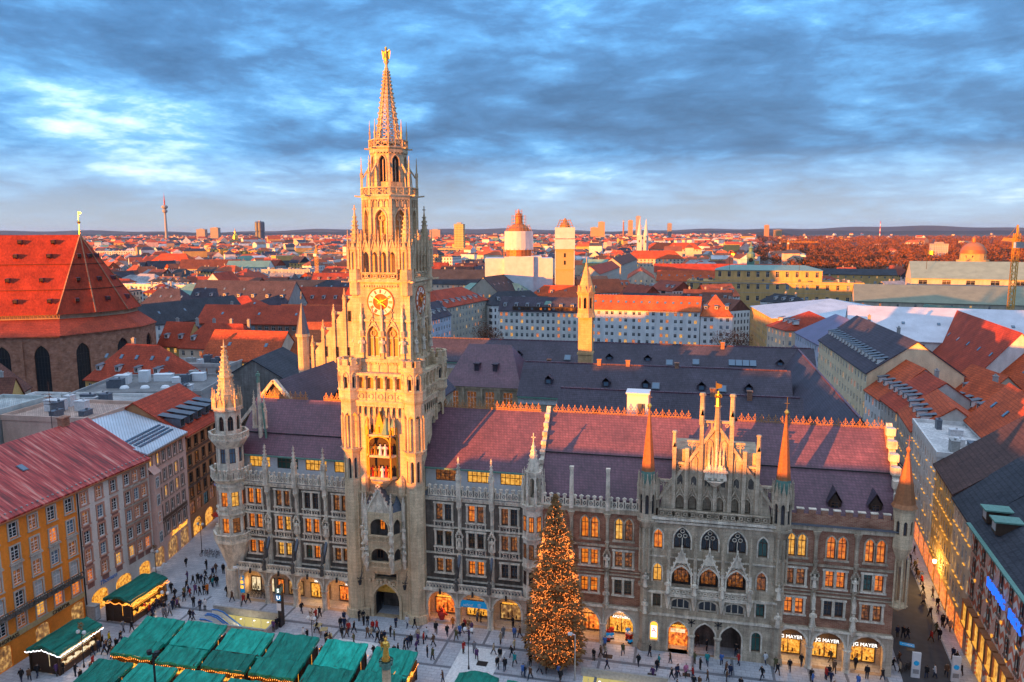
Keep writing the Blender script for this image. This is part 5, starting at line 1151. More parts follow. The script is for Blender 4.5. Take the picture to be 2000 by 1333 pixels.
def roof_mesh(b, kind, w, d, ze, zr, o=.45, th=.25, inset=None, ry=None):
    """roof over 0..w x 0..d; material 0 roof, 1 wall (gable ends)"""
    r = d/2 if ry is None else ry
    if kind == 'gable':
        s = (zr-ze)/r; s2 = (zr-ze)/(d-r)
        b.extx([(-o, ze-o*s), (r, zr), (d+o, ze-o*s2), (d+o, ze-o*s2+th), (r, zr+th), (-o, ze-o*s+th)], -o*.5, w+o*.5, 0)
        b.extx([(0, ze-.1), (d, ze-.1), (r, zr-.02)], .02, w-.02, 1)
    elif kind == 'gabley':
        b.ext([(-o, ze-o*.8), (w/2, zr), (w+o, ze-o*.8), (w+o, ze-o*.8+th), (w/2, zr+th), (-o, ze-o*.8+th)], -o*.5, d+o*.5, 0); b.ext([(0, ze-.1), (w, ze-.1), (w/2, zr-.02)], .02, d-.02, 1)
    elif kind in ('hip', 'mansard'):
        i = min(w/2-.1, d/2*.9) if inset is None else inset
        if kind == 'mansard':
            k = min(2.2, d*.18); zm = ze+(zr-ze)*.65
            V = [(-o, -o, ze), (w+o, -o, ze), (w+o, d+o, ze), (-o, d+o, ze), (k, k, zm), (w-k, k, zm), (w-k, d-k, zm), (k, d-k, zm), (i, d/2, zr), (w-i, d/2, zr)]
            b.add(V, [(0, 1, 5, 4), (1, 2, 6, 5), (2, 3, 7, 6), (3, 0, 4, 7), (4, 5, 9, 8), (5, 6, 9), (6, 7, 8, 9), (7, 4, 8), (3, 2, 1, 0)], 0)
        else:
            V = [(-o, -o, ze), (w+o, -o, ze), (w+o, d+o, ze), (-o, d+o, ze), (i, d/2, zr), (w-i, d/2, zr)]
            b.add(V, [(0, 1, 5, 4), (1, 2, 5), (2, 3, 4, 5), (3, 0, 4), (3, 2, 1, 0)], 0)
            b.box(-o, -o, ze-.25, w+o, d+o, ze-.01, 0)
    else:
        b.box(-.15, -.15, ze, w+.15, d+.15, ze+.25, 1); b.box(-.15, -.15, ze+.25, w+.15, .15, ze+.9, 1); b.box(-.15, d-.15, ze+.25, w+.15, d+.15, ze+.9, 1)
        b.box(-.15, .15, ze+.25, .15, d-.15, ze+.9, 1); b.box(w-.15, .15, ze+.25, w+.15, d-.15, ze+.9, 1); b.box(.15, .15, ze+.26, w-.15, d-.15, ze+.3, 0)
def slope_at(kind, w, d, ze, zr, y, r=None):
    r = d/2 if r is None else r
    return ze+(zr-ze)*min(1, y/r)
def house(name, label, x, y, ang, w, d, ze, zr, kind='gable', wc=CREAM, rc=RED, rmat='roof_tile', fl=(), nc=0, ww=1.1, wh=1.7, sides='f', nside=0, dorm=0, chim=0, sky_=0,
          frame='frame_white', lits=CITY_LITS, cat='house', group=None, group_cols=None, sill=None, z0=0., split=False, wmat='plaster', bars=1, transom=.68, cross=0, trim=None, ry=None, inset=None, dy=.35, pair=0):
    a = rad(ang); root = thing(name, label, cat, (x, y, 0), a, group)
    cs = [w*(i+.5)/nc for i in range(nc)] if group_cols is None else group_cols
    if pair: cs = [c+s for c in cs for s in (-pair, pair)]
    op = [(c-ww/2, c+ww/2, z, z+wh, 'r') for z in fl for c in cs]
    b = MB(); b.wall(0, w, z0, ze, 0, op, .18)
    ds = [d*(i+.5)/nside for i in range(nside)]
    op2 = [(c-ww/2, c+ww/2, z, z+wh, 'r') for z in fl for c in ds]
    b.M = Matrix.Translation((w, 0, 0)) @ Matrix.Rotation(math.pi/2, 4, 'Z'); b.wall(0, d, z0, ze, 0, op2 if 'r' in sides else (), .18)
    b.M = Matrix.Translation((0, d, 0)) @ Matrix.Rotation(-math.pi/2, 4, 'Z'); b.wall(0, d, z0, ze, 0, op2 if 'l' in sides else (), .18)
    b.M = Matrix.Translation((w, d, 0)) @ Matrix.Rotation(math.pi, 4, 'Z'); b.wall(0, w, z0, ze, 0, (), .1); b.M = None
    o = b.build('wall', wmat, root); o.color = wc
    b = MB(); roof_mesh(b, kind, w, d, ze, zr, ry=ry, inset=inset); 
    o = b.build('roof', [rmat, wmat], root); o.color = rc if kind not in ('flat',) else wc
    if kind in ('gable', 'gabley'):
        me = o.data   # gable ends take the wall colour: split them off as their own part
        b1, b2 = MB(), MB(); roof_mesh(b, kind, w, d, ze, zr, ry=ry, inset=inset)
        bb = MB(); roof_mesh(bb, kind, w, d, ze, zr, ry=ry, inset=inset)
        for f, m in zip(bb.f, bb.m):
            t = b1 if m == 0 else b2; t.add([bb.v[i] for i in f], [tuple(range(len(f)))])
        bpy.data.objects.remove(o); b1.build('roof', rmat, root).color = rc; b2.build('gable_end', wmat, root).color = wc
    if trim:
        b = MB(); b.box(-.05, -.3, ze-.5, w+.05, .02, ze-.1)
        for z in trim: b.box(-.02, -.12, z, w+.02, .01, z+.18)
        b.build('cornice', 'plaster', root).color = (.45, .42, .38, 1)
    def wins(pts, rz):
        for px_, py_, z in pts:
            window(root, px_, py_, z, ww, wh, pick(*lits), frame, bars, transom, rz, cross, .08, split)
            if sill and R.random() < .62:
                q = Matrix.Rotation(rz, 4, 'Z') @ Vector((0, -.32, 0)); LIB.put(('sill', ww, sill), 'sill_light', lambda b: (b.box(-ww/2, -.02, -.14, ww/2, .16, -.06), b.box(-ww/2+.1, 0, -.06, ww/2-.1, .08, -.02)), root, (px_+q.x, py_+q.y, z), rz, sill)
    wins([(c, .1, z) for z in fl for c in cs], 0)
    if 'r' in sides: wins([(w-.1, c, z) for z in fl for c in ds], math.pi/2)
    if 'l' in sides: wins([(.1, d-c, z) for z in fl for c in ds], -math.pi/2)
    if kind == 'flat' and w > 12:
        q = random.Random(int(abs(x*7+y*3)))
        for i in range(int(w*d/55)+2):
            sx, sy, sz = q.uniform(.8, 3.2), q.uniform(.8, 2.4), q.uniform(.5, 2.0); px_, py_ = q.uniform(2.5, w-2.5), q.uniform(2, d-2)
            b = MB(); b.cbox(px_, py_, ze+.3, sx, sy, sz); b.cbox(px_, py_, ze+.3+sz, sx*1.08, sy*1.08, .1); b.cbox(px_+sx*.2, py_, ze+.4+sz, .3, .3, .35); b.build('roof_unit', q.choice(('concrete', 'lead', 'white_wall', 'lead')), root)
    rr = (d/2 if ry is None else ry)
    for i in range(dorm):
        yy = rr*dy; LIB.put(('dorm', rmat), 'dormer', dormer_mesh, root, (w*(i+.5)/dorm, yy, slope_at(kind, w, d, ze, zr, yy, rr)-.25), 0, ['frame_white', 'lead', 'glass_dark'])
    for i in range(sky_):
        yy = rr*(.62 if dorm else .5); o = LIB.put('skyl', 'skylight', skylight_mesh, root, (w*(i+.6)/sky_, yy, slope_at(kind, w, d, ze, zr, yy, rr)+.3), 0, ['glass_blue', 'lead']); o.rotation_euler = (math.atan2(zr-ze, rr), 0, 0)
    for i in range(chim):
        LIB.put('chim', 'chimney', chimney_mesh, root, (w*(i+.35)/chim, rr*1.1, zr-.2), 0, ['concrete', 'iron'][i % 2:i % 2+1])
    c = Matrix.Rotation(a, 4, 'Z') @ Vector((w/2, d/2, 0)); FOOT.append((x+c.x, y+c.y, max(w, d)*.55+4))
    return root

# ---- west side of the square (left)
LW = [(9, 'glass_dark'), (2.2, 'lit_dim'), (.5, 'lit_orange'), (1.4, 'glass_blue')]
ORC = (.85, .26, .03, 1)
oc = [33.6-1.35-3.05*i for i in range(11)]

def facade_house(name, label, x, y, ang, w, d, ze, zr, wc, rows, cols, roofm, rcol, chims, trimc, frames='frame_white', ground=(), ry=None, surr=None, kind='gable', lits=LW, cross=2, shade=None, cat='house'):
    """near house with different window rows: rows = [(z, h, w, kind, surround)]"""
    a = rad(ang); root = thing(name, label, cat, (x, y, 0), a)
    ops = []
    for z, h, ww, k, s in rows: ops += [(c-ww/2, c+ww/2, z, z+h, k) for c in cols]
    ops += [(c-g_/2, c+g_/2, .01, gh, 's') for c, g_, gh in ground]
    b = MB(); b.wall(0, w, 0, ze, 0, ops, .22)
    for q, (M_, l) in enumerate(((Matrix.Translation((w, 0, 0)) @ Matrix.Rotation(math.pi/2, 4, 'Z'), d), (Matrix.Translation((0, d, 0)) @ Matrix.Rotation(-math.pi/2, 4, 'Z'), d), (Matrix.Translation((w, d, 0)) @ Matrix.Rotation(math.pi, 4, 'Z'), w))):
        b.M = M_; b.wall(0, l, 0, ze, 0)
    b.M = None; b.build('wall', 'plaster' if not surr else surr, root).color = wc
    b = MB(); roof_mesh(b, kind, w, d, ze, zr, ry=ry); b1, b2 = MB(), MB()
    for f, m in zip(b.f, b.m): (b1 if m == 0 else b2).add([b.v[i] for i in f], [tuple(range(len(f)))])
    b1.build('roof', roofm, root).color = rcol; b2.build('gable_end', 'plaster', root).color = wc
    b = MB(); b.box(-.02, -.35, ze-.55, w+.02, .02, ze-.15); b.build('cornice', 'plaster', root).color = trimc
    b = MB(); b.box(0, -.62, ze-.42, w, -.45, ze-.26); b.build('gutter', 'copper', root)
    for z, h, ww, k, s in rows:
        for c in cols:
            lt = pick(*(s.get('lits') or lits)); o = window(root, c, .1, z, ww, h, lt, frames, 1, .66, 0, cross, .09)
            if s.get('fr'):
                t = s['fr']; oo = LIB.put(('fr', ww, h, t, s.get('hood')), 'window_surround', lambda b: (b.box(-ww/2-t, -.1, -.12, -ww/2, .01, h), b.box(ww/2, -.1, -.12, ww/2+t, .01, h), b.box(-ww/2-t, -.1, h, ww/2+t, .01, h+t), b.box(-ww/2-t-.08, -.2, -.26, ww/2+t+.08, .01, -.12),
                    s.get('hood') and (b.box(-ww/2-t-.15, -.28, h+t+.55, ww/2+t+.15, .01, h+t+.7), b.box(-ww/2-t, -.07, h+t, ww/2+t, .01, h+t+.55), b.ring(0, h+t+.25, -.12, .12, .12, .08, 8))), root, (c, 0, z), 0, 'plaster'); oo.color = s.get('fc', trimc)
            if s.get('panel'):
                oo = LIB.put(('pan', ww), 'painted_panel', lambda b: (b.box(-ww/2-.1, -.03, -1.15, ww/2+.1, .01, -.35), b.ring(0, -.75, -.06, .2, .1, .05, 10)), root, (c, 0, z), 0, 'plaster'); oo.color = (.33, .17, .14, 1)
    for cx_, cy_, cz_ in chims: LIB.put('bchim', 'chimney', lambda b: (b.cbox(0, 0, -1.5, 1.5, .9, 3.0), b.cbox(0, 0, 1.5, 1.8, 1.1, .2)), root, (cx_, cy_, cz_), 0, 'brick_red')
    return root
F0 = dict(fr=.22); FH = dict(fr=.22, hood=1); FL = dict(fr=.2, lits=[(4, 'lit_orange'), (2, 'lit_yellow'), (1, 'glass_dark'), (1, 'lit_dim')]); FP = dict(fr=.24, lits=[(3, 'glass_pale'), (1, 'glass_dark')])
o = facade_house('corner_house', 'orange plastered house with a stone balcony and rows of white framed windows', -42.6, -44, 90, 33.6, 22, 19.8, 25.8, ORC,
    [(16.9, 1.95, 1.3, 'r', F0), (13.75, 1.95, 1.3, 'r', F0), (10.55, 1.95, 1.3, 'r', FH), (7.4, 2.1, 1.3, 's', FP), (4.6, 2.0, 1.4, 'r', FL)], oc, 'rust_roof', RED, [(6, 11, 25.6), (20, 11, 25.6), (22.5, 11, 25.6)], (.50, .45, .38, 1), ground=[(c, 2.4, 3.3) for c in oc[::2]])
b = MB(); b.box(4, -1.0, 6.9, 33, 0, 7.05); lattice(b, 4, 33, -1.0, 7.05, 7.9, 40, .05, .06, 0, 'v'); b.build('balcony', 'stone_dark', o)
b = MB(); b.box(0, -.15, 3.6, 33.6, .01, 4.3); b.build('fascia', 'ochre', o)
text('CHAFOR', .75, o, (29.2, -.25, 3.95), 0, 'wood_dark', 'lettering'); text('CARL THOMASS', .75, o, (19.6, -.25, 3.95), 0, 'wood_dark', 'lettering')
for c in oc[::2]:
    b = MB(); b.add([(c-1.2, .2, 0), (c+1.2, .2, 0), (c+1.2, .2, 3.3), (c-1.2, .2, 3.3)], [(0, 1, 2, 3)]); b.build('shop_window', 'shop_dim', o)
for i in range(40): LIB.put('rhatch', 'snow_guard', lambda b: b.cbox(0, 0, 0, .16, .25, .18), o, (.6+i*.84, .25, 20.15), 0, 'concrete')
for cx_ in (5, 12, 19, 26, 31): q = LIB.put('skyl', 'skylight', skylight_mesh, o, (cx_, 5+(cx_*7 % 3), 19.8+6.0*(5+(cx_*7 % 3))/11+.3), 0, ['glass_blue', 'lead']); q.rotation_euler = (.5, 0, 0)
cc = [1.5, 4.4, 7.3, 10.2, 12.1, 13.9]
c1_ = (.52, .27, .19, 1)
FB = dict(fr=.28, fc=c1_); FBP = dict(fr=.28, fc=c1_, panel=1)
o = facade_house('painted_house', 'grey painted house with reddish framed windows under a rusty red metal roof', -42.7, -10.35, 90.5, 15.2, 22, 19.8, 25.8, (.74, .67, .60, 1),
    [(17.0, 1.75, 1.15, 'r', FB), (14.0, 1.9, 1.15, 'r', FBP), (11.1, 1.9, 1.15, 'r', FBP), (8.2, 1.9, 1.15, 'r', FBP), (5.3, 1.9, 1.15, 'r', dict(fr=.28, fc=c1_, panel=1, lits=FL['lits']))], cc, 'rust_roof', RED, [(10.5, 11, 25.6)], (.50, .44, .38, 1), ground=[(3, 3.4, 3.2), (8, 3.4, 3.2), (12.8, 2.6, 3.2)])
text('Thomass', 1.0, o, (4.6, -.3, 4.1), 0, 'blue_paint', 'lettering', shear=.3)
b = MB(); b.bar((.15, -.2, 0), (.15, -.2, 19.5), .14); b.build('downpipe', 'iron', o)
for i in range(3):
    for j in range(4): LIB.put('gabpan', 'painted_frame', lambda b: (b.box(-.85, -.02, -1.2, .85, .008, -.3), b.ext([(-.95, 2.25), (.95, 2.25), (0, 2.8)], -.14, .01)), o, (cc[3+i], 0, (14.0, 11.1, 8.2, 5.3)[j]), 0, 'plaster').color = (.50, .40, .32, 1)
for c, w_ in ((3, 3.4), (8, 3.4), (12.8, 2.6)):
    b = MB(); b.add([(c-w_/2, .2, 0), (c+w_/2, .2, 0), (c+w_/2, .2, 3.2), (c-w_/2, .2, 3.2)], [(0, 1, 2, 3)]); b.build('shop_window', 'shop_gold', o)
for i in range(18): LIB.put('rhatch', 'snow_guard', lambda b: b.cbox(0, 0, 0, .16, .25, .18), o, (.6+i*.84, .25, 20.15), 0, 'concrete')
pc = [1.2, 3.6, 5.6, 7.6, 9.6, 11.7]
FW = dict(fr=.16, fc=(.34, .25, .20, 1))
o = facade_house('inn_house', 'pale pink inn with a sheet metal roof and gold lettering over its arches', -43.3, 5.1, 101, 13.6, 20, 20.4, 24.6, PINK,
    [(17.6, 1.9, 1.0, 'r', FW), (14.3, 1.9, 1.0, 'r', FW), (11.3, 1.9, 1.0, 'r', FW), (8.3, 1.9, 1.0, 'r', FW), (4.9, 2.4, 1.2, 'r', FW)], pc, 'sheet_metal', (.55, .62, .68, 1), [], (.38, .29, .24, 1), ground=[(2.2, 3.2, 3.6), (6.8, 3.6, 3.6), (11.2, 3.2, 3.6)], ry=12.0, lits=[(7, 'glass_dark'), (1, 'lit_yellow'), (.6, 'lit_orange')], cross=0)
text('Zum Donisl', 1.15, o, (8.8, -.35, 4.35), 0, 'led_gold', 'lettering', shear=.2)
b = MB(); b.box(2.8, -.08, 7.0, 12.8, .01, 8.0); b.build('painted_frieze', 'wood', o)
b = MB(); b.box(.3, -.9, 4.2, 2.2, 0, 16.8); b.add([(.1, -1.1, 16.8), (2.4, -1.1, 16.8), (2.4, 0, 18.0), (.1, 0, 18.0)], [(0, 1, 2, 3)]); b.build('bay', 'plaster', o).color = PINK
for z in (14.3, 11.3, 8.3, 4.9): window(o, 1.25, -1.0, z, 1.0, 1.9, pick(*LW), 'frame_white')
b = MB()
for i in range(14):
    for j in range(4): b.box(1.2+i*.82, 1.4+j*.75, 20.4+4.2*(1.4+j*.75)/12+.3, 1.75+i*.82, 1.9+j*.75, 20.4+4.2*(1.9+j*.75)/12+.33)
b.build('roof_glazing', 'glass_blue', o)
for c, w_ in ((2.2, 3.2), (6.8, 3.6), (11.2, 3.2)):
    b = MB(); b.add([(c-w_/2, .2, 0), (c+w_/2, .2, 0), (c+w_/2, .2, 3.6), (c-w_/2, .2, 3.6)], [(0, 1, 2, 3)]); b.build('shop_window', 'shop_dim', o)
bc = [1.5, 4.3, 7.1, 9.9, 12.7, 15.5]
FD = dict(fr=.1, fc=(.12, .07, .04, 1))
o = facade_house('brown_house', 'brown stone clad house with dark windows and metal dormers in its red roof', -46.2, 18.7, 101, 17.4, 18, 19.6, 25.6, (.46, .205, .09, 1),
    [(17.0, 1.8, 1.2, 'r', FD), (13.7, 1.9, 1.2, 'r', FD), (10.4, 1.9, 1.2, 'r', FD), (7.6, 1.8, 1.2, 'r', FD), (4.3, 2.4, 2.0, 'r', dict(lits=[(3, 'lit_dim'), (2, 'glass_green'), (2, 'shop_gold')]))], bc, 'roof_tile', RED2, [], (.25, .13, .07, 1), frames='iron', lits=[(5, 'glass_dark'), (1, 'glass_green'), (1, 'lit_dim')], cross=0, ground=[(3, 3.6, 3.2), (8, 3.6, 3.2), (13.5, 3.6, 3.2)])
for i in range(5): LIB.put('bdorm', 'dormer', lambda b: (b.box(-.9, -1.4, 0, .9, 2.2, 1.7, 0), b.add([(-1.1, -1.8, 1.7), (1.1, -1.8, 1.7), (1.1, 2.8, 2.4), (-1.1, 2.8, 2.4)], [(0, 1, 2, 3)], 0), b.box(-.6, -1.45, .3, .6, -1.4, 1.45, 1)), o, (1.8+i*3.4, 2.4, 20.9), 0, ['lead', 'glass_dark'])
b = MB(); b.box(0, -.06, 12.7, 17.4, .01, 13.2); b.box(0, -.06, 9.6, 17.4, .01, 10.0); b.box(0, -.06, 16.0, 17.4, .01, 16.5); b.build('frieze', 'wood', o)
text('Bastian Schuhhaus', .7, o, (13, -.3, 7.0), 0, 'led_blue', 'lettering')
for c in (3, 8, 13.5):
    b = MB(); b.add([(c-1.8, .2, 0), (c+1.8, .2, 0), (c+1.8, .2, 3.2), (c-1.8, .2, 3.2)], [(0, 1, 2, 3)]); b.build('shop_window', 'shop_gold', o)

# ---- east side (right): the narrow street and the patterned department store
g = G('zigzag', .85); p = g.n('ShaderNodeSeparateXYZ'); g.l(g.pos(), p.inputs[0])
def M_(op, a, b_=None):
    n = g.n('ShaderNodeMath', operation=op)
    for i, v in enumerate((a, b_)):
        if v is None: continue
        if isinstance(v, (int, float)): n.inputs[i].default_value = v
        else: g.l(v, n.inputs[i])
    return n.outputs[0]
tri = M_('PINGPONG', p.outputs[1], .8); zz = M_('MODULO', M_('ADD', M_('ADD', p.outputs[2], tri), 100.0), 1.5); f1 = M_('GREATER_THAN', zz, .75)
blk = M_('GREATER_THAN', M_('MODULO', M_('ADD', M_('MULTIPLY', M_('ADD', p.outputs[1], M_('MULTIPLY', p.outputs[2], .7)), .22), 10), 1.0), .62)
tri2 = M_('PINGPONG', M_('SUBTRACT', p.outputs[1], p.outputs[2]), .32); f2 = M_('GREATER_THAN', tri2, .16)
fac = g.mix(f1, f2, blk, 'MIX')
nz = g.ramp(g.noise(g.pos(), .6, 5), [(.3, (.75,)*3), (.7, (1.08,)*3)])
g.col(g.mix(g.mix((.78, .66, .52), (.68, .17, .08), fac, 'MIX'), nz))
kc = [1.9+3.6*i for i in range(6)]
FK = dict(fr=.08, fc=(.2, .12, .08, 1))
KL = [(6, 'glass_dark'), (1, 'glass_green'), (1.2, 'lit_dim')]
o = facade_house('department_store', 'department store with a red and white zigzag painted facade and blue lettering', 79.15, 8.2, -94.5, 23, 24, 18.2, 27.5, (1, 1, 1, 1),
    [(15.1, 2.1, 1.1, 'r', FK), (12.0, 2.1, 1.1, 'r', FK), (8.9, 2.1, 1.1, 'r', FK)], kc, 'roof_tile', SLATE2, [], (.12, .22, .18, 1), frames='iron', surr='zigzag', lits=KL, cross=0, ground=[(2.6+4.4*i, 3.0, 3.6) for i in range(5)], cat='store')
text('LUDWIG', 1.7, o, (12.6, -.5, 14.4), 0, 'led_blue', 'lettering', ext=.1); text('BECK', 1.7, o, (19.4, -.5, 14.4), 0, 'led_blue', 'lettering', ext=.1)
for i in range(8): LIB.put('boxwin', 'display_window', lambda b: (b.box(-1.15, -.7, 0, -1.0, 0, 3.0), b.box(1.0, -.7, 0, 1.15, 0, 3.0), b.box(-1.15, -.75, 3.0, 1.15, 0, 3.15), b.box(-1.15, -.75, -.15, 1.15, 0, 0), b.box(-1.0, -.5, 0, 1.0, -.45, 3.0, 1), b.box(-.95, -.68, .02, .95, -.52, .2, 2)), o, (1.6+2.75*i, 0, 4.8), 0, ['copper', 'lit_yellow', 'strip'])
for i in range(7):
    for z in (8.3,) if i % 2 else (11.4,): LIB.put('walllamp', 'wall_lamp', lambda b: b.frus(0, -.12, 0, .4, .08, .15, 8), o, (2.98+2.75*i, 0, z), 0, 'strip')
b = MB(); b.box(0, -.9, 18.05, 23, -.4, 18.25); b.build('copper_gutter', 'copper_green', o)
for x in (2.0, 6.0): LIB.put('kdorm', 'dormer', lambda b: (b.box(-1.0, -1.2, 0, 1.0, 2.6, 1.6, 0), b.box(-1.2, -1.5, 1.6, 1.2, 3.0, 1.78, 1), b.box(-.7, -1.24, .4, .7, -1.2, 1.4, 2)), o, (x, 1.8, 19.4), 0, ['wood_dark', 'copper_green', 'glass_pale'])
for i in range(5):
    b = MB(); b.add([(1.1+4.4*i, .2, 0), (4.1+4.4*i, .2, 0), (4.1+4.4*i, .2, 3.6), (1.1+4.4*i, .2, 3.6)], [(0, 1, 2, 3)]); b.build('shop_window', 'lit_yellow', o)
SL = [(6, 'glass_dark'), (2, 'lit_dim'), (1, 'lit_yellow')]
def street_house(name, label, x, y, x2, y2, d, ze, zr, wc, rc, nc, fl, rmat='roof_tile', sill='strip', shop='shop_red', kind='gable', ww=.95, wh=1.9, cat='house', **k):
    w = math.hypot(x2-x, y2-y); ang = math.degrees(math.atan2(y2-y, x2-x))
    o = house(name, label, x, y, ang, w, d, ze, zr, kind, wc, rc, rmat, fl, nc, ww, wh, frame='frame_white', lits=SL, sill=sill, cat=cat, **k)
    n = max(2, int(w/4.5))
    for i in range(n): b = MB(); c = w*(i+.5)/n; b.box(c-w/n*.4, -.08, .3, c+w/n*.4, -.02, 3.4); b.build('shop_window', shop, o)
    return o
street_house('street_house', 'cream street house with a lit sill under every window next to the patterned store', 80.35, 19.3, 79.2, 8.35, 22, 18.0, 27.3, (.74, .62, .47, 1), SLATE2, 6, (4.6, 8.0, 11.4, 14.8))
street_house('street_house', 'street house glowing yellow from window lamps below a long dark brown roof', 82.1, 34.5, 80.4, 19.45, 24, 18.4, 27.4, (.66, .45, .2, 1), (.12, .065, .055, 1), 9, (4.6, 7.6, 10.6, 13.6, 16.2), ww=.9, wh=1.6)
street_house('street_house', 'pale street house with flat roof terrace beyond the yellow lit house', 84.6, 58, 82.2, 34.7, 9, 19.5, 20.5, WALLW, (.4, .4, .4, 1), 11, (4.6, 7.8, 11, 14.2, 16.9), ww=.9, wh=1.7, kind='flat')
house('terrace_house', 'white walled house with bright red roof and skylights behind the roof terrace', 93.5, 57.5, -95.5, 22, 13, 21, 28, 'gable', WALLW, RED, fl=(17.8,), nc=7, sky_=3, sides='fr', nside=3)
street_house('street_house', 'white street house with red roof at the far end of the narrow street', 86.6, 76, 84.7, 58.2, 14, 17.8, 22.8, (.58, .55, .5, 1), RED, 9, (4.6, 7.8, 11, 14.2), ww=.9, wh=1.7, dorm=4)
la = bpy.data.lights.new('street_flood', 'POINT'); la.energy = 450; la.color = (1, .55, .15); la.shadow_soft_size = .35
fl_ = thing('wall_floodlight', 'blazing orange floodlight on the wall of the narrow street', 'lamp', (80.9, 26, 5.2))
b = MB(); b.frus(-.5, 0, -.25, .25, .22, .3, 10); b.build('lamp_head', 'flood', fl_); b = MB(); b.bar((-.4, 0, 0), (.5, 0, .2), .08); b.build('bracket', 'iron', fl_)
lo = bpy.data.objects.new('street_flood', la); COL.objects.link(lo); lo.parent = fl_; lo.location = (-1.1, 0, -.1)

# ---- brick church with its vast red roof
def church():
    root = thing('brick_church', 'huge brick church with steep red tiled roof and tall dark pointed windows', 'church', (0, 0, 0))
    u = Vector((.894, .447))
    lo = [(-143.2, 92.3), (-138.6, 104.5), (-135.8, 118), (-139.5, 130), (-149, 138)]; hi = [(-149.6, 99.4), (-143.4, 107.3), (-140.9, 117.5), (-143.4, 127), (-150.5, 133)]
    W_ = 95
    lo = [(lo[0][0]-u.x*W_, lo[0][1]-u.y*W_)]+lo+[(lo[-1][0]-u.x*W_, lo[-1][1]-u.y*W_)]
    hi = [(hi[0][0]-u.x*W_, hi[0][1]-u.y*W_)]+hi+[(hi[-1][0]-u.x*W_, hi[-1][1]-u.y*W_)]
    b = MB(); wn = []
    for (xa, ya), (xb, yb) in zip(lo, lo[1:]):
        l = math.hypot(xb-xa, yb-ya); an = math.atan2(yb-ya, xb-xa); M = Matrix.Translation((xa, ya, 0)) @ Matrix.Rotation(an, 4, 'Z')
        n = max(1, round(l/10.6)); b.M = M; ops = []
        for i in range(n):
            c = l-(i+.5)*l/n if l > 20 else l/2; w2 = 2.1 if l > 11 else 1.7; ops.append((c-w2, c+w2, 5, 22.6, 'p')); wn.append((M @ Vector((c, .5, 5)), w2*2, an))
        b.wall(0, l, 0, 25.6, 0, ops, .7)
        for i in range(n+1): c = l-i*l/n; b.box(c-.45, -.5, 0, c+.45, 0, 24.0) if 0 < i < n else None
        b.box(0, -.25, 24.9, l, .02, 25.6)
    b.M = None; b.build('wall', 'brick_church', root)
    for p, w_, an in wn: window(root, p.x, p.y, p.z, w_, 17.6, 'glass_dark', 'iron', 4, .8, an, 7)
    def ringroof(A, za, B, zb, name, mat_):
        q = MB()
        for i in range(len(A)-1):
            q.add([(*A[i], za), (*A[i+1], za), (*B[i+1], zb), (*B[i], zb)], [(0, 1, 2, 3)])
        return q.build(name, mat_, root)
    o2 = [(x+.8*(x > -150)*1.0, y-.6*(y < 100)) for x, y in lo]
    ringroof(o2, 25.4, hi, 29.6, 'aisle_roof', 'roof_tile').color = RED2
    b = MB()
    for (xa, ya), (xb, yb) in zip(hi, hi[1:]):
        l = math.hypot(xb-xa, yb-ya); an = math.atan2(yb-ya, xb-xa); b.M = Matrix.Translation((xa, ya, 0)) @ Matrix.Rotation(an, 4, 'Z')
        b.wall(0, l, 29, 31.4, .3, (), .1)
        for i in range(int(l/1.1)): b.archband(i*1.1+.2, i*1.1+.8, 29.9, 30.8, 'o', .12, .12, .31)
        b.box(0, .02, 31.0, l, .32, 31.3)
    b.M = None; b.build('frieze', 'plaster', root).color = (.5, .36, .24, 1)
    R0 = (-151.5, 112.5); RW = (R0[0]-u.x*90, R0[1]-u.y*90)
    ov = []
    for x, y in hi:
        d = Vector((x-R0[0], y-R0[1])); d = d.normalized() if d.length < 30 else Vector((.45, -.9)) if y < R0[1]-30 and x < -200 and y < 70 else Vector((-.45, .9)); ov.append((x+d.x*1.0, y+d.y*1.0))
    q = MB(); zt, ze = 55.6, 31.0
    q.add([(*ov[0], ze), (*ov[1], ze), (*R0, zt), (*RW, zt)], [(0, 1, 2, 3)])
    for i in range(1, len(ov)-2): q.add([(*ov[i], ze), (*ov[i+1], ze), (*R0, zt)], [(0, 1, 2)])
    q.add([(*ov[-2], ze), (*ov[-1], ze), (*RW, zt), (*R0, zt)], [(0, 1, 2, 3)]); q.build('roof', 'roof_tile', root).color = (.54, .06, .022, 1)
    for i in range(1, len(ov)-1):
        q = MB(); q.bar((*ov[i], ze+.2), (*R0, zt+.1), .35, .25); q.build('roof_hip', 'roof_tile', root).color = (.62, .30, .17, 1)
    for t in (.3, .62):
        P = [(x+(R0[0]-x)*t, y+(R0[1]-y)*t, ze+(zt-ze)*t+.12) for x, y in ov[1:-1]]; q = MB(); w0 = (P[0][0]-u.x*88, P[0][1]-u.y*88, P[0][2])
        for a_, b_ in zip([w0]+P, P): q.bar(a_, b_, .4, .14)
        q.build('roof_rail', 'wood_dark', root)
    nrm = Vector((.447, -.894))
    def louv(p, an): LIB.put('louvre', 'roof_vent', lambda b: (b.add([(-.55, -.9, 0), (.55, -.9, 0), (.55, -.9, .9), (-.55, -.9, .9), (0, 1.8, 1.0), (-.55, 1.6, .6), (.55, 1.6, .6)], [(0, 1, 2, 3)], 1), b.add([(-.6, -1.0, .9), (.6, -1.0, .9), (.5, 2.2, 1.2), (-.5, 2.2, 1.2)], [(0, 1, 2, 3)], 0), b.add([(-.6, -1.0, .9), (-.5, 2.2, 1.2), (-.55, -.9, -.6)], [(0, 1, 2)], 0), b.add([(.6, -1.0, .9), (.5, 2.2, 1.2), (.55, -.9, -.6)], [(0, 2, 1)], 0)), root, p, an, ['roof_slate_red', 'wood_dark'])
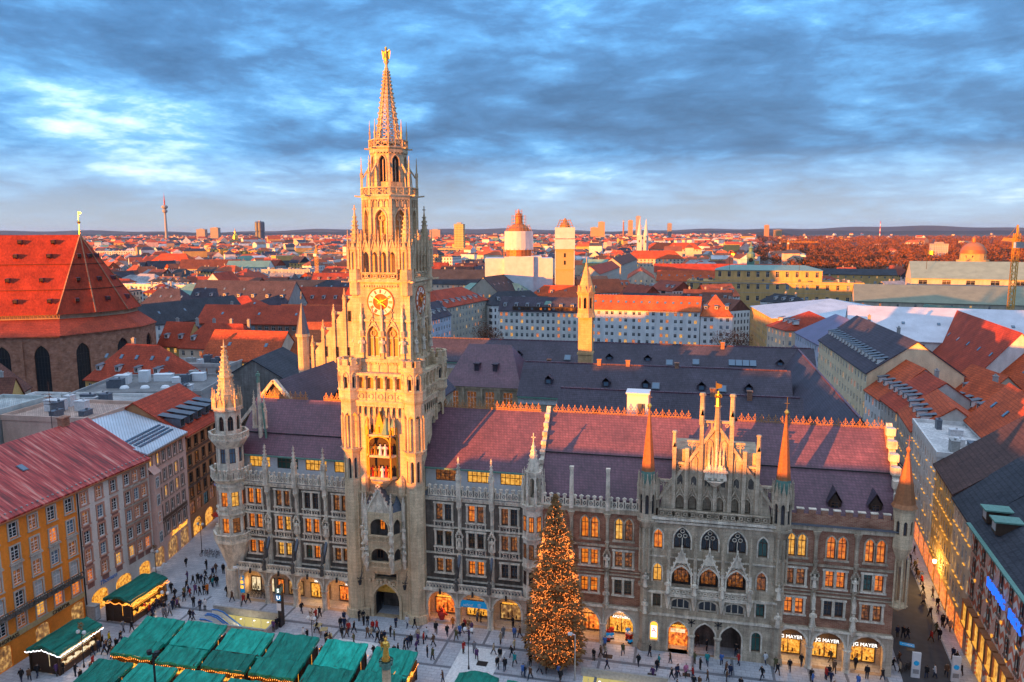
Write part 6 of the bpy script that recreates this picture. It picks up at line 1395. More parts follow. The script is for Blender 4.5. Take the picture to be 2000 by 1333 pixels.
    sa = math.atan2(u.y, u.x)
    for t in (.16, .42, .72, .9):
        e0 = Vector(ov[1]); bz = ze+(zt-ze)*t
        for i in range(7):
            f = Vector((e0.x+(R0[0]-e0.x)*t, e0.y+(R0[1]-e0.y)*t))-Vector((u.x, u.y))*(3+i*9.5+(4 if t > .4 else 0)); louv((f.x, f.y, bz-.1), sa)
        for k in range(1, 4):
            if t < .8:
                m = (Vector(ov[k])+Vector(ov[k+1]))/2; an = math.atan2(ov[k+1][1]-ov[k][1], ov[k+1][0]-ov[k][0]); f = m+(Vector(R0)-m)*t; louv((f.x, f.y, bz-.1), an)
    b = MB(); b.frus(R0[0], R0[1], zt-.5, zt+4.6, .22, .08, 8); b.frus(R0[0], R0[1], zt+3.5, zt+4.1, .2, .6, 10); b.frus(R0[0], R0[1], zt+4.1, zt+4.7, .6, .15, 10); b.bar((R0[0], R0[1], zt+4.6), (R0[0], R0[1], zt+7.5), .12); b.add([(R0[0], R0[1], zt+6.6), (R0[0]+1.1, R0[1], zt+6.8), (R0[0]+1.1, R0[1], zt+7.2), (R0[0], R0[1], zt+7.4)], [(0, 1, 2, 3)]); b.build('ridge_finial', 'gold', root)
    FOOT.append((-150, 112, 26)); FOOT.append((-180, 98, 34)); FOOT.append((-215, 82, 34))
church()
# ================================================================ rear wings of the town hall
stone('ochre_stone', (.78, .50, .24), (.50, .31, .14), .5, .4)
def rear():
    def wing_(x0, x1, y0, y1, ze, zr, axis='x', mat_='roof_slate'):
        b = MB()
        if axis == 'x':
            b.M = Matrix.Translation((x0, y0, 0)); roof_mesh(b, 'gable', x1-x0, y1-y0, ze, zr)
        else:
            b.M = Matrix.Translation((x0, y0, 0)); roof_mesh(b, 'gabley', x1-x0, y1-y0, ze, zr)
        b.M = None; b.build('roof', [mat_, 'stone_wall'], TH)
        b = MB(); b.box(x0+.1, y0+.1, 0, x1-.1, y1-.1, ze); b.build('rear_wall', 'stone_gable', TH)
    wing_(-24, 70, 79, 91, 24.6, 29.2); wing_(8, 62, 53, 67, 22.5, 28.2); wing_(20, 61, 28.5, 41.5, 22, 28.0); wing_(60.5, 73, 18, 92, 22, 29, 'y')
    wing_(-20, -5, 17, 50, 24, 32, 'y'); wing_(-31, -17, 13, 34, 24, 31.5, 'y')
    for x0, x1, y, z in ((-24, 70, 85, 29.4), (8, 62, 60, 28.4), (20, 61, 35, 28.2)):
        b = MB(); n = int((x1-x0)/.8); [b.box(x0+i*.8, y-.18, z-.1, x0+i*.8+.7, y+.18, z+.16) for i in range(n)]; b.build('ridge_tiles', 'roof_slate_red', TH)
    b = MB(); n = 90; [b.box(66.55, 18+i*.8, 28.9, 66.95, 18.7+i*.8, 29.3) for i in range(n)]; b.build('ridge_tiles', 'roof_slate_red', TH)
    for x0, x1, y, z in ((8, 60, 52.5, 22.3), (20, 60, 28.1, 21.8), (-24, 60, 78.6, 24.3)):
        b = MB(); b.box(x0, y-.1, z-.3, x1, y+.25, z); b.build('gutter', 'copper_green', TH); b = MB(); b.box(x0, y+.4, z-1.6, x1, y+.55, z-.3); b.build('eaves_wall', 'white_wall', TH)
    for x, y, z in ((14, 56, 24.6), (26, 56, 24.6), (34, 56, 24.6), (45, 56, 24.6), (54, 56, 24.6), (27, 31.5, 23.6), (38.5, 31.5, 23.6), (50, 31.5, 23.6), (2, 81.4, 25.6), (24, 81.4, 25.6), (33, 81.4, 25.6), (62.5, 81.4, 25.6)):
        LIB.put('rdorm', 'dormer', lambda b: (b.box(-.7, -.8, 0, .7, 1.6, 1.1, 0), b.add([(-.95, -1.1, 1.0), (.95, -1.1, 1.0), (0, -1.1, 1.9), (-.95, 2.2, 1.0), (.95, 2.2, 1.0), (0, 2.2, 1.9)], [(0, 2, 5, 3), (1, 4, 5, 2)], 0), b.box(-.45, -.84, .2, .45, -.8, .95, 1)), TH, (x, y, z), 0, ['roof_slate', 'glass_blue'])
    b = MB(); V = [(-11.6, 62.4, 21.8), (6.6, 62.4, 21.8), (6.6, 80, 21.8), (-11.6, 80, 21.8), (-7.8, 71, 30.2), (2.4, 71, 30.2)]
    b.add(V, [(0, 1, 5, 4), (1, 2, 5), (2, 3, 4, 5), (3, 0, 4)]); b.build('hall_roof', 'roof_slate_red', TH)
    cs = [-9.2, -5.0, -.8, 3.4]
    b = MB(); b.wall(-11, 6, 0, 22, 63, [(c-1.1, c+1.1, 16.6, 20.6, 'r') for c in cs], .4); b.box(-11, 63.5, 0, 6, 79.5, 22); b.box(-11.4, 62.6, 21.3, 6.4, 63.0, 21.8)
    for c in (-11, -7.1, -2.9, 1.3, 5.6): b.box(c, 62.6, 10, c+.5, 63, 21.3)
    b.build('hall_wall', 'stone_gable', TH)
    for c in cs: window(TH, c, 63.2, 16.6, 2.2, 4.0, 'lit_dim', 'frame_white', 2, .66, cross=1)
    for x in (-4.5, -.2): b = MB(); b.box(x-.5, 65.5, 24, x+.5, 69, 26.4); b.box(x-.7, 65.2, 26.4, x+.7, 70, 26.6); b.build('dormer', 'roof_slate', TH)
    # slim tower over the rear court
    b = MB(); cx, cy = 20.0, 68.2
    b.box(cx-1.5, cy-1.5, 20, cx+1.5, cy+1.5, 37.5); b.frus(cx, cy, 37.4, 38.4, 2.2, 1.9, 8); octwall(b, cx, cy, 1.72, 38.3, 42.6, [(-.32, .32, 39.4, 41.9, 'p')], .3); b.frus(cx, cy, 42.4, 43.0, 2.0, 2.15, 8); b.frus(cx, cy, 43, 49.4, 1.85, .12, 8); b.bar((cx, cy, 49.3), (cx, cy, 50.6), .1)
    for k in range(8): b.M = octa(cx, cy, 1.7, k); b.ext([(-.6, 42.6), (.6, 42.6), (0, 44.4)], -1.85, -1.6)
    b.M = None; b.box(cx-1.7, cy-1.7, 29.2, cx+1.7, cy+1.7, 29.6); b.build('court_tower', 'ochre_stone', TH)
    octpanes(cx, cy, 1.72, 0, 39.4, .64, 2.5, 'glass_dark', range(8), 'stone_dark', 0, 0, .25)
    b = MB(); b.box(33.6, 13.2, 24, 36.7, 16, 32.3); b.box(33.4, 13, 32.3, 36.9, 16.2, 32.5); b.build('roof_vent_house', 'white_paint', TH)
    b = MB(); b.box(35.2, 13.1, 29.2, 36.2, 13.19, 30.9); [b.box(35.25, 13.04, 29.3+i*.2, 36.15, 13.1, 29.36+i*.2) for i in range(8)]; b.build('vent_grille', 'lead', TH)
    for x, y, z in ((12.5, 64, 26.5), (50, 84.5, 28.5), (30, 60, 27.6), (46.5, 35, 27.4), (52.6, 34.6, 27.3), (40, 60, 27.4), (24, 60, 27.6)):
        b = MB(); b.cbox(x, y, z-1.5, .8, .8, 3.2); b.cbox(x, y, z+1.7, 1.0, 1.0, .2); b.build('chimney', 'brick_red', TH)
    for x, y, z in ((14, 80.5, 26.0), (38, 80.3, 25.7), (44, 80.6, 26.0), (36, 55.6, 25.0), (49, 55.6, 25.0), (57.5, 30, 23.6), (43, 30.5, 24.0)):
        o = LIB.put('skyl2', 'skylight', lambda b: (b.box(-.8, -.9, 0, .8, .9, .22, 0), b.box(-.65, -.75, .22, .65, .75, .27, 1)), TH, (x, y, z), 0, ['lead', 'glass_blue']); o.rotation_euler = (.65, 0, 0)
    b = MB()
    for i in range(4): b.M = Matrix.Translation((52+i*1.55, 80.6, 26.2)) @ Matrix.Rotation(.64, 4, 'X'); b.box(-.7, -.9, 0, .7, .9, .15)
    b.M = None; b.build('solar_panels', 'glass_blue', TH)
    # stepped gable seen left of the clock tower
    Y = 45.
    b = MB(); b.ext([(-34, 24), (-14, 24), (-14, 31), (-24, 44.2), (-34, 31)], Y, Y+.9)
    for x in (-34, -31.5, -29, -26.5, -24, -21.5, -19, -16.5): z = 44.2-abs(x+24)*1.32; b.box(x-.3, Y-.35, 26, x+.3, Y+.5, z+.6)
    for x, w in ((-32.7, 2.0), (-30.2, 2.0), (-27.7, 2.0), (-25.2, 2.0)): z = 44.2-abs(x-1+24)*1.32; b.box(x-1.2, Y+.2, z+1.4, x+1.2, Y+.7, z+1.9); b.box(x-.1, Y+.3, z-2, x+.1, Y+.6, z+1.5)
    b.build('rear_gable', 'stone_tower', TH)
    for x in (-34, -31.5, -29, -26.5, -24): LIB.put('rg_pin', 'pinnacle', lambda b: pinnacle(b, 0, 0, 0, 4.2, .6), TH, (x, Y, 44.0-abs(x+24)*1.32), 0, 'stone_tower')
    for x, z in ((-31.0, 30.5), (-28.5, 30.5), (-26, 30.5), (-29, 34), (-26.5, 34), (-25.5, 38)): window(TH, x, Y-.1, z, .7, 2.2, 'glass_dark', 'stone_dark', 0, .6)
    b = MB(); b.frus(-36.2, Y, 10, 34.8, 1.15, 1.15, 8); b.frus(-36.2, Y, 34.6, 35.2, 1.45, 1.45, 8); b.build('rear_turret', 'stone_tower', TH)
    b = MB(); b.frus(-36.2, Y, 35.2, 41.6, 1.4, .1, 8); b.frus(-36.2, Y, 42.4, 43, .2, .3, 8); b.bar((-36.2, Y, 43), (-36.2, Y, 44), .1); b.build('rear_turret_roof', 'lead', TH)
    b = MB()
    for s in (-1, 1): b.bar((-24+s*7, 12.8, 24), (-24, 12.8, 32), .9, .5)
    b.build('roof_coping', 'stone_trim', TH)
    FOOT.append((20, 50, 60)); FOOT.append((-10, 30, 30))
rear()

# ================================================================ houses of the old town, placed one by one
def fls(n, ze, wh=1.7, pitch=3.4): return tuple(ze-.9-wh-i*pitch for i in range(n))
TOWN = [
 # label, x, y, ang, w, d, ze, zr, kind, wall, roof, floors, cols, extras
 ('red hipped roof house with white dormers in front of the brick church', -116, 71.6, -3, 25, 16, 17, 26, 'hip', YEL, RED2, 2, 8, dict(dorm=4, sky_=5, chim=1, dy=.3)),
 ('blank pale pink firewall building behind the rusty red roof', -73, 6.6, 4, 17, 13, 24.2, 25, 'flat', (.60, .42, .33, 1), SLATE, 0, 0, {}),
 ('tall white gable walled building behind the chimney with aerial', -83, 2.5, 4, 9.5, 15, 25, 26, 'flat', (.50, .53, .50, 1), SLATE2, 1, 2, {}),
 ('low grey flat roofed office with white pillars and dark glass', -92, 19.5, 8, 30, 15, 21.5, 22, 'flat', WALLW, SLATE2, 2, 13, dict(ww=1.5, wh=2.2, frame='frame_white')),
 ('wide dark flat roof with lit glazing and white ventilation boxes', -86, 36, 15, 27, 20, 21.5, 22, 'flat', GREYW, SLATE2, 1, 9, dict(ww=2.2, wh=2.2, lits=[(3, 'lit_dim'), (1, 'lit_yellow'), (2, 'glass_dark')])),
 ('brown tiled house with pale chimneys below the church wall', -106, 20, 22, 14, 12, 18, 26, 'gable', YEL, BROWN, 2, 4, dict(chim=3, dorm=1)),
 ('brown tiled gable at the left edge below the church', -122, 34, 30, 16, 12, 19, 27, 'gabley', CREAM, BROWN, 2, 4, dict(chim=2)),
 ('half demolished pale building with patched white walls', -104, 84, 8, 22, 9, 19, 20, 'flat', (.50, .49, .47, 1), GREYW, 1, 3, dict(sides='f')),
 ('blank grey stone gable building left of the clock tower', -77, 73, 10, 20, 22, 17.5, 23.5, 'gabley', (1, 1, 1, 1), SLATE2, 0, 0, dict(wmat='stone_grey')),
 ('orange red tiled long roof with a darker solar strip', -97, 95, 0, 24, 16, 19.5, 27, 'gable', CREAM, RED, 1, 8, dict(sky_=2)),
 ('bright orange hipped roof with one big skylight', -78, 101, 14, 26, 20, 19.5, 29, 'hip', CREAM, (.50, .12, .04, 1), 1, 7, dict(sky_=1)),
 ('long brick red roof with glazed lower storey', -153, 171, 4, 64, 16, 20, 26.5, 'gable', (.33, .16, .11, 1), RED2, 2, 22, dict(sky_=4, chim=2, ww=1.6)),
 ('long dark blue roof with a band of skylights over white walls', -166, 160, 78, 52, 15, 20, 27.5, 'gable', WALLW, SLATE2, 2, 18, dict(sky_=4, sides='fl', nside=4)),
 ('small purple slate roof with four skylights beside the church', -222, 223, -4, 25, 14, 21, 29, 'hip', CREAM, SLATE, 2, 8, dict(sky_=4)),
 ('large purple slate roof with rows of dormers', -206, 238, -4, 58, 18, 21, 32, 'gable', GREYW, SLATE, 2, 17, dict(dorm=7, sky_=5)),
 ('grey slate roof with two tall white dormer gables', -146, 276, 4, 44, 18, 22, 31, 'gable', CREAM, SLATE, 2, 12, dict(dorm=2, sky_=4)),
 ('red roof with a row of black dormers left of the clock tower', -156, 254, 4, 44, 16, 20, 28, 'gable', CREAM, RED2, 2, 13, dict(dorm=7)),
 ('flat red walled annex with terracotta roof left of the clock tower', -142, 214, 5, 30, 12, 18.5, 23, 'gable', (.42, .17, .11, 1), RED, 1, 9, dict(sky_=1)),
 ('red pyramid roof with triangular skylight', -174, 214, 8, 22, 18, 19.5, 26.5, 'hip', CREAM, RED2, 1, 6, dict(inset=9.5, sky_=2)),
 ('yellow and white framed house with red roof beside the church apse', -140, 131, 1, 11, 12, 17, 24.5, 'gable', (.56, .37, .14, 1), RED2, 3, 4, dict(dorm=2, chim=1)),
 ('red hipped house with grey chimneys along its ridge', -128.5, 127, 0, 27, 14, 17, 25, 'hip', CREAM, RED2, 2, 8, dict(dorm=3, chim=4)),
 ('white flat roofed office block behind the church roof', -350, 362, -4, 58, 18, 20, 21, 'flat', WALLW, SLATE2, 2, 16, dict(ww=1.8)),
 ('green copper hipped roof near the church', -250, 282, -8, 26, 15, 20, 27, 'hip', CREAM, GREEN, 2, 7, dict(rmat='sheet_metal')),
 ('white gabled house with red roof beyond the green copper roof', -292, 373, 8, 14, 30, 20, 28, 'gabley', WALLW, RED2, 2, 3, dict(sky_=0)),
 ('dark slate roof beyond the purple roofs', -196, 290, 9, 52, 16, 22, 29, 'gable', CREAM, SLATE2, 1, 14, dict(sky_=6)),
 ('long brown roof in the middle distance left', -470, 584, 12, 62, 16, 20, 29, 'gable', CREAM, BROWN, 1, 14, {}),
 ('pale green long roof in the middle distance left', -414, 582, 9, 44, 16, 22, 28, 'gable', WALLW, GREEN, 2, 12, dict(rmat='sheet_metal')),
 ('glass roofed flat hall in the middle distance', -344, 533, 9, 46, 20, 22, 23, 'flat', (.42, .5, .52, 1), (.4, .5, .5, 1), 2, 14, dict(lits=[(3, 'glass_blue'), (1, 'lit_dim')])),
 ('bright ochre museum block far left', -888, 1173, 5, 64, 30, 25, 26, 'flat', (.62, .42, .12, 1), YEL, 1, 12, dict(ww=3, wh=3)),
 ('lower ochre museum wing far left', -815, 1176, 5, 66, 30, 22, 23, 'flat', (.60, .38, .10, 1), YEL, 1, 12, dict(ww=3, wh=3)),
 ('very long white gallery building far left', -1080, 1130, 8, 150, 24, 22, 23, 'flat', (.58, .62, .68, 1), WALLW, 2, 32, dict(ww=2.4, wh=2.4)),
 ('large red hipped roof glowing in the sun far left', -640, 756, 10, 52, 22, 20, 30, 'hip', CREAM, RED, 1, 12, {}),
 ('white office with dark slate roof and green copper panel', -48, 257.5, 0, 38.5, 14, 18.5, 24.5, 'gable', (.74, .72, .66, 1), SLATE, 4, 15, dict(dorm=7, ww=1.25, wh=1.8, lits=[(5, 'glass_dark'), (2, 'lit_yellow'), (1, 'lit_orange'), (1, 'glass_green')])),
 ('long white office with bright orange tiled roof and paired windows', -4, 259.5, -4, 51, 14, 20, 26, 'gable', (.80, .80, .78, 1), (.66, .16, .045, 1), 5, 8, dict(pair=1.3, ww=1.35, wh=1.6, sky_=14, lits=[(5, 'glass_dark'), (2, 'lit_yellow'), (1.6, 'lit_orange'), (1, 'glass_blue')])),
 ('white corner wing with orange hipped roof and dormers', 47.2, 255.6, 2, 14, 22, 18, 27, 'hip', (.80, .80, .78, 1), (.66, .16, .045, 1), 4, 2, dict(pair=1.4, ww=1.35, wh=1.6, dorm=3)),
 ('cream corner building with red roof and arched dormers', -73, 246, 80, 52, 22, 20, 27.5, 'hip', (.50, .45, .37, 1), RED2, 5, 15, dict(sides='fl', nside=6, dorm=8, dy=.25)),
 ('pale blue house with slate roof right beside the clock tower', -66, 207.6, 84, 23, 12, 19, 25, 'gable', (.50, .55, .64, 1), SLATE, 4, 8, dict(sides='fl', nside=4, dorm=4)),
 ('long dark slate roof over a cream facade behind the corner building', -65.5, 327, 80, 56, 20, 21, 30, 'gable', (.45, .40, .32, 1), SLATE2, 3, 16, dict(sides='fl', nside=5, sky_=8)),
 ('wide blue slate roofs right of the clock tower', -132, 386, -4, 60, 20, 22, 31, 'gable', CREAM, SLATE2, 2, 16, dict(chim=2)),
 ('pale green copper roof in front of the wrapped church', -98, 345, 4, 46, 18, 19, 25, 'hip', CREAM, GREEN, 1, 12, dict(rmat='sheet_metal')),
 ('red roofed house row in front of the wrapped tower', -52, 352, -8, 34, 14, 18, 24, 'hip', CREAM, RED, 1, 9, dict(dorm=4)),
 ('orange lit low roof with blue tarpaulin neighbour', -38, 318, -4, 28, 14, 18, 23, 'hip', CREAM, RED, 1, 8, {}),
 ('low slate roof with pale walls behind the long white office', 6, 318, -4, 34, 12, 18, 22.5, 'gable', WALLW, SLATE2, 1, 10, dict(sky_=6)),
 ('brown roof cluster behind the long white office', 38, 330, -6, 26, 14, 18, 24, 'gable', WALLW, BROWN, 1, 7, dict(dorm=4, chim=3)),
 ('big red hipped palace roof on the avenue', -40.5, 885, 5, 74, 26, 22, 32, 'hip', CREAM, RED, 3, 16, dict(ww=1.8, wh=2.2)),
 ('second red hipped palace roof farther up the avenue', -36, 1240, 5, 96, 30, 26, 37, 'hip', CREAM, RED, 2, 18, dict(ww=2, wh=2.5)),
 ('orange roofed wing running away from the viewer', -8, 528, 4, 22, 66, 18, 25, 'gabley', CREAM, RED, 1, 5, {}),
 ('long red roof with a row of skylights left of the palace', 16, 508, -4, 48, 18, 18, 25.5, 'gable', CREAM, RED, 1, 14, dict(sky_=8)),
 ('long red roofed riding school block', 10, 600, 2, 110, 18, 20, 27, 'gable', CREAM, RED2, 1, 24, {}),
 ('ochre palace upper storey with green copper roof', 58, 423, -4, 66, 22, 31, 34, 'hip', OCH, (.20, .33, .27, 1), 1, 11, dict(ww=2.0, wh=3.6, rmat='sheet_metal', lits=[(1, 'glass_dark')], trim=(24.3,))),
 ('long ochre palace lower front with arched windows', 40, 420.5, -4, 108, 25, 23, 24, 'flat', OCH, SLATE2, 2, 18, dict(ww=1.9, wh=3.2, lits=[(3, 'glass_dark'), (1, 'glass_blue')], trim=(16.5, 9.5))),
 ('ochre sided block with pale blue metal hipped roof', 70.4, 276.8, -84.6, 51.4, 58, 21, 27, 'hip', OCH, (.55, .63, .70, 1), 5, 14, dict(rmat='sheet_metal', sides='fr', nside=14)),
 ('cream corner house with dormered red roof below the pale metal roof', 73, 222, -72, 17, 26, 18.5, 25, 'hip', CREAM, RED2, 4, 5, dict(sides='fr', nside=7, dorm=4)),
 ('pale blue house with purple metal hipped roof', 80.6, 197, -84, 33, 22, 19, 27, 'hip', (.52, .54, .62, 1), (.17, .14, .24, 1), 4, 10, dict(rmat='sheet_metal')),
 ('long yellow street front with dark roof and a row of dormers', 83.6, 163, -88, 60, 22, 21, 29, 'gable', (.84, .66, .42, 1), SLATE, 5, 18, dict(dorm=16, dy=.3, chim=2)),
 ('white house with red gabled roof beside the yellow street front', 85.4, 102.6, -86, 12.6, 18, 17, 24.5, 'gable', WALLW, RED, 4, 5, dict(dorm=3)),
 ('narrow white house with red roof and bay before the street bend', 86.1, 89.8, -88, 13.4, 18, 17.5, 24, 'gable', (.55, .52, .48, 1), RED2, 4, 5, dict(dorm=4, chim=1)),
 ('large white panelled roof with dark blue skylights', 95, 176, -8, 64, 34, 20, 29.5, 'gable', WALLW, (.60, .61, .66, 1), 1, 10, dict(rmat='sheet_metal', sky_=6)),
 ('long old red roof with white snow pockets on the right', 120, 190, -92.8, 63, 22, 15.5, 29, 'gable', WALLW, RED2, 1, 12, dict(sky_=6)),
 ('red roofed white wing at the right edge', 121, 127, -84, 30, 18, 15, 25, 'gable', WALLW, RED, 1, 6, dict(sky_=2, sides='fr', nside=3)),
 ('theatre with green copper gable roof and pediment', 167, 384, -8, 72, 28, 29, 38, 'gable', (.56, .50, .44, 1), (.27, .36, .27, 1), 1, 6, dict(rmat='sheet_metal', ww=4.5, wh=2.6, lits=[(2, 'glass_dark'), (1, 'lit_dim')], sides='fl', nside=3, trim=(23.5,))),
 ('lower green roofed theatre wing with its own pediment', 128, 338, -8, 100, 30, 19, 27, 'gable', (.50, .44, .34, 1), (.22, .24, .16, 1), 1, 12, dict(rmat='sheet_metal')),
 ('ochre palace back wing with dark roof', 142, 548, -6, 56, 20, 22, 26, 'gable', OCH, SLATE2, 1, 10, {}),
 ('low ochre palace wing farther right', 200, 512, -6, 70, 20, 23, 26, 'gable', OCH, SLATE2, 1, 10, {}),
 ('small red house with chimneys right of the street', 98, 66, -70, 13, 13, 16, 22.5, 'gable', (.50, .47, .40, 1), RED, 2, 4, dict(sides='fr', nside=3, dorm=2, chim=2)),
 ('red roof with a row of five black box dormers', 97, 84, -76, 15, 15, 17, 24, 'gable', WALLW, RED, 2, 4, dict(dorm=5, chim=1)),
 ('white flat house with roof garden right of the street', 106, 48, -80, 16, 13, 18, 19, 'flat', WALLW, GREYW, 2, 5, dict(sides='fr', nside=4)),
 ('red tiled roof with three small skylights on the right', 97, 50, -76, 15, 14, 17.5, 24, 'gable', (.48, .46, .42, 1), RED, 2, 4, dict(sky_=3, chim=2, sides='fr', nside=3)),
 ('grey flat roofed infill house with a terrace on the right', 112, 68, -80, 14, 13, 18, 19, 'flat', (.46, .47, .45, 1), SLATE2, 2, 4, dict(sides='fr', nside=4)),
 ('white house with brown roof beyond the terrace', 113, 90, -82, 18, 13, 17, 23, 'gable', WALLW, BROWN, 2, 5, dict(chim=2, sides='fr', nside=3)),
 ('blue grey metal roofed house near the right edge', 116, 40, -80, 16, 14, 18, 22, 'hip', (.42, .46, .5, 1), (.25, .33, .42, 1), 2, 4, dict(rmat='sheet_metal', sides='fr', nside=4)),
 ('red house with white gable near the right edge', 126, 62, -78, 16, 14, 17, 24, 'gable', WALLW, RED, 2, 4, dict(sky_=3, chim=2, sides='fr', nside=3)),
 ('red roofed house with dormers below the old red roof', 104, 108, -82, 16, 14, 16.5, 23, 'gable', (.55, .46, .34, 1), RED, 2, 5, dict(dorm=3, sides='fr', nside=3)),
 ('pale plastered house at the right edge in the sun', 126, 24, -80, 18, 16, 17, 21, 'hip', (.60, .52, .44, 1), (.35, .38, .42, 1), 2, 4, dict(rmat='sheet_metal', sides='fr', nside=4)),
 ('row of white houses lining the far avenue', -30, 520, 88, 130, 16, 22, 28, 'gable', (.56, .52, .46, 1), RED2, 4, 34, dict(sides='fl', nside=4)),
 ('pale houses farther along the far avenue', -26, 670, 88.5, 170, 18, 23, 30, 'gable', (.54, .49, .42, 1), BROWN, 4, 40, dict(ww=1.4)),
]
for q in TOWN:
    lab, x, y, ang, w, d, ze, zr, kind, wc, rc, nf, nc, ex = q; ex = dict(ex)
    wh = ex.get('wh', 1.7); ex.setdefault('split', False)
    o = house('town_house' if 'palace' not in lab and 'theatre' not in lab else 'palace' if 'palace' in lab else 'theatre', lab, x, y, ang, w, d, ze, zr, kind, wc, rc, fl=fls(nf, ze, wh, 3.3 if wh < 2.5 else 7.5), nc=nc, cat='building' if w > 40 else 'house', **ex)
    if 'ventilation boxes' in lab:
        for i, (px_, py_, sx, sy, sz) in enumerate(((5, 12, 3, 2, 2), (9, 14, 2, 2, 2.6), (13, 15, 4, 2, 1.6), (17, 13, 2, 2, 1.2), (21, 15, 3, 2, 1.8))):
            b = MB(); b.cbox(px_, py_, ze+.2, sx, sy, sz); b.cbox(px_, py_, ze+.2+sz, sx*1.05, sy*1.05, .12); [b.box(px_-sx/2+.2+j*.5, py_-sy/2-.04, ze+.6, px_-sx/2+.45+j*.5, py_-sy/2, ze+sz-.2) for j in range(int(sx/.5)-1)]; b.build('ventilation_box', 'white_paint', o)
        for i in range(4): b = MB(); b.lathe(8+i*4.5, 6, [(1.0, ze+.2), (1.0, ze+.5), (.7, ze+.9), (0, ze+1.05)], 10); b.build('roof_dome_light', 'white_paint', o)
    if 'half demolished' in lab:
        for i in range(7): b = MB(); b.box(.6+i*3, -.12, 10+(i % 3), 2.8+i*3, -.01, 16+(i*5 % 3)); b.build('wall_patch', 'white_paint' if i % 2 else 'net', o)
        b = MB(); [b.box(.2+i*3, -.16, 6, .5+i*3, 0, 18.6) for i in range(7)]; b.build('old_brick_pier', 'brick_red', o)
    if 'green copper panel' in lab:
        b = MB(); b.add([(21, 1.2, 19.4), (26.4, 1.2, 19.4), (25, 4.6, 23), (22.4, 4.6, 23)], [(0, 1, 2, 3)]); b.build('copper_panel', 'copper_green', o)
        b = MB(); b.box(7, -.12, 18.6, 38.2, .6, 20.6); b.build('attic_band', 'wood_dark', o); [window(o, 8.2+i*2.1, -.2, 19.0, 1.2, 1.2, pick(*CITY_LITS), 'frame_brown', 1, 0, split=False) for i in range(14)]

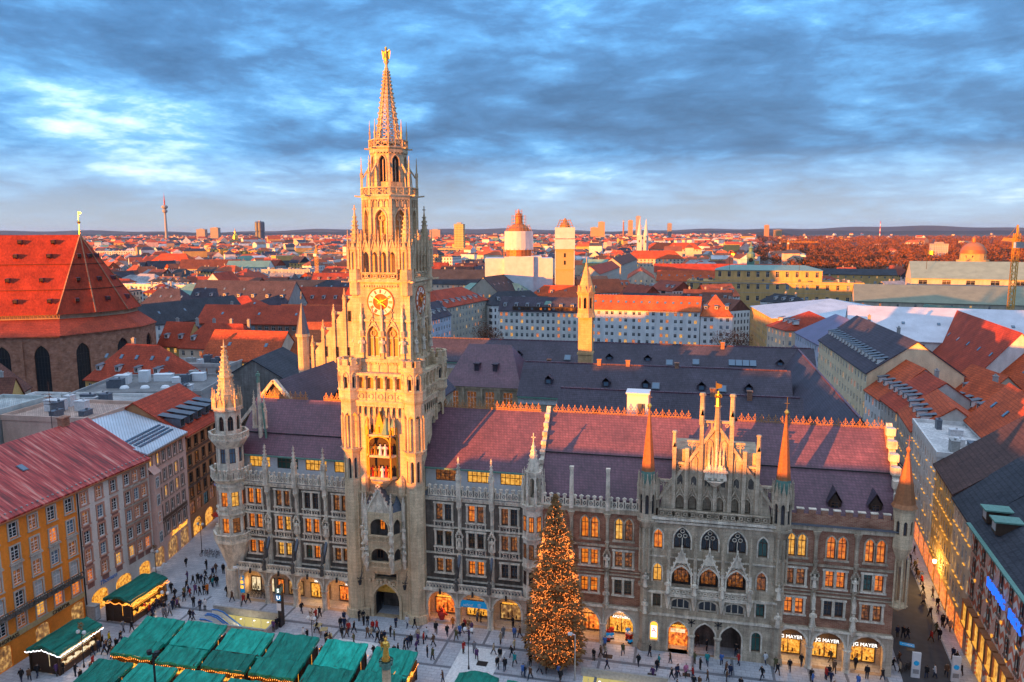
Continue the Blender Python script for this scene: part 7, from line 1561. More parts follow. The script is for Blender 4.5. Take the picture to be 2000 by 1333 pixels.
# ================================================================ landmarks
def landmarks():
    # scaffolded church and its wrapped tower
    o = thing('wrapped_church', 'church under restoration wrapped in white sheeting with scaffolded lantern', 'church', (-63.5, 371, 0), .22)
    b = MB(); b.box(-21, -9, 0, 21, 14, 40); b.box(-9, -11.5, 0, 9, -9, 41); b.box(-6, -9.2, 40, 14, 10, 41.2); b.build('sheeted_body', 'net', o)
    b = MB(); b.frus(0, 0, 45, 56.6, 9.2, 9.0, 20); b.build('sheeted_drum', 'net', o)
    b = MB(); b.frus(0, 0, 40, 45.2, 8.0, 8.0, 20); b.lathe(0, 0, [(7.2, 56.5), (6.4, 58.5), (4.2, 60.4), (2.4, 61.4), (2.2, 65.4), (2.6, 65.8), (1.6, 67.4), (.4, 68.5), (.15, 70.5)], 16); b.build('dome', 'copper', o)
    b = MB()
    for k in range(20):
        a = k*math.pi/10; ca, sa = math.cos(a), math.sin(a)
        for r0, r1, z0, z1 in ((9.6, 9.6, 39, 46), (8.4, 6.6, 56.5, 60.6), (4.6, 4.4, 58, 66.4), (2.4, 2.0, 64, 70)):
            if r0 < 5 and k % 2: continue
            b.bar((r0*ca, r0*sa, z0), (r1*ca, r1*sa, z1), .16)
    for r, zs in ((9.6, (41, 43, 45)), (8.1, (57.6,)), (7.2, (59.6,)), (4.6, (60, 62, 64, 66)), (2.3, (67.4, 69))):
        for z in zs:
            for k in range(16):
                a, c = k*math.pi/8, (k+1)*math.pi/8; b.bar((r*math.cos(a), r*math.sin(a), z), (r*math.cos(c), r*math.sin(c), z), .16)
    b.build('scaffolding', 'crest', o)
    o = thing('wrapped_tower', 'square ochre church tower half wrapped in white sheeting with scaffolded top', 'tower', (-34.4, 372, 0), .16)
    b = MB(); b.box(-5.4, -5.4, 0, 5.4, 5.4, 45.5); [b.box(-5.8, -5.8, z, 5.8, 5.8, z+.8) for z in (33, 44.5)]; b.build('shaft', 'ochre', o)
    b = MB(); b.box(-6.2, -6.2, 45.6, 6.2, 6.2, 51.6); b.box(-6.1, -6.1, 52.1, 6.1, 6.1, 58.8); b.box(-6.0, -5.6, 20, -5.5, 5.6, 45); b.box(5.5, -5.6, 20, 6.0, 5.6, 45); b.build('sheeting', 'net', o)
    for z in (36, 40.5): window(o, 0, -5.5, z, 1.2, 2.6, 'glass_dark', 'stone_dark', 0, .6)
    b = MB()
    for i in range(6):
        for j in range(6):
            if 0 < i < 5 and 0 < j < 5: continue
            x, y = -5+i*2, -5+j*2; b.bar((x, y, 58.8), (x*.6, y*.6, 63.8), .2)
    for z, s in ((60, 4.8), (61.5, 4.0), (63, 3.4)):
        for p, q in (((-s, -s), (s, -s)), ((s, -s), (s, s)), ((s, s), (-s, s)), ((-s, s), (-s, -s))): b.bar((*p, z), (*q, z), .22)
    b.lathe(0, 0, [(3.4, 58.8), (3.0, 60.5), (1.6, 62), (1.2, 63.4), (.2, 64.6)], 12); b.build('scaffolding', 'crest', o)
    # broadcasting tower
    o = thing('television_tower', 'slim concrete television tower with two pods on the left horizon', 'tower', (-2577, 3313, 0))
    b = MB(); b.lathe(0, 0, [(9, 0), (7, 60), (5.2, 150), (4.8, 186), (4.2, 188), (3.2, 190)], 14); b.build('shaft', 'concrete', o)
    b = MB(); b.lathe(0, 0, [(4.8, 158), (11, 163), (12.5, 168), (12.5, 172), (10, 176), (5, 177)], 16); b.build('lower_pod', 'concrete', o)
    b = MB(); b.lathe(0, 0, [(5, 178), (13, 183), (15.5, 187), (15.5, 192), (12, 196), (5, 199)], 16); b.build('upper_pod', 'concrete', o)
    b = MB(); b.lathe(0, 0, [(3.2, 196), (2.8, 225), (1.8, 226), (1.5, 245), (.7, 246), (.4, 262)], 10); b.build('mast', 'red_paint', o)
    o = thing('four_cylinder_tower', 'dark office tower of four clustered cylinders on the horizon', 'tower', (-2253, 3656, 0))
    for i in range(4): a = math.pi/4+i*math.pi/2; b = MB(); b.lathe(13*math.cos(a), 13*math.sin(a), [(12, 8), (13, 14), (13, 60), (10, 62), (10, 66), (13, 68), (13, 112), (9, 118), (0, 119)], 16); b.build('cylinder', 'lead', o)
    b = MB(); b.box(-6, -6, 0, 6, 6, 123); b.build('core', 'concrete', o)
    def block(label, x, y, w, d, h, col, n=6, cap=None, name='tower_block'):
        o = thing(name, label, 'tower block' if name == 'tower_block' else 'tower', (x, y, 0), .1)
        b = MB(); b.box(-w/2, -d/2, 0, w/2, d/2, h); b.build('body', 'far_wall', o).color = col
        b = MB(); b.box(-w/2-.3, -d/2-.3, h, w/2+.3, d/2+.3, h+1.2); b.box(-w/4, -d/4, h+1.2, w/4, d/4, h+4); b.build('roof', 'concrete', o)
        for i in range(n): b = MB(); z = h*(i+1)/(n+1); b.box(-w/2-.25, -d/2-.25, z, w/2+.25, d/2+.25, z+.5); b.build('floor_band', 'concrete', o)
        return o
    o = block('tall golden sunlit block left of the wrapped church', -400, 1336, 18, 18, 71, (.70, .52, .22, 1)); b = MB(); b.box(-42, -12, 0, 42, 14, 26); b.build('podium', 'far_wall', o).color = (.6, .48, .28, 1)
    block('taller of twin slab towers above the avenue', -296, 4891, 30, 30, 154, (.42, .40, .42, 1)); block('shorter of twin slab towers above the avenue', -345, 4889, 30, 30, 128, (.55, .36, .22, 1))
    block('slim round looking tower right of the twin slabs', -84, 4400, 24, 24, 102, (.34, .32, .32, 1)); block('sunlit tower block above the wrapped tower', -415, 3876, 34, 24, 106, (.60, .40, .22, 1)); block('lower block beside the sunlit tower block', -455, 3900, 40, 24, 78, (.55, .38, .24, 1))
    block('pale slab pair left of the four cylinder tower', -2560, 3580, 50, 26, 76, (.40, .38, .36, 1)); block('pale block next to the slab pair', -2490, 3600, 46, 26, 84, (.42, .38, .34, 1)); block('orange lit high rise in front of the wooded horizon', 620, 6300, 34, 26, 105, (.58, .30, .16, 1)); block('lower orange block beside the high rise', 700, 6250, 60, 26, 66, (.60, .38, .14, 1))
    block('pale block on the horizon right of the big clock tower', -1330, 3900, 60, 26, 70, (.45, .36, .32, 1)); block('grey slab near the horizon left of the clock tower', -1900, 4300, 70, 26, 62, (.38, .34, .33, 1)); block('white cube rising out of the park trees', 455, 1344, 22, 22, 33, (.62, .58, .55, 1), 2)
    o = thing('factory_chimney', 'slim reddish chimney on the horizon above the avenue', 'chimney', (-389, 4884, 0)); b = MB(); b.frus(0, 0, 0, 128, 6, 4, 12); b.build('stack', 'brick_red', o); b = MB(); b.frus(0, 0, 120, 124, 4.6, 4.6, 12); b.build('band', 'white_paint', o)
    o = thing('striped_mast', 'red and white striped mast over the park horizon', 'mast', (2050, 9000, 0))
    for i in range(6): b = MB(); b.frus(0, 0, i*27, i*27+27, 6-.5*i, 5.6-.5*i, 8); b.build('segment', 'red_paint' if i % 2 else 'white_paint', o)
    # white pair of church spires on the avenue
    for i, (x, y, h, lb) in enumerate(((-43, 1200, 80, 'near white church spire on the avenue'), (-34, 1226, 78, 'far white church spire on the avenue'))):
        o = thing('church_spire', lb, 'spire', (x, y, 0)); b = MB(); b.box(-4, -4, 0, 4, 4, h*.62); b.box(-4.4, -4.4, h*.6, 4.4, 4.4, h*.63); b.build('shaft', 'white_wall', o); b = MB(); b.frus(0, 0, h*.63, h, 4.6, .2, 8); b.build('cap', 'white_wall', o); window(o, 0, -4.1, h*.48, 2, 4, 'glass_dark', 'stone_trim', 0, .6)
    o = thing('yellow_church', 'small golden domed church far left below the horizon', 'church', (-1597, 2415, 0)); b = MB(); b.box(-14, -14, 0, 14, 14, 30); b.build('body', 'ochre', o); b = MB(); b.lathe(0, 0, [(10, 30), (10, 40), (9, 48), (3, 56), (2.5, 62), (.3, 74)], 14); b.build('dome', 'gold', o)
    # domed state building on the right
    o = thing('domed_hall', 'round copper brown dome with lantern above the theatre', 'dome', (280, 637, 0))
    b = MB(); b.box(-34, -10, 0, 34, 14, 29); b.build('hall', 'ochre', o); b = MB(); b.frus(0, 0, 29, 31, 12.5, 12.5, 16); b.frus(0, 0, 31, 36.4, 10.2, 10, 16); b.build('drum', 'ochre', o)
    for k in range(12): a = k*math.pi/6+.2; window(o, 10*math.sin(a), -10*math.cos(a), 32, 1.4, 3, 'glass_dark', 'stone_trim', 0, .6, a)
    b = MB(); b.lathe(0, 0, [(10.4, 36.4), (9.8, 39.5), (8.0, 42.6), (5.2, 45.0), (2.2, 46.2), (2.0, 46.3), (2.0, 49.4), (1.2, 50.6), (0, 51.6)], 20); b.build('dome', 'copper', o, True)
    # little clock turret and flags on the palace
    o = thing('palace_turret', 'green copper clock turret rising behind the palace roof', 'turret', (83, 462, 0)); b = MB(); b.box(-2.4, -2.4, 0, 2.4, 2.4, 38); b.build('shaft', 'copper_green', o)
    b = MB(); b.ring(0, 36.2, -2.5, .1, 1.4, .06, 16); b.build('clock_face', 'iron', o); b = MB(); b.lathe(0, 0, [(3, 38), (2.8, 40.5), (1.4, 42), (1.5, 44), (2, 44.4), (.6, 46), (.1, 49.5)], 12); b.build('cupola', 'copper_green', o)
    for x, y, z0, z1, cs, lb in ((67, 424, 33, 43.4, ('iron', 'red_paint', 'gold'), 'black red and gold flag on the palace roof'), (110, 420, 33, 42.5, ('blue_paint', 'white_paint'), 'blue and white flag on the palace roof'), (175, 386, 36, 45, ('gold', 'gold'), 'yellow flag on the theatre pediment')):
        o = thing('flag', lb, 'flag', (x, y, z0-2)); b = MB(); b.frus(0, 0, 0, z1-z0+2, .14, .1, 6); b.build('pole', 'iron', o)
        for i, m in enumerate(cs):
            b = MB(); t = 2.2/len(cs); z = z1-z0+1.9-i*t
            vs = []
            for j in range(5): vs += [(j*.9, .3*math.sin(j*1.5), z-.15*j), (j*.9, .3*math.sin(j*1.5), z-t-.15*j)]
            b.add(vs, [(2*j, 2*j+1, 2*j+3, 2*j+2) for j in range(4)]); b.build('flag_cloth', m, o)
    # cranes
    def crane(label, x, y, z0, z1, w, ja, jl):
        o = thing('tower_crane', label, 'crane', (x, y, 0)); b = MB(); n = int((z1)/w/1.2)
        for i in range(4): a = math.pi/4+i*math.pi/2; b.bar((w*.7*math.cos(a), w*.7*math.sin(a), 0), (w*.7*math.cos(a), w*.7*math.sin(a), z1), .22)
        for j in range(n):
            za, zb = z1*j/n, z1*(j+1)/n
            for i in range(4): a, c = math.pi/4+i*math.pi/2, math.pi/4+(i+1)*math.pi/2; b.bar((w*.7*math.cos(a), w*.7*math.sin(a), za), (w*.7*math.cos(c), w*.7*math.sin(c), zb), .14); b.bar((w*.7*math.cos(a), w*.7*math.sin(a), za), (w*.7*math.cos(c), w*.7*math.sin(c), za), .12)
        b.build('mast', 'gold_paint', o)
        b = MB(); d = Vector((math.cos(ja), math.sin(ja), 0)); p = Vector((-d.y, d.x, 0))
        for s in (-1, 1): b.bar(tuple(p*s*.6+d*-jl*.3+Vector((0, 0, z1-3))), tuple(p*s*.6+d*jl+Vector((0, 0, z1-3))), .2)
        b.bar(tuple(d*-jl*.3+Vector((0, 0, z1-1.6))), tuple(d*jl+Vector((0, 0, z1-2.6))), .2); b.bar((0, 0, z1-3), (0, 0, z1+3), .5); b.bar((0, 0, z1+3), tuple(d*jl*.7+Vector((0, 0, z1-2))), .1); b.bar((0, 0, z1+3), tuple(d*-jl*.28+Vector((0, 0, z1-2))), .1)
        for j in range(int(jl/2)): b.bar(tuple(d*(j*2)+p*.6+Vector((0, 0, z1-3))), tuple(d*(j*2+1)+Vector((0, 0, z1-1.8))), .12); b.bar(tuple(d*(j*2+2)-p*.6+Vector((0, 0, z1-3))), tuple(d*(j*2+1)+Vector((0, 0, z1-1.8))), .12)
        b.build('jib', 'gold_paint', o)
        b = MB(); b.box(-1.2, -2.6, z1-5.2, 1.2, -1.0, z1-3.2); b.build('cab', 'white_paint', o); b = MB(); q = d*-jl*.27; b.cbox(q.x, q.y, z1-5, 2, 2, 2); b.build('counterweight', 'concrete', o)
    plain('gold_paint', (.62, .30, .03), .5)
    crane('tall yellow lattice crane mast at the right edge', 156.2, 212.2, 0, 55, 1.7, 1.35, 34); crane('orange crane left of the clock tower', -236, 434, 0, 43.5, 1.9, .1, 30); crane('low luffing crane in front of the park', 170, 1000, 0, 44, 1.8, .15, 40); crane('thin crane near the wrapped tower', -60, 1500, 0, 66, 2.2, 2.6, 34)
g = G('far_wall', .85); s_ = g.n('ShaderNodeSeparateXYZ'); g.l(g.uz(), s_.inputs[0])
def GM(op, a, b_):
    n = g.n('ShaderNodeMath', operation=op)
    for i, v in enumerate((a, b_)):
        if isinstance(v, (int, float)): n.inputs[i].default_value = v
        else: g.l(v, n.inputs[i])
    return n.outputs[0]
wu = GM('FRACT', GM('MULTIPLY', s_.outputs[0], .33), 0); wz = GM('FRACT', GM('MULTIPLY', s_.outputs[1], .30), 0)
wm = GM('MULTIPLY', GM('LESS_THAN', GM('ABSOLUTE', GM('SUBTRACT', wu, .5), 0), .2), GM('LESS_THAN', GM('ABSOLUTE', GM('SUBTRACT', wz, .5), 0), .28))
at_ = g.n('ShaderNodeObjectInfo').outputs['Color']
g.col(g.mix(g.mix(at_, g.ramp(g.noise(g.pos(), .3, 4), [(.3, (.8,)*3), (.7, (1.05,)*3)])), (.05, .05, .06), wm, 'MIX'))
landmarks()

# ================================================================ the rest of the city
g = G('city_paint', .85); g.col(g.mix(g.n('ShaderNodeVertexColor', layer_name='Col').outputs['Color'], g.ramp(g.noise(g.pos(), .12, 4), [(.3, (.75,)*3), (.7, (1.12,)*3)])))
def far_city():
    rng = random.Random(11); FW2 = Vector((-math.sin(yaw), math.cos(yaw))); RT2 = Vector((math.cos(yaw), math.sin(yaw)))
    roofs = [(4, (.52, .12, .05, 1)), (3, (.42, .085, .045, 1)), (2, (.36, .15, .09, 1)), (2, BROWN), (2, SLATE), (1.6, SLATE2), (.6, GREEN), (1.4, (.45, .45, .46, 1))]
    walls = [(3, CREAM), (5, WALLW), (1.5, YEL), (1, GREYW), (1, PINK), (.7, (.45, .32, .22, 1))]
    def pk(ch):
        t = rng.random()*sum(a for a, _ in ch)
        for a, v in ch:
            t -= a
            if t <= 0: return v
        return ch[-1][1]
    cells = []
    r = 250.
    while r < 11000:
        st = 27+ (r-250)*.009 if r < 2500 else 48+(r-2500)*.016
        half = math.tan(rad(37))
        n = int(2*half*r/st)
        for i in range(n):
            lat = (-half+2*half*(i+.5)/n)*r+rng.uniform(-.3, .3)*st; dd = r+rng.uniform(-.35, .35)*st
            p = FW2*dd+RT2*lat; x, y = 42.2+p.x, -97.6+p.y
            t = (x-42)/(y+97) if y > 0 else -9
            if t > .075 and dd > 700 and rng.random() < .985: continue     # the park
            if -64 < x < 78 and 90 < y < 256 or 60 < x < 140 and 0 < y < 200 or -130 < x < -50 and -60 < y < 125: continue
            if abs(x-(-14+ (y-500)*-.012)) < 13 and 480 < y < 2600: continue   # the avenue
            if any((x-a)**2+(y-b_)**2 < (c+7)**2 for a, b_, c in FOOT): continue
            cells.append((dd, x, y))
        r += st
    cells.sort()
    mb = MB(); cols = []; HL = {}
    placed = 0
    for k, (dd, x, y) in enumerate(cells):
        ba = math.sin(x*.004+1)*.5+math.cos(y*.003)*.4+ (0 if rng.random() < .6 else math.pi/2); w = rng.uniform(14, 34)*(1 if dd < 2500 else 1.6); d = rng.uniform(11, 16)*(1 if dd < 2500 else 1.7)
        h = rng.uniform(13, 20)+(rng.uniform(6, 16) if rng.random() < .05 else 0); rh = d*rng.uniform(.28, .5); rc = pk(roofs); wc = pk(walls); flat = rng.random() < .18
        f = rng.uniform(.75, 1.2); rc = tuple(min(1, c*f) for c in rc[:3])+(1,)
        M = Matrix.Translation((x, y, 0)) @ Matrix.Rotation(ba, 4, 'Z')
        if placed < 300:
            near = ['behind the church', 'left of the clock tower', 'behind the clock tower', 'near the wrapped church', 'along the avenue', 'near the ochre palace', 'toward the park'][0 if x < -330 else 1 if x < -230 else 2 if x < -120 else 3 if x < -50 else 4 if x < 10 else 5 if x < 130 else 6]
            cn = {RED: 'red', RED2: 'dark red', BROWN: 'brown', SLATE: 'purple slate', SLATE2: 'dark slate', GREEN: 'green copper'}
            cname = 'flat' if flat else ('brown' if rc[0] < .22 and rc[0] > rc[2]*1.5 else 'slate' if rc[0] < .2 and rc[1] < rc[0]*1.3 else 'green' if rc[1] > rc[0]*1.2 else 'grey' if rc[1] > rc[0]*.8 else 'red')
            sz = 'large' if w*d > 380 else 'small' if w*d < 230 else 'mid-sized'
            o = thing('roof_house', '%s %s roofed house %s, %s' % (sz, cname, near, 'near rows' if dd < 380 else 'middle rows' if dd < 520 else 'far rows'), 'house', (x, y, 0), ba, 'houses of the old town '+near); HL.setdefault(o['label'], []).append(o)
            b = MB(); b.box(-w/2, -d/2, 0, w/2, d/2, h); b.build('wall', 'far_wall', o).color = wc
            b = MB(); b.M = Matrix.Translation((-w/2, -d/2, 0)); roof_mesh(b, 'flat' if flat else 'gable' if rng.random() < .6 else 'hip', w, d, h, h+rh); b.M = None; b.build('roof', ['roof_tile', 'roof_tile'], o).color = rc if not flat else (.25, .25, .26, 1)
            for i in range(rng.randint(0, 3)): LIB.put('chim', 'chimney', chimney_mesh, o, (rng.uniform(-.4, .4)*w, 0, h+rh*(0 if flat else .95)), 0, 'concrete')
            if not flat and dd < 600:
                for s in (-1, 1):
                    for i in range(rng.choice((0, 2, 3, 4))): LIB.put(('dorm', 'roof_tile'), 'dormer', dormer_mesh, o, (-w/2+w*(i+.7)/4.4, s*d*.32, h+rh*.34), 0 if s < 0 else math.pi, ['frame_white', 'lead', 'glass_dark'])
            placed += 1; continue
        mb.M = M; n0 = len(mb.f)
        mb.add([(-w/2, -d/2, 0), (w/2, -d/2, 0), (w/2, d/2, 0), (-w/2, d/2, 0), (-w/2, -d/2, h), (w/2, -d/2, h), (w/2, d/2, h), (-w/2, d/2, h)], [(0, 1, 5, 4), (1, 2, 6, 5), (2, 3, 7, 6), (3, 0, 4, 7)])
        cols += [wc]*4
        if flat: mb.add([(-w/2, -d/2, h), (w/2, -d/2, h), (w/2, d/2, h), (-w/2, d/2, h)], [(0, 1, 2, 3)]); cols.append((.3, .3, .31, 1))
        else:
            i = 0 if rng.random() < .5 else d*.4
            mb.add([(-w/2-.4, -d/2-.4, h), (w/2+.4, -d/2-.4, h), (w/2+.4, d/2+.4, h), (-w/2-.4, d/2+.4, h), (-w/2+i, 0, h+rh), (w/2-i, 0, h+rh)], [(0, 1, 5, 4), (2, 3, 4, 5), (1, 2, 5), (3, 0, 4)])
            cols += [rc, rc]+([rc, rc] if i else [wc, wc])
            if rng.random() < .7: 
                cx_ = rng.uniform(-.35, .35)*w; mb.box(cx_-.6, -.5, h+rh-1, cx_+.6, .5, h+rh+1.8); cols += [(.35, .25, .2, 1)]*6
    ORD = 'first second third fourth fifth sixth seventh eighth ninth tenth eleventh twelfth thirteenth fourteenth fifteenth sixteenth seventeenth eighteenth nineteenth twentieth'.split()
    for lb, os_ in HL.items():
        if len(os_) > 1:
            os_.sort(key=lambda o: (o.location-CP).dot(r2)/(o.location-CP).dot(fw))
            for i, o in enumerate(os_): o['label'] = '%s, %s from the left' % (lb, ORD[i] if i < 20 else ('twenty', 'thirty', 'forty', 'fifty')[min(3, (i-20)//10)]+' '+ORD[i % 10])
    mb.M = None
    o = mb.build('distant_city', 'city_paint'); me = o.data
    ca = me.color_attributes.new('Col', 'FLOAT_COLOR', 'CORNER'); buf = []
    for p, c in zip(me.polygons, cols): buf += list(c)*p.loop_total
    ca.data.foreach_set('color', buf)
    tag(o, 'far sea of red roofed houses stretching to the horizon', 'city', None, 'stuff')
far_city()
def twigs(mb, x, y, z, r, h, n, rng, s):
    for i in range(n):
        a = rng.uniform(0, 6.283); u = rng.uniform(-1, 1); q = rng.random()**.45
        px_, py_, pz_ = x+r*q*math.cos(a)*math.sqrt(1-u*u), y+r*q*math.sin(a)*math.sqrt(1-u*u), z+h*.5*(1+q*u)
        A = [rng.uniform(-s, s) for _ in range(6)]
        mb.add([(px_, py_, pz_), (px_+A[0], py_+A[1], pz_+A[2]), (px_+A[3], py_+A[4], pz_+A[5])], [(0, 1, 2)])
g = G('twigs', .9); g.col(g.ramp(g.noise(g.pos(), .02, 4), [(.3, (.15, .06, .03)), (.55, (.24, .09, .04)), (.75, (.13, .07, .04))]))
def park():
    rng = random.Random(5); mb = MB(); lone = []
    for i in range(5200):
        dd = 780*(9.5**rng.random()); t = rng.uniform(.06, .62) if rng.random() < .85 else rng.uniform(-.1, .62)
        if t < .06 and dd < 2600: continue
        if t < .1+.02*rng.random() and dd < 1300: continue
        dy = dd/math.sqrt(1+t*t); x, y = 42+t*dy, -97+dy
        if any((x-a)**2+(y-b_)**2 < (c+2)**2 for a, b_, c in FOOT): continue
        h = rng.uniform(15, 24); r = rng.uniform(6, 10)*(1+dd/9000)
        if dd < 1050 and len(lone) < 60: lone.append((x, y, h, r)); continue
        n = 90 if dd < 1600 else 46 if dd < 3200 else 26; twigs(mb, x, y, h*.22, r, h*.8, n, rng, 2.2 if dd < 1600 else 3.4 if dd < 3200 else 5.5)
    tag(mb.build('park_wood', 'twigs'), 'wide park of bare reddish brown winter trees', 'wood', None, 'stuff')
    tr = []
    for k in range(4):
        b = MB(); twigs(b, 0, 0, .2, .5, .8, 240, rng, .11); c = MB(); c.frus(0, 0, 0, .5, .035, .02, 6)
        for j in range(6): a = j*1.05; c.bar((0, 0, .25+.03*j), (.3*math.cos(a), .3*math.sin(a), .55+.04*j), .018)
        tr.append((b, c))
    base = []
    for k, (b, c) in enumerate(tr):
        m1 = bpy.data.meshes.new('crown'); m1.from_pydata(b.v, [], b.f); m1.materials.append(MAT['twigs']); m2 = bpy.data.meshes.new('trunk'); m2.from_pydata(c.v, [], c.f); m2.materials.append(MAT['bark']); base.append((m1, m2))
    lone.sort(key=lambda q: (q[0]-42)/(q[1]+97))
    for i, (x, y, h, r) in enumerate(lone):
        o = thing('winter_tree', 'bare winter tree on the %s stretch of the park edge, %s from the left' % (('left', 'middle', 'right')[min(2, i//20)], 'first second third fourth fifth sixth seventh eighth ninth tenth eleventh twelfth thirteenth fourteenth fifteenth sixteenth seventeenth eighteenth nineteenth twentieth'.split()[i % 20]), 'tree', (x, y, 0), rng.uniform(0, 6), 'trees along the near park edge')
        for nm, me in (('crown', base[i % 4][0]), ('trunk', base[i % 4][1])): q = link(nm, me, o); q.scale = (r*2.2, r*2.2, h)
    for x, y, h, r, lb in ((-52, 243, 15, 6, 'bare golden street tree before the cream corner building'), (-46, 238, 13, 5.5, 'bare street tree at the left corner of the white office'), (57, 238, 15, 6.5, 'bare pale street tree at the right corner of the white office'), (64, 246, 14, 6, 'bare pale tree beside the ochre sided block')):
        o = thing('street_tree', lb, 'tree', (x, y, 0)); b = MB(); twigs(b, 0, 0, h*.25, r, h*.75, 700, rng, .55); b.build('crown', 'twigs', o)
        b = MB(); b.frus(0, 0, 0, h*.5, .35, .2, 8); [b.bar((0, 0, h*.25+.4*j), (r*.7*math.cos(j*1.1), r*.7*math.sin(j*1.1), h*.6+.5*j), .16) for j in range(7)]; b.build('trunk', 'bark', o)
park()
def hills():
    g = G('hill_forest', .95); g.col(g.ramp(g.noise(g.pos(), .0009, 5), [(.3, (.018, .03, .045)), (.7, (.045, .05, .05))]))
    rng = random.Random(3)
    for k, (D, amp, base_, nm) in enumerate(((13000, 55, 30, 'low wooded ridge in front of the horizon'), (24000, 150, 60, 'far blue wooded hills along the horizon'))):
        b = MB(); n = 140; vs = []; ph = [rng.uniform(0, 6) for _ in range(6)]
        for i in range(n+1):
            a = yaw+rad(48)-rad(96)*i/n; x, y = 42-math.sin(a)*D, -97+math.cos(a)*D
            z = base_+amp*(.5+.25*math.sin(i*.13+ph[0])+.15*math.sin(i*.31+ph[1])+.1*math.sin(i*.9+ph[2]))
            vs += [(x, y, -5), (x-math.sin(a)*600, y+math.cos(a)*600, z), (x-math.sin(a)*5000, y+math.cos(a)*5000, z*.8)]
        b.add(vs, [(3*i+j, 3*i+j+1, 3*i+j+4, 3*i+j+3) for i in range(n) for j in range(2)])
        tag(b.build('hills', 'hill_forest'), nm, None, None, 'structure')
    for x, y, w, h, lb in ((836, 8870, 420, 52, 'dark wooded mound on the right horizon'), (-2750, 3420, 700, 34, 'wooded rise at the foot of the television tower')):
        b = MB(); n = 24; b.add([(x, y, h)]+[(x+w*math.cos(i*6.2832/n)*.45, y+w*math.sin(i*6.2832/n)*.3, h*.86) for i in range(n)]+[(x+w*math.cos(i*6.2832/n), y+w*math.sin(i*6.2832/n)*.6, -1) for i in range(n)],
            [(0, 1+i, 1+(i+1) % n) for i in range(n)]+[(1+i, 1+n+i, 1+n+(i+1) % n, 1+(i+1) % n) for i in range(n)]); tag(b.build('mound', 'hill_forest'), lb, None, None, 'structure')
hills()
# ---- houses south and west of the square; out of the picture, they shade its lower half
for lb, x0, x1, zr in (('tall gabled south side house west of the left stalls', -96, -58.5, 32.8), ('second tall house west along the south side street', -150, -96.5, 33), ('third tall house west along the south side street', -210, -150.5, 33.2), ('fourth tall house west along the south side street', -270, -210.5, 33), ('fifth tall house west along the south side street', -335, -270.5, 33.4),
                       ('low gabled south side house behind the left stalls', -58, -41.5, 23.4), ('mid height gabled south side house facing the column', -41, -33.5, 26.9), ('long gabled south side house below the church viewpoint', -33, 44, 28.6)):
    house('south_house', lb, x1, -56, 180, x1-x0, 16, zr-7.5, zr, 'gable', CREAM, RED2, fl=fls(2, zr-7.5), nc=int((x1-x0)/5), cat='house')
# ================================================================ on the square
def point_lamp(parent, loc, e, c, r=.25, name='lamp'):
    la = bpy.data.lights.new(name, 'POINT'); la.energy = e; la.color = c; la.shadow_soft_size = r
    o = bpy.data.objects.new(name, la); COL.objects.link(o); o.parent = parent; o.location = loc; return o
def canopy(b, x0, x1, y0, y1, zf, zb, seed, val=.45, ridge=None):
    """sagging cloth from the front edge y0 (height zf) to the back edge y1 (height zb), with valances"""
    rng = random.Random(seed); n, m = 10, 7; ph = [rng.uniform(0, 6) for _ in range(4)]
    def P(i, j):
        u, v = i/n, j/m; x = x0+(x1-x0)*u; y = y0+(y1-y0)*v
        z = zf+(zb-zf)*v if ridge is None else (zf+(ridge-zf)*(1-abs(2*u-1)))
        z += .07*math.sin(u*17+ph[0]+v*3)*(.3+math.sin(math.pi*u))+.05*math.sin(v*11+ph[1]+u*9)-.16*math.sin(math.pi*u)*math.sin(math.pi*v)+rng.uniform(-.02, .02)
        return (x, y, z)
    vs = [P(i, j) for j in range(m+1) for i in range(n+1)]
    b.add(vs, [(j*(n+1)+i, j*(n+1)+i+1, (j+1)*(n+1)+i+1, (j+1)*(n+1)+i) for j in range(m) for i in range(n)])
    edge = [P(i, 0) for i in range(n+1)]+[P(n, j) for j in range(1, m+1)]+[P(i, m) for i in range(n-1, -1, -1)]+[P(0, j) for j in range(m-1, -1, -1)]
    lo = [(x, y, z-val-.05*math.sin(k*2.1)) for k, (x, y, z) in enumerate(edge)]; k = len(edge)
    b.add(edge+lo, [(i, k+i, k+i+1, i+1) for i in range(k-1)])
plain('garland', (.03, .07, .025), .8)
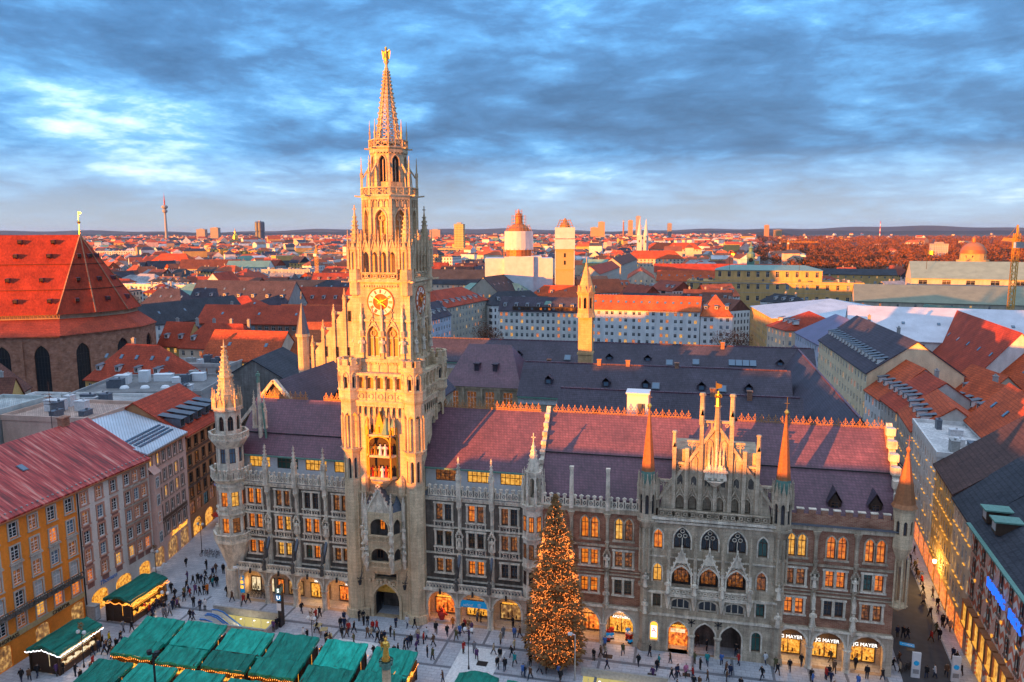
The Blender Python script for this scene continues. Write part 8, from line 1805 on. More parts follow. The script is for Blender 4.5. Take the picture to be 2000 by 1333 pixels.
def stall(label, x0, x1, y0, y1, zf, zb, tint, seed, face, glow='stall_glow', e=60, ridge=None):
    """market stall; face: 's','n','e' the open serving side (None = seen from behind)"""
    x0 += .16; x1 -= .16; zz = .16*math.sin(seed*2.3); zf += zz; zb += zz; cx, cy = (x0+x1)/2, (y0+y1)/2
    root = thing('market_stall', label, 'stall', (cx, cy, 0), 0, 'market stalls with green canopies'); X, Y = (x1-x0)/2, (y1-y0)/2
    b = MB(); canopy(b, -X, X, -Y, Y, zf, zb, seed, .4, ridge); o = b.build('canopy', 'canvas', root, True); o.color = (tint, tint*1.0, tint*1.02, 1)
    for u in (-.34, .33):      # cloth seams
        b = MB(); b.bar((u*2*X, -Y+.05, zf+.07 if ridge is None else zf+(ridge-zf)*(1-2*abs(u))+.06), (u*2*X, Y-.05, zb+.07 if ridge is None else zf+(ridge-zf)*(1-2*abs(u))+.06), .06, .03); o = b.build('seam', 'canvas', root); o.color = (tint*.6, tint*.6, tint*.6, 1)
    b = MB(); rg = random.Random(seed+9); n = int(2*X/.16)
    for i in range(n):
        xx = -X+2*X*i/n
        for q in range(3): a_ = [rg.uniform(-.16, .16) for _ in range(6)]; zz = zf-.32+.08*math.sin(i*.5)+(0 if ridge is None else (ridge-zf)*(1-abs(xx)/X)); b.add([(xx, -Y-.04, zz), (xx+a_[0], -Y-.06+a_[1]*.4, zz+a_[2]), (xx+a_[3], -Y-.06+a_[4]*.4, zz+a_[5])], [(0, 1, 2)])
    b.build('garland', 'garland', root)
    for sx in (-1, 1):
        for sy in (-1, 1): LIB.put(('post', round(zf, 2), round(zb, 2)), 'post', lambda b: b.box(-.06, -.06, 0, .06, .06, min(zf, zb)-.15), root, (sx*(X-.25), sy*(Y-.25), 0), 0, 'wood')
    sides = {'s': (0, 2*X, -Y+.35), 'n': (math.pi, 2*X, -Y+.35), 'e': (math.pi/2, 2*Y, -X+.35), 'w': (-math.pi/2, 2*Y, -X+.35)}
    for k, (rz, l, yy) in sides.items():
        M = Matrix.Rotation(rz, 4, 'Z'); p = lambda x, y, z: tuple(M @ Vector((x, y, z)))
        if k == face:
            LIB.put(('counter', round(l, 1)), 'counter', lambda b: (b.box(-l/2+.3, -.5, .9, l/2-.3, .5, 1.0), b.box(-l/2+.35, -.35, 0, l/2-.35, -.25, .9)), root, p(0, yy+.25, 0), rz, 'wood')
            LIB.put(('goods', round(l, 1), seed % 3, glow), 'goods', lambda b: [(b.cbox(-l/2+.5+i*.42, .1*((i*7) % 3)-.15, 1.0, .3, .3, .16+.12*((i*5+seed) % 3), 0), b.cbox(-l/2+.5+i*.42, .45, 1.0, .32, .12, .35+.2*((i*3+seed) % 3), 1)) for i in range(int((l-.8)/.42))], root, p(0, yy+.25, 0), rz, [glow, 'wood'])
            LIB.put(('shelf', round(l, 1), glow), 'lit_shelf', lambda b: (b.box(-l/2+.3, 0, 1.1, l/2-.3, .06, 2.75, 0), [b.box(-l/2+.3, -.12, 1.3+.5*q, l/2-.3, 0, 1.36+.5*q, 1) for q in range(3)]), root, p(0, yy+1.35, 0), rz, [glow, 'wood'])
            n = int(l/.28)
            for q in range(n): LIB.put('bulb', 'light_bulb', lambda b: b.frus(0, 0, -.06, .06, .05, .03, 5), root, p(-l/2+l*(q+.5)/n, yy-.42, min(zf, zb)-.5-.1*math.sin(q*.9)), 0, 'bulb')
            point_lamp(root, p(-l*.22, yy+.6, 2.4), e*.3, (1, .5, .13)); point_lamp(root, p(l*.22, yy+.6, 2.4), e*.3, (1, .5, .13))
        else:
            nb = max(3, int(l/1.3))
            for q in range(nb): LIB.put(('board', round(l/nb, 2)), 'wall_board', lambda b: b.box(-l/nb/2+.02, -.03, .1, l/nb/2-.02, .03, 2.75), root, p(-l/2+l*(q+.5)/nb, yy, 0), rz, 'wood_dark')
    return root
AX0 = [(-29.4, -23.2), (-23.0, -16.7), (-16.4, -9.7), (-9.3, -3.2), (-2.4, 3.6), (4.4, 10.3)]
for i, (a, c) in enumerate(AX0): stall('green canopied stall, %s in the row nearest the escalator pit' % ['first from the left', 'second from the left', 'third from the left', 'fourth from the left', 'fifth from the left', 'sixth, just behind the column'][i], a, c, -17.9, -13.7, 2.7, 3.85, (1.1, 1.3, 1.45, .8, 1.6, 1.1)[i], i, 'n' if i != 5 else 'e', e=40)
BX = [(-29.0, -22.7), (-22.4, -16.2), (-15.8, -9.4), (-9.2, -2.8), (-2.4, 4.0), (4.5, 10.2)]
for i, (a, c) in enumerate(BX): stall('stall with a glowing orange counter, %s in the second row' % ['leftmost', 'second', 'third', 'fourth', 'fifth', 'last on the right'][i], a, c, -21.3, -18.7, 2.75, 3.4, (.95, 1.0, .6, .8, .75, .9)[i], 20+i, 's', e=120)
CX = [(-28.6, -23.2), (-22.8, -16.9), (-16.3, -10.4), (-10.0, -4.0), (-3.5, 2.5)]
for i, (a, c) in enumerate(CX): stall('green canopied stall at the lower edge, %s of its row' % ['first', 'second', 'third', 'fourth', 'fifth'][i], a, c, -28.4, -23.6, 2.8, 3.6, (.7, 1.2, 1.1, .9, .8)[i], 40+i, 'n', e=90)
o = stall('large dark green tent stall with white fairy lights below the orange house', -39.6, -34.4, -23.6, -16.1, 3.3, 3.3, .62, 60, 'e', 'lit_white', 120, ridge=4.0)
for i in range(90):
    t = i/90; p = (-2.6+5.2*t/.4, -3.8) if t < .4 else (2.65, -3.8+7.6*(t-.4)/.6); LIB.put('bulbw', 'light_bulb', lambda b: b.frus(0, 0, -.05, .05, .04, .03, 5), o, (p[0], p[1], 2.85-.12*abs(math.sin(i*.7))+(.6*(1-abs(p[0])/2.6) if t < .4 else 0)), 0, 'bulb_white')
o = stall('dark green tent stall with swags of orange bulbs below the painted house', -39.6, -34.6, -10.4, -2.4, 3.5, 3.5, .6, 61, 'e', 'stall_glow', 170, ridge=4.2)
for i in range(110):
    t = i/110; p = (-2.5+5*t/.35, -4.05) if t < .35 else (2.6, -4.05+8.1*(t-.35)/.65); LIB.put('bulb', 'light_bulb', None, o, (p[0], p[1], 3.25-.3*abs(math.sin(i*.28))), 0, 'bulb')
stall('green tent with orange lit edge at the bottom centre', 16.2, 21.5, -20.5, -16.2, 3.3, 3.3, .75, 70, 's', 'stall_glow', 80, ridge=3.9); stall('flat green tent right of the bottom centre tent', 22.3, 27.5, -20.6, -16.6, 3.1, 3.4, .9, 71, 's', 'stall_glow', 60)

# ---- subway openings
def subway(x0, x1, y0, y1, label, esc):
    root = thing('subway_entrance', label, 'entrance', ((x0+x1)/2, (y0+y1)/2, 0)); X, Y = (x1-x0)/2, (y1-y0)/2
    for nm, bx in (('parapet', (-X-.25, Y, 0, X+.25, Y+.22, 1.05)), ('parapet', (-X-.25, -Y-.22, 0, X+.25, -Y, 1.05)), ('parapet', (X, -Y, 0, X+.22, Y, 1.05))):
        b = MB(); b.box(*bx); b.box(bx[0]-.04, bx[1]-.04, 1.05, bx[3]+.04, bx[4]+.04, 1.13); b.build(nm, 'concrete', root)
    b = MB(); b.box(-X, Y-.05, -6, X, Y-.01, 0); b.build('lit_wall', 'lamplit_yellow', root)  # wall surface glows by itself in place of lamplight falling on it
    b = MB(); b.box(-X-.2, -Y, -6, -X, Y, -.01); b.box(X, -Y, -6, X+.2, Y, -.01); b.box(-X, -Y, -6.2, X, Y, -6); b.box(-X, -Y-.2, -6, X, -Y, -.03); b.build('shaft_wall', 'paving_pale', root)
    for i in range(4): LIB.put('downl', 'downlight', lambda b: b.frus(0, 0, -.03, .0, .16, .16, 10), root, (-X*.6+i*X*.4, Y-.25, -.3), 0, 'led_white')
    for i in range(8): LIB.put('wpan', 'wall_panel', lambda b: b.box(-.03, 0, -5.9, .03, .03, -.1), root, (-X+X*2*(i+.5)/8, Y-.09, 0), 0, 'concrete')
    point_lamp(root, (0, 0, -1.5), 160, (1, .8, .45), .6)
    if esc:
        for k, yy in enumerate((-.9, .75)):
            b = MB(); n = 22
            for i in range(n): t = i/n; b.box(-X+.4+t*(2*X-1), yy-.5, -5.2*t-.3, -X+.4+(t+1/n)*(2*X-1), yy+.5, -5.2*t-.08)
            b.build('escalator_steps', 'iron', root)
            for s in (-.62, .62):
                b = MB(); pts = [(-X+.1, .95), (-X+1.0, 1.0), (-X+2.0, .75), (X-1.5, -4.2), (X-.6, -4.6)]
                for p, q in zip(pts, pts[1:]): b.bar((p[0], yy+s, p[1]), (q[0], yy+s, q[1]), .16, .14, 0); b.add([(p[0], yy+s, p[1]), (q[0], yy+s, q[1]), (q[0], yy+s, q[1]-1.0), (p[0], yy+s, p[1]-1.0)], [(0, 1, 2, 3)], 1)
                b.build('handrail', ['blue_paint', 'white_paint'], root)
        b = MB(); b.box(-X+.2, Y-1.3, -5.4, X, Y-.8, -5.2); b.build('landing', 'concrete', root)
subway(-25.3, -14.2, -8.9, -4.5, 'open subway pit with two escalators and a glowing yellow wall', True)
subway(30.4, 41.0, -20, -8.4, 'second subway opening with pale rim and lit wall right of the fir tree', False)
o = thing('subway_sign', 'dark pylon with green round and blue square transit signs', 'sign', (-13.6, -5.7, 0))
b = MB(); b.box(-.18, -.55, 0, .18, .55, 6.2); b.build('pylon', 'iron', o)
for sx, rz in ((.19, math.pi/2),):
    b = MB(); b.frus(.19, 0, 0, .01, .4, .4, 16); q = b.build('round_sign', 'copper_green', o, False, (0, 0, 0)); q.matrix_local = Matrix.Translation((.19, 0, 5.6)) @ Matrix.Rotation(math.pi/2, 4, 'Y') @ Matrix.Translation((-.19, 0, 0))
b = MB(); b.box(-.45, -.57, 5.2, .45, -.55, 6.0); b.build('sign_panel', 'copper_green', o); text('S', .8, o, (0, -.6, 5.6), 0, 'led_white', 'sign_letter')
b = MB(); b.box(-.4, -.575, 4.1, .4, -.55, 5.0); b.build('sign_panel', 'banner_blue', o); text('U', .8, o, (0, -.6, 4.55), 0, 'led_white', 'sign_letter')
b = MB(); b.box(-.35, -.575, 2.6, .35, -.55, 3.7); b.build('info_panel', 'white_paint', o)

# ---- the lit fir
def fir():
    x0, y0, H = 26.4, -6.3, 23.2; rng = random.Random(2)
    root = thing('fir_tree', 'tall fir tree covered in hundreds of warm lights before the arcade', 'tree', (x0, y0, 0))
    b = MB(); b.frus(0, 0, 0, H*.96, .42, .04, 8); b.build('trunk', 'bark', root)
    b = MB(); b.frus(0, 0, 0, 1.1, 1.5, 1.4, 12); b.build('stand', 'wood_dark', root)
    Rz = lambda z: 3.4*(1-(z/H)**2.3)*(.94+.06*math.sin(z*2.2))*(1 if z > 2.6 else .8+.2*z/2.6)
    cr = MB(); z = 1.6
    while z < H-.15:
        r = Rz(z); n = max(5, int(r*7.5))
        for i in range(n):
            a = rng.uniform(0, 6.283); rr = r*rng.uniform(.78, 1.16); ca, sa = math.cos(a), math.sin(a); dr = rng.uniform(.1, .32)
            if i % 3 == 0: cr.bar((0, 0, z+.25*rr*.4), (rr*.9*ca, rr*.9*sa, z-dr*rr*.5), .035)
            for q in (.35, .6, .8, 1.0):
                L_ = .75*rng.uniform(.7, 1.2)*(.5+.5*min(1, r/2)); p = Vector((rr*q*ca, rr*q*sa, z-dr*rr*q*.5+rng.uniform(-.12, .12)))
                for s in (-1, 0, 1):
                    t = a+s*rng.uniform(.4, .8); d = Vector((math.cos(t), math.sin(t), -.25+rng.uniform(-.2, .25)))*L_; w = Vector((-math.sin(t), math.cos(t), rng.uniform(-.3, .3)))*.13*(1+L_)
                    cr.add([tuple(p-w), tuple(p+d), tuple(p+w), tuple(p+d*.4+Vector((0, 0, .12)))], [(0, 1, 3), (1, 2, 3)])
        z += .27
    o = cr.build('crown', 'needles', root); o['kind'] = 'stuff'
    bulbs = []
    for i in range(7000):
        z = 1.1+(H-1.3)*(rng.random()*.72+.28*rng.random()*rng.random()) ; z = min(H-.2, z); r = Rz(max(z, 1.6))*rng.uniform(.84, 1.1)+.05; a = rng.uniform(0, 6.283); bulbs.append((r*math.cos(a), r*math.sin(a), z))
    tc_ = Vector((CP.x-x0, CP.y-y0)).normalized(); bulbs.sort(key=lambda p: -(p[0]*tc_.x+p[1]*tc_.y)-p[2]*.05)
    mk = lambda b, p=(0, 0, 0), r=.033: b.add([(p[0]+r, p[1], p[2]), (p[0], p[1]+r, p[2]), (p[0]-r, p[1], p[2]), (p[0], p[1]-r, p[2]), (p[0], p[1], p[2]+r), (p[0], p[1], p[2]-r)], [(0, 1, 4), (1, 2, 4), (2, 3, 4), (3, 0, 4), (1, 0, 5), (2, 1, 5), (3, 2, 5), (0, 3, 5)])
    for p in bulbs[:300]: LIB.put('firbulb', 'light_bulb', mk, root, p, 0, 'fir_bulb')
    b = MB(); [mk(b, p) for p in bulbs[300:]]; o = b.build('fairy_lights', 'fir_bulb', root); o['kind'] = 'stuff'
glow('fir_bulb', (1, .25, .045), 5.0)
fir()

# ---- golden statue column, lamps, signs and smaller things
o = thing('statue_column', 'stone column with a gilded crowned figure rising at the lower edge', 'column', (11.5, -26.8, 0))
b = MB(); b.box(-1.6, -1.6, 0, 1.6, 1.6, 1.2); b.box(-1.1, -1.1, 1.2, 1.1, 1.1, 3.2); b.box(-1.25, -1.25, 3.2, 1.25, 1.25, 3.5); b.build('pedestal', 'stone_trim', o)
b = MB(); b.lathe(0, 0, [(.62, 3.5), (.5, 3.9), (.46, 9.3), (.5, 9.5)], 14); b.build('shaft', 'stone_tower', o, True)
b = MB(); b.lathe(0, 0, [(.46, 9.4), (.5, 9.8), (.8, 10.3), (.8, 10.45)], 12); [b.cbox(.62*math.cos(k*math.pi/4), .62*math.sin(k*math.pi/4), 9.9, .22, .22, .4) for k in range(8)]; b.build('capital', 'copper_green', o)
b = MB(); figure(b, 0, 0, 10.7, 2.3); b.frus(0, 0, 10.45, 10.75, .5, .42, 10); figure(b, .28, -.22, 11.7, .8); [b.bar((.17*math.cos(k), .17*math.sin(k), 12.9), (.22*math.cos(k), .22*math.sin(k), 13.15), .05) for k in range(6)]; b.bar((-.4, -.2, 11.6), (-.5, -.3, 12.7), .05); b.build('gilded_figure', 'gold', o)
def lamp_post(x, y, label, h=4.6, green=True):
    o = thing('street_lamp', label, 'lamp', (x, y, 0), 0, 'lamp posts on the square'); b = MB(); b.frus(0, 0, 0, .5, .14, .1, 8); b.frus(0, 0, .5, h, .06, .05, 8); b.bar((-.45, 0, h), (.45, 0, h), .06); b.build('post', 'iron', o)
    for s in (-1, 1): b = MB(); b.lathe(s*.45, 0, [(.0, h+.02), (.2, h+.12), (.26, h+.3), (.2, h+.48), (0, h+.58)], 12); b.build('globe', 'frame_white', o, True)
    if green:
        b = MB(); rng = random.Random(int(x*10)); twigs(b, 0, 0, h+.5, .35, 1.2, 60, rng, .22); b.build('greenery', 'needles', o)
lamp_post(15.75, -10.2, 'twin globe lamp post wound with greenery on the pale paving', 5.2); lamp_post(-29.4, -9.8, 'globe lamp post left of the escalator pit', 5.0); lamp_post(-7.2, -8.7, 'low globe lamp with greenery between the stalls and the portal', 3.2); lamp_post(-40.6, 14.0, 'globe lamp post beside the parked bicycles', 5.0); lamp_post(-33.3, -21.0, 'globe lamp post beside the tent with white lights', 4.6); lamp_post(-40.9, 2.6, 'globe lamp post at the corner of the inn', 4.8)
for x, y, lb in ((29.5, -9.6, 'tall grey mast with camera head right of the fir tree'), (-22.6, -2.0, 'tall grey mast with camera head behind the escalator pit')):
    o = thing('camera_mast', lb, 'mast', (x, y, 0)); b = MB(); b.frus(0, 0, 0, 6.2, .1, .08, 8); b.build('pole', 'concrete', o); b = MB(); b.bar((0, 0, 6.1), (-.5, 0, 6.3), .08); b.box(-.9, -.14, 6.05, -.4, .14, 6.35); b.build('camera', 'white_paint', o)
o = thing('double_floodlight', 'black mast with twin floodlights at the lower left edge', 'lamp', (-17.9, -26.6, 0)); b = MB(); b.frus(0, 0, 0, 7.2, .16, .12, 8); b.build('pole', 'iron', o)
for s in (-1, 1): b = MB(); b.frus(s*.5, 0, 7.0, 7.5, .25, .32, 10); b.bar((0, 0, 7.2), (s*.5, 0, 7.2), .1); b.build('lamp_head', 'iron', o)
for x, y, lb in ((71.4, .7, 'white information pylon near the corner of the town hall'), (76.0, .8, 'white information pylon beside the department store')):
    o = thing('info_pylon', lb, 'sign', (x, y, 0)); b = MB(); b.box(-.5, -.12, 0, .5, .12, 3.4); b.build('panel', 'white_paint', o); b = MB(); b.ring(0, 2.0, -.15, .02, .3, .03, 16); b.build('round_symbol', 'banner_blue', o); b = MB(); [b.box(-.35, -.14, .6+.12*i, .35, -.12, .65+.12*i) for i in range(5)]; b.build('printed_lines', 'iron', o)
o = thing('blue_mat', 'bright blue mat lying on the street by the corner', 'mat', (72.5, 8.8, .02), -.2); b = MB(); b.box(-.9, -.45, 0, .9, .45, .03); b.build('sheet', 'banner_blue', o); b = MB(); b.box(-.6, -.05, .03, .6, .05, .034); b.build('stripe', 'white_paint', o)
o = thing('utility_cabinet', 'pale grey utility cabinet at the foot of the painted house', 'cabinet', (-41.4, -10.2, 0)); b = MB(); b.box(-.7, -.5, 0, .7, .5, 2.2); b.box(-.76, -.56, 2.2, .76, .56, 2.3); b.build('body', 'concrete', o); b = MB(); b.box(.7, -.4, .15, .73, .4, 2.0); b.build('door', 'white_wall', o)
o = thing('white_horse_figure', 'white horse figure standing at the corner of the inn', 'figure', (-41.9, 4.2, 0))
b = MB(); b.M = Matrix.Rotation(.5, 4, 'Z'); b.lathe(0, 0, [(.0, .9), (.3, 1.0), (.36, 1.25), (.3, 1.5), (0, 1.6)], 10); b.box(-.75, -.26, 1.0, .7, .26, 1.5); [b.bar((sx*.55, sy*.16, 1.05), (sx*.6, sy*.16, 0), .14) for sx in (-1, 1) for sy in (-1, 1)]; b.bar((.6, 0, 1.4), (1.0, 0, 2.1), .26, .36); b.bar((.95, 0, 2.1), (1.4, 0, 1.85), .2, .24); b.bar((-.75, 0, 1.4), (-1.0, 0, .7), .1); b.M = None; b.build('body', 'white_paint', o)
def bicycle(x, y, rz, label, col=(.05, .05, .06, 1)):
    o = thing('bicycle', label, 'bicycle', (x, y, 0), rz, 'parked bicycles')
    for wx in (-.52, .52):
        w = LIB.put('wheel', 'wheel', lambda b: (b.ring(0, 0, -.02, .3, .04, .04, 18), [b.bar((0, 0, 0), (.3*math.cos(i*.785), 0, .3*math.sin(i*.785)), .012) for i in range(8)]), o, (wx, 0, .34), 0, 'iron')
    fr = LIB.put('bframe', 'frame', lambda b: (b.bar((-.52, 0, .34), (-.15, 0, .85), .035), b.bar((-.15, 0, .85), (.4, 0, .88), .035), b.bar((.4, 0, .95), (.52, 0, .34), .035), b.bar((-.02, 0, .32), (-.17, 0, .95), .035), b.bar((-.02, 0, .32), (.4, 0, .82), .035), b.bar((-.52, 0, .34), (-.02, 0, .32), .03)), o, (0, 0, 0), 0, 'paint'); fr.color = col
    LIB.put('bseat', 'saddle', lambda b: b.box(-.28, -.07, .95, -.05, .07, 1.0), o, (0, 0, 0), 0, 'iron'); LIB.put('bbar', 'handlebar', lambda b: (b.bar((.4, -.28, 1.02), (.4, .28, 1.02), .03), b.bar((.4, 0, .9), (.4, 0, 1.02), .03)), o, (0, 0, 0), 0, 'iron')
for i in range(5): bicycle(-39.6+.7*i, 13.1+.25*(i % 2), 1.3+.1*i, 'parked bicycle by the lamp post, %s from the left' % ['first', 'second', 'third', 'fourth', 'fifth'][i], [(.05, .05, .06, 1), (.2, .03, .03, 1), (.05, .05, .06, 1), (.04, .08, .15, 1), (.05, .05, .06, 1)][i])
for i in range(5): bicycle(-22.8+.55*i, 1.7, 1.5+.06*i, 'parked bicycle inside the leftmost arch, %s from the left' % ['first', 'second', 'third', 'fourth', 'fifth'][i])
for i in range(4): bicycle(70.4+.5*i, 1.9+.4*i, .8+.1*i, 'parked bicycle at the corner by the info pylon, %s from the left' % ['first', 'second', 'third', 'fourth'][i])
for i, (x, y) in enumerate(((-7.7, -6.1), (-6.3, -7.0), (-4.9, -8.4))):
    o = thing('standing_table', 'wooden standing table on the paving, %s of three' % ['farthest', 'middle', 'nearest'][i], 'table', (x, y, 0), .3*i, 'standing tables'); b = MB(); b.box(-.5, -.5, 1.05, .5, .5, 1.12); b.build('top', 'ochre', o)
    for sx in (-1, 1):
        for sy in (-1, 1): LIB.put('tleg', 'leg', lambda b: b.box(-.04, -.04, 0, .04, .04, 1.05), o, (sx*.4, sy*.4, 0), 0, 'wood')
o = thing('red_parasol', 'dark red parasol at the street corner beside the brown house', 'parasol', (-45.2, 26.5, 0)); b = MB(); b.frus(0, 0, 2.1, 2.9, 1.8, .05, 8); b.build('canopy', 'red_paint', o); b = MB(); b.frus(0, 0, 0, 2.3, .04, .04, 6); b.build('pole', 'iron', o)
o = thing('red_ride', 'small red ride-on figure outside the café arch', 'ride', (8.3, 1.2, 0)); b = MB(); b.lathe(0, 0, [(.3, 0), (.45, .4), (.62, .9), (.5, 1.2), (.2, 1.35), (.32, 1.6), (0, 1.95)], 10); b.bar((-.5, 0, 1.0), (-.85, -.1, 1.3), .18); b.bar((.5, 0, 1.0), (.85, -.1, .8), .18); b.build('body', 'led_red_soft', o) if False else b.build('body', 'red_paint', o)
# carts and display racks by the pharmacy
for i, (x, y) in enumerate(((32.6, .6), (33.0, 1.4), (35.6, .8), (35.2, 1.6))):
    o = thing('display_rack', 'rack of small colourful goods by the pharmacy door, %s' % ['outer left', 'inner left', 'outer right', 'inner right'][i], 'rack', (x, y, 0), .4*i, 'pharmacy display racks'); b = MB(); b.box(-.3, -.25, 0, .3, .25, .1); b.box(-.02, -.02, .1, .02, .02, 1.7); b.build('stand', 'iron', o)
    for q in range(4): b = MB(); b.box(-.28, -.22, .25+.38*q, .28, .22, .5+.38*q); b.build('goods_box', ['red_paint', 'white_paint', 'banner_blue', 'red_paint'][(q+i) % 4], o)
# flags of cloth bulbs: rooftop aerials
for x, y, z, h, lb in ((-59.5, -17, 24.5, 6.5, 'television aerial on the rusty roof at the left edge'), (-55.5, -.5, 25.6, 7.5, 'thin aerial mast at the ridge end of the rusty roof')):
    o = thing('roof_aerial', lb, 'aerial', (x, y, z)); b = MB(); b.frus(0, 0, -1, h, .06, .03, 6); b.build('mast', 'iron', o)
    for q in range(4): b = MB(); b.bar((-1.1+.2*q, 0, h*.5+q*.55), (1.1-.2*q, 0, h*.5+q*.55), .05); [b.bar((-.9+.3*k, -.25, h*.5+q*.55), (-.9+.3*k, .25, h*.5+q*.55), .03) for k in range(7)]; b.build('antenna', 'iron', o)
# ================================================================ people
def person_mesh(name, legs, arms, lean=0.):
    V = [(0, 0, .95), (0, -.01-lean*.3, 1.15), (0, -.02-lean, 1.38), (0, -.02-lean*1.2, 1.52), (0, -.03-lean*1.3, 1.60), (0, -.02-lean*1.3, 1.70)]; Rr = [(.20, .15), (.185, .14), (.205, .14), (.065, .065), (.085, .10), (.08, .095)]
    E = [(0, 1), (1, 2), (2, 3), (3, 4), (4, 5)]
    def chain(root, pts, rs):
        p = root
        for q, r in zip(pts, rs):
            V.append(q); Rr.append((r, r)); E.append((p, len(V)-1)); p = len(V)-1
    for s, (ky, ay, kz, az) in zip((-1, 1), legs): chain(0, [(s*.1, .0, .86), (s*.105, ky, kz), (s*.105, ay, az), (s*.11, ay-.13, az-.05)], [.12, .088, .06, .052])
    for s, (ey, ez, hx, hy, hz) in zip((-1, 1), arms): chain(2, [(s*.19, -.02-lean, 1.41), (s*.235, ey, ez), (s*hx, hy, hz), (s*hx*.97, hy-.04, hz-.09)], [.088, .066, .05, .044])
    me = bpy.data.meshes.new(name); me.from_pydata(V, E, []); ob = bpy.data.objects.new(name, me); COL.objects.link(ob)
    md = ob.modifiers.new('s', 'SKIN'); md.use_smooth_shade = True
    for i, sv in enumerate(me.skin_vertices[0].data): sv.radius = Rr[i]; sv.use_root = i == 0
    ob.modifiers.new('u', 'SUBSURF').levels = 1
    dg = bpy.context.evaluated_depsgraph_get(); m2 = bpy.data.meshes.new_from_object(ob.evaluated_get(dg)); bpy.data.objects.remove(ob); m2.name = name; m2.materials.clear()
    for x in ('coat', 'trousers', 'skin', 'hair', 'shoe'): m2.materials.append(MAT[x])
    hands = [Vector((s*a[2], a[3]-.03, a[4]-.05)) for s, a in zip((-1, 1), arms)]
    for p in m2.polygons:
        c = p.center
        p.material_index = 3 if c.z > 1.66 or (c.z > 1.56 and c.y > -.02-lean*1.3) else 2 if c.z > 1.51 or any((c-h).length < .09 for h in hands) else 0 if c.z > .72 else 4 if c.z < .12 else 1
    return m2
PM = [person_mesh('person_body', ((-.2, -.30, .50, .09), (.14, .38, .52, .14)), ((.16, 1.16, .24, .10, .92), (-.14, 1.15, .24, -.26, .96)), .03),
      person_mesh('person_body', ((.12, .34, .52, .13), (-.18, -.26, .50, .09)), ((-.12, 1.15, .25, -.24, .97), (.15, 1.16, .25, .12, .92)), .04),
      person_mesh('person_body', ((-.02, .02, .5, .08), (-.01, .03, .5, .08)), ((.0, 1.13, .25, -.05, .88), (.0, 1.13, .25, -.05, .88))),
      person_mesh('person_body', ((-.04, .0, .5, .08), (.0, .04, .5, .08)), ((-.02, 1.14, .12, -.27, 1.1), (-.02, 1.14, .14, -.28, 1.06)), .02),
      person_mesh('person_body', ((-.1, -.14, .5, .08), (.06, .2, .51, .1)), ((.06, 1.14, .26, .0, .9), (-.08, 1.15, .16, -.3, 1.15)), .05)]
PC = {'k': ('black', (.014, .014, .017, 1)), 'n': ('navy', (.02, .028, .065, 1)), 'r': ('red', (.42, .025, .02, 1)), 'b': ('brown', (.13, .065, .035, 1)), 'g': ('grey', (.19, .19, .2, 1)), 'w': ('white', (.62, .62, .62, 1)), 'e': ('beige', (.43, .34, .23, 1)), 't': ('teal', (.02, .27, .28, 1)),
      'y': ('yellow', (.65, .45, .02, 1)), 'p': ('purple', (.11, .05, .14, 1)), 'o': ('orange', (.62, .16, .02, 1)), 'v': ('olive', (.10, .095, .04, 1)), 'i': ('pink', (.6, .18, .3, 1)), 'u': ('blue', (.07, .16, .42, 1)), 'c': ('cream', (.62, .54, .3, 1))}
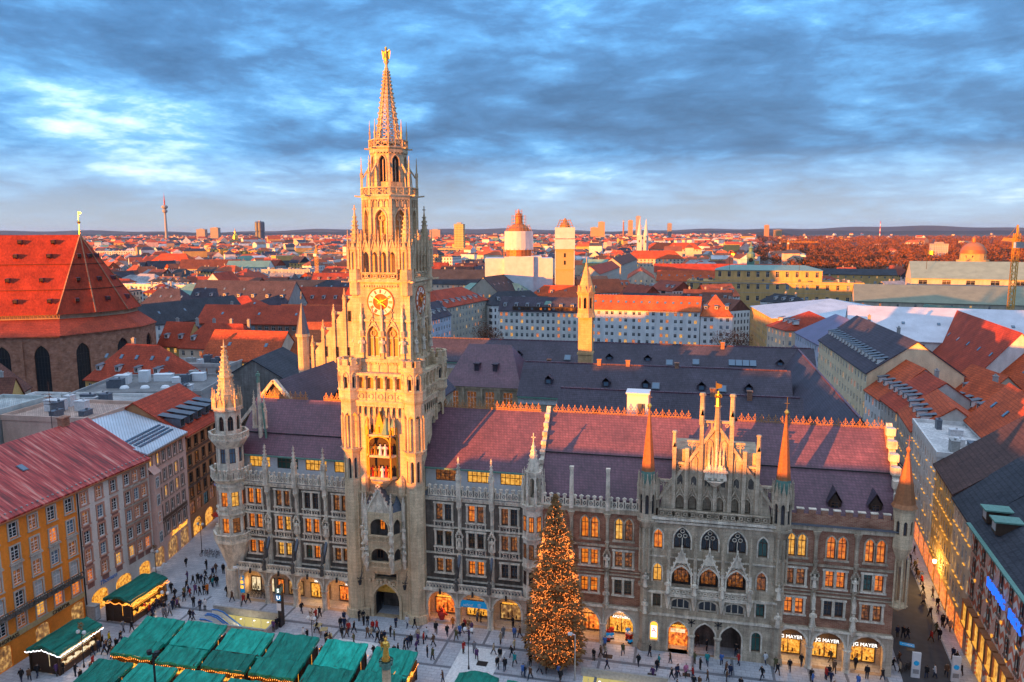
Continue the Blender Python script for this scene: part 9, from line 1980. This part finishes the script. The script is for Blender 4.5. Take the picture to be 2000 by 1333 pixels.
PEOPLE = '-39.6,8.3,k -35.5,8.1,k -33.2,7.3,b -36.1,3.9,p -34.3,2.8,k -34,0.8,k -33.7,3.2,k -33,3.1,n -32.3,3,k -32,3.3,b -31.6,3.6,k -30.7,2.8,t -30.2,3.2,k -33.5,5,k -32.7,5.8,n -30.9,-0.2,k -30.4,0.2,k -29.9,0.3,o -32.1,-2.4,k -31.7,-4.3,e -32.6,-4.1,k -29.4,-3.8,k -27.9,-4.4,n -27.2,-4.2,w -27.5,-7.3,k -26.9,-7.4,n -26.6,0.5,k -24.8,-0.9,b -22.5,-1.4,r -22.1,-0.8,k -31.8,7.3,k -34.5,-4.3,b -31.2,-6.9,g -35.3,-7,r -34.4,-7.2,r -34.2,-6.7,k -34.4,-15.3,y -32.9,-17.9,n -34.6,-12.3,g -33.5,-12,k -31,-18.5,b -12.7,-1.6,k -9.6,-3,r -9.3,-2.5,k -7.8,-6.3,k -5.3,-2.7,n -5,-4.5,k -4.4,-4.5,n -3.3,-5.5,r -3.6,-6.9,k -3.1,-6.6,b -3.3,-2,k -2.1,-3,k -0.2,-4.2,r -0.2,-6,b 1.7,-7,k 2.2,-6.8,n -8.7,-8.5,w -8.1,-8.4,k -5.1,-8.8,k -4.5,-8.7,b 2.6,-10.3,k -13.9,-7.5,p -13.8,-6.7,k -34.9,-2.8,k -34.5,-5.5,n -2.1,-2.9,k -3.2,-1.9,k -0.1,-4.3,r -0.2,-5.9,e 1.8,-7,k 2,-6.5,n 2.8,-5,k 3.7,-5.8,v 2.6,-2.5,n 4.2,-2.1,w 5.3,-2.1,k 6.5,-6.8,k 8.8,-2.9,k 10.6,-0.8,o 12.4,-0.8,r 12.1,-4,v 14,-6.8,r 10.5,-9.3,v 5.3,-9.8,k 5.7,-9.4,k 6,-7.9,k 6.3,-7.4,n 7.3,-11.8,n 7.8,-10.8,k 6.9,-14.2,k 8.2,-14.3,k 13.4,-13.7,b 2.7,-10.4,k 19,1.1,k 19.8,-1.5,u 20,-1.3,b 20.5,-4.5,c 21.9,-3.9,k 20.5,-6.2,k 19.3,-9.2,k 20.4,-9.6,k 23,-10.3,u 22.6,-10.2,k 23.4,-7.7,k 24,-10.7,b 25.7,-8.7,k 24.9,-7.4,g 27.4,-7.8,u 27.8,-10.3,k 13.5,1.7,g 14.1,1.6,k 32.1,-3.7,b 34.9,-2.5,v 38.4,-2.1,k 37.1,-4.6,k 33.2,-6.3,n 44.2,-2.4,v 45.8,-2.4,t 49.8,-1.5,r 48.1,-4,b 48.6,-4.5,n 53.2,-0.5,w 52.5,-4.1,k 54.9,-0.1,k 54.5,-2.6,k 56.1,-1.4,k 57.7,0.1,k 61.6,2,k 64.4,0.9,k 49.6,0.7,k 45.8,1.1,k 44.6,1.9,k 42.1,-5.8,r 43.1,-5.7,i 44,-5.9,r 41.4,-6.7,k 42,-6.2,n 45.8,-6.1,b 58.5,-3.1,k 60.3,-2.4,r 60.8,-1.9,k 61.6,-0.6,b 69.1,1.9,k 69.8,1.3,e 70.3,3.8,b 71.7,10.6,n 72.4,10.5,k 67.2,-1.1,k 72.4,10.5,k 75.9,10.4,r 77.1,10.9,k 78.6,14.8,k 79.1,14.4,n 77.6,17.1,k 78.1,22.1,k 79.5,31.4,k 79.5,30.4,b 80.5,41.3,k 81.6,40.8,k 79.6,20.7,k 72.7,0.8,k 73.8,1.1,w 75.3,1.8,b 77.4,5.1,k 77.1,2.2,k 79.5,28.2,r 78.8,25.1,k -35.5,-16.8,k -34.2,-17.5,n -34.8,-16.1,k -33.3,-17.1,b -34.2,-18.5,k -32.1,-17.8,k -30.5,-18.1,o -38.5,-25.5,k -37.7,-25.1,b -37.3,-24.3,k -35.2,-23.4,p -34.8,-22.9,k -35.8,-0.5,k -33.9,-2.1,k -34.3,-4.7,b -37.4,-8.5,k -35.3,-8.6,k'
def people():
    rng = random.Random(21); L_ = []
    for t in PEOPLE.split():
        x, y, c = t.split(','); x = float(x); y = float(y)
        if any(abs(x-px_) < .45 and abs(y-py_) < .35 for px_, py_, _ in L_): x += .55
        if 4.2 < x-20 < 8.2 and -9.4 < y < -3.2 and math.hypot(x-26.4, y+6.3) < 1.9: y = -9.2
        L_.append((x, y, c))
    for k in range(64):      # shoppers crowding the aisles between the stalls
        x, y = ((rng.uniform(-29, 4), rng.uniform(-23.2, -22.0)) if k < 26 else (rng.uniform(-33.6, -31), rng.uniform(-24, -14)) if k < 38 else (rng.uniform(-33.8, -31.5), rng.uniform(-10, 0)) if k < 50 else (rng.uniform(-28, 3), rng.uniform(-12.9, -11.3)))
        if all(abs(x-q[0]) > .5 or abs(y-q[1]) > .4 for q in L_): L_.append((x, y, rng.choice('kkkknnbbgrvpe')))
    for k in range(90):      # passers-by along the facade and down the street
        x, y = (rng.uniform(-4, 68), rng.uniform(-9.5, -.9)) if k < 66 else (lambda q: (76.8+.055*q+rng.uniform(-.6, 1.8), q))(rng.uniform(4, 58))
        if 21 < x < 32 and y > -10.5 and k < 66 and math.hypot(x-26.4, y+6.3) < 4.2 or 29.8 < x < 41.6 and y < -7.6: continue
        if all(abs(x-q[0]) > .6 or abs(y-q[1]) > .5 for q in L_): L_.append((x, y, rng.choice('kkkkknnbbgrvpwute')))
    def zone(x, y):
        if x > 69: return 'in the side street' if y > 3 else 'near the info pylons'
        if x < -31: return 'by the inn corner' if y > -1 else 'beside the left tents'
        if y < -11.5: return 'among the stalls' if x < 12 else 'near the bottom edge'
        if x < -26: return 'left of the escalators'
        if x < -11: return 'near the escalator pit' if y < -2.5 else 'before the left arcade'
        if x < -4: return 'between pit and portal'
        if x < 6: return 'before the tower portal' if y > -7 else 'near the column'
        if x < 12: return 'before the café arch'
        if x < 21.5: return 'before the blue banner arch'
        if x < 31.5: return 'near the fir tree'
        if x < 38: return 'before the pharmacy'
        if x < 54.5: return 'before the cellar restaurant'
        return 'before the gold shop windows'
    keys = {}
    f_, c_ = CP, None
    def scr(x, y): d = Vector((x, y, 0))-CP; return d.dot(r2)/d.dot(fw)
    for i, (x, y, c) in enumerate(L_): keys.setdefault((c, zone(x, y)), []).append(i)
    ordn = ['first', 'second', 'third', 'fourth', 'fifth', 'sixth', 'seventh', 'eighth', 'ninth', 'tenth', 'eleventh', 'twelfth', 'thirteenth', 'fourteenth', 'fifteenth', 'sixteenth', 'seventeenth', 'eighteenth', 'nineteenth', 'twentieth']
    for (c, z), ids in keys.items():
        ids.sort(key=lambda i: scr(*L_[i][:2]))
        for k, i in enumerate(ids):
            x, y, _ = L_[i]; nm, col = PC[c]
            pose = rng.choice((0, 1, 0, 1, 2, 3, 4)); o = link('person', PM[pose])
            o.location = (x, y, .12 if x > 76.4 and y > 0 else .012); s = rng.uniform(.97, 1.12); o.scale = (s, s, s); o.rotation_euler = (0, 0, rng.choice((0, math.pi/2, -math.pi/2, math.pi))+rng.uniform(-.6, .6)); o.color = col
            act = ('walking', 'walking', 'standing', 'standing with hands together', 'strolling')[pose]
            tag(o, 'person in a %s coat %s %s' % (nm, act.split()[0], z)+(', %s from left' % (ordn[k] if k < 20 else ('twenty', 'thirty', 'forty')[(k-20)//10]+' '+ordn[k % 10]) if len(ids) > 1 else ''), 'person', 'people on the square')
people()
# ================================================================ haze
def haze():
    m = bpy.data.materials.new('haze_air'); m.use_nodes = True; t = m.node_tree; t.nodes.clear(); MAT['haze_air'] = m
    v = t.nodes.new('ShaderNodeVolumePrincipled'); v.inputs['Color'].default_value = (.36, .60, 1, 1); v.inputs['Density'].default_value = 1.5e-5; v.inputs['Anisotropy'].default_value = .1
    o = t.nodes.new('ShaderNodeOutputMaterial'); t.links.new(v.outputs[0], o.inputs['Volume'])
    b = MB(); b.box(-44000, -2900, -8, 44000, 44000, 330); tag(b.build('haze', 'haze_air'), 'thin blue evening haze over the far city', None, None, 'stuff')
haze()
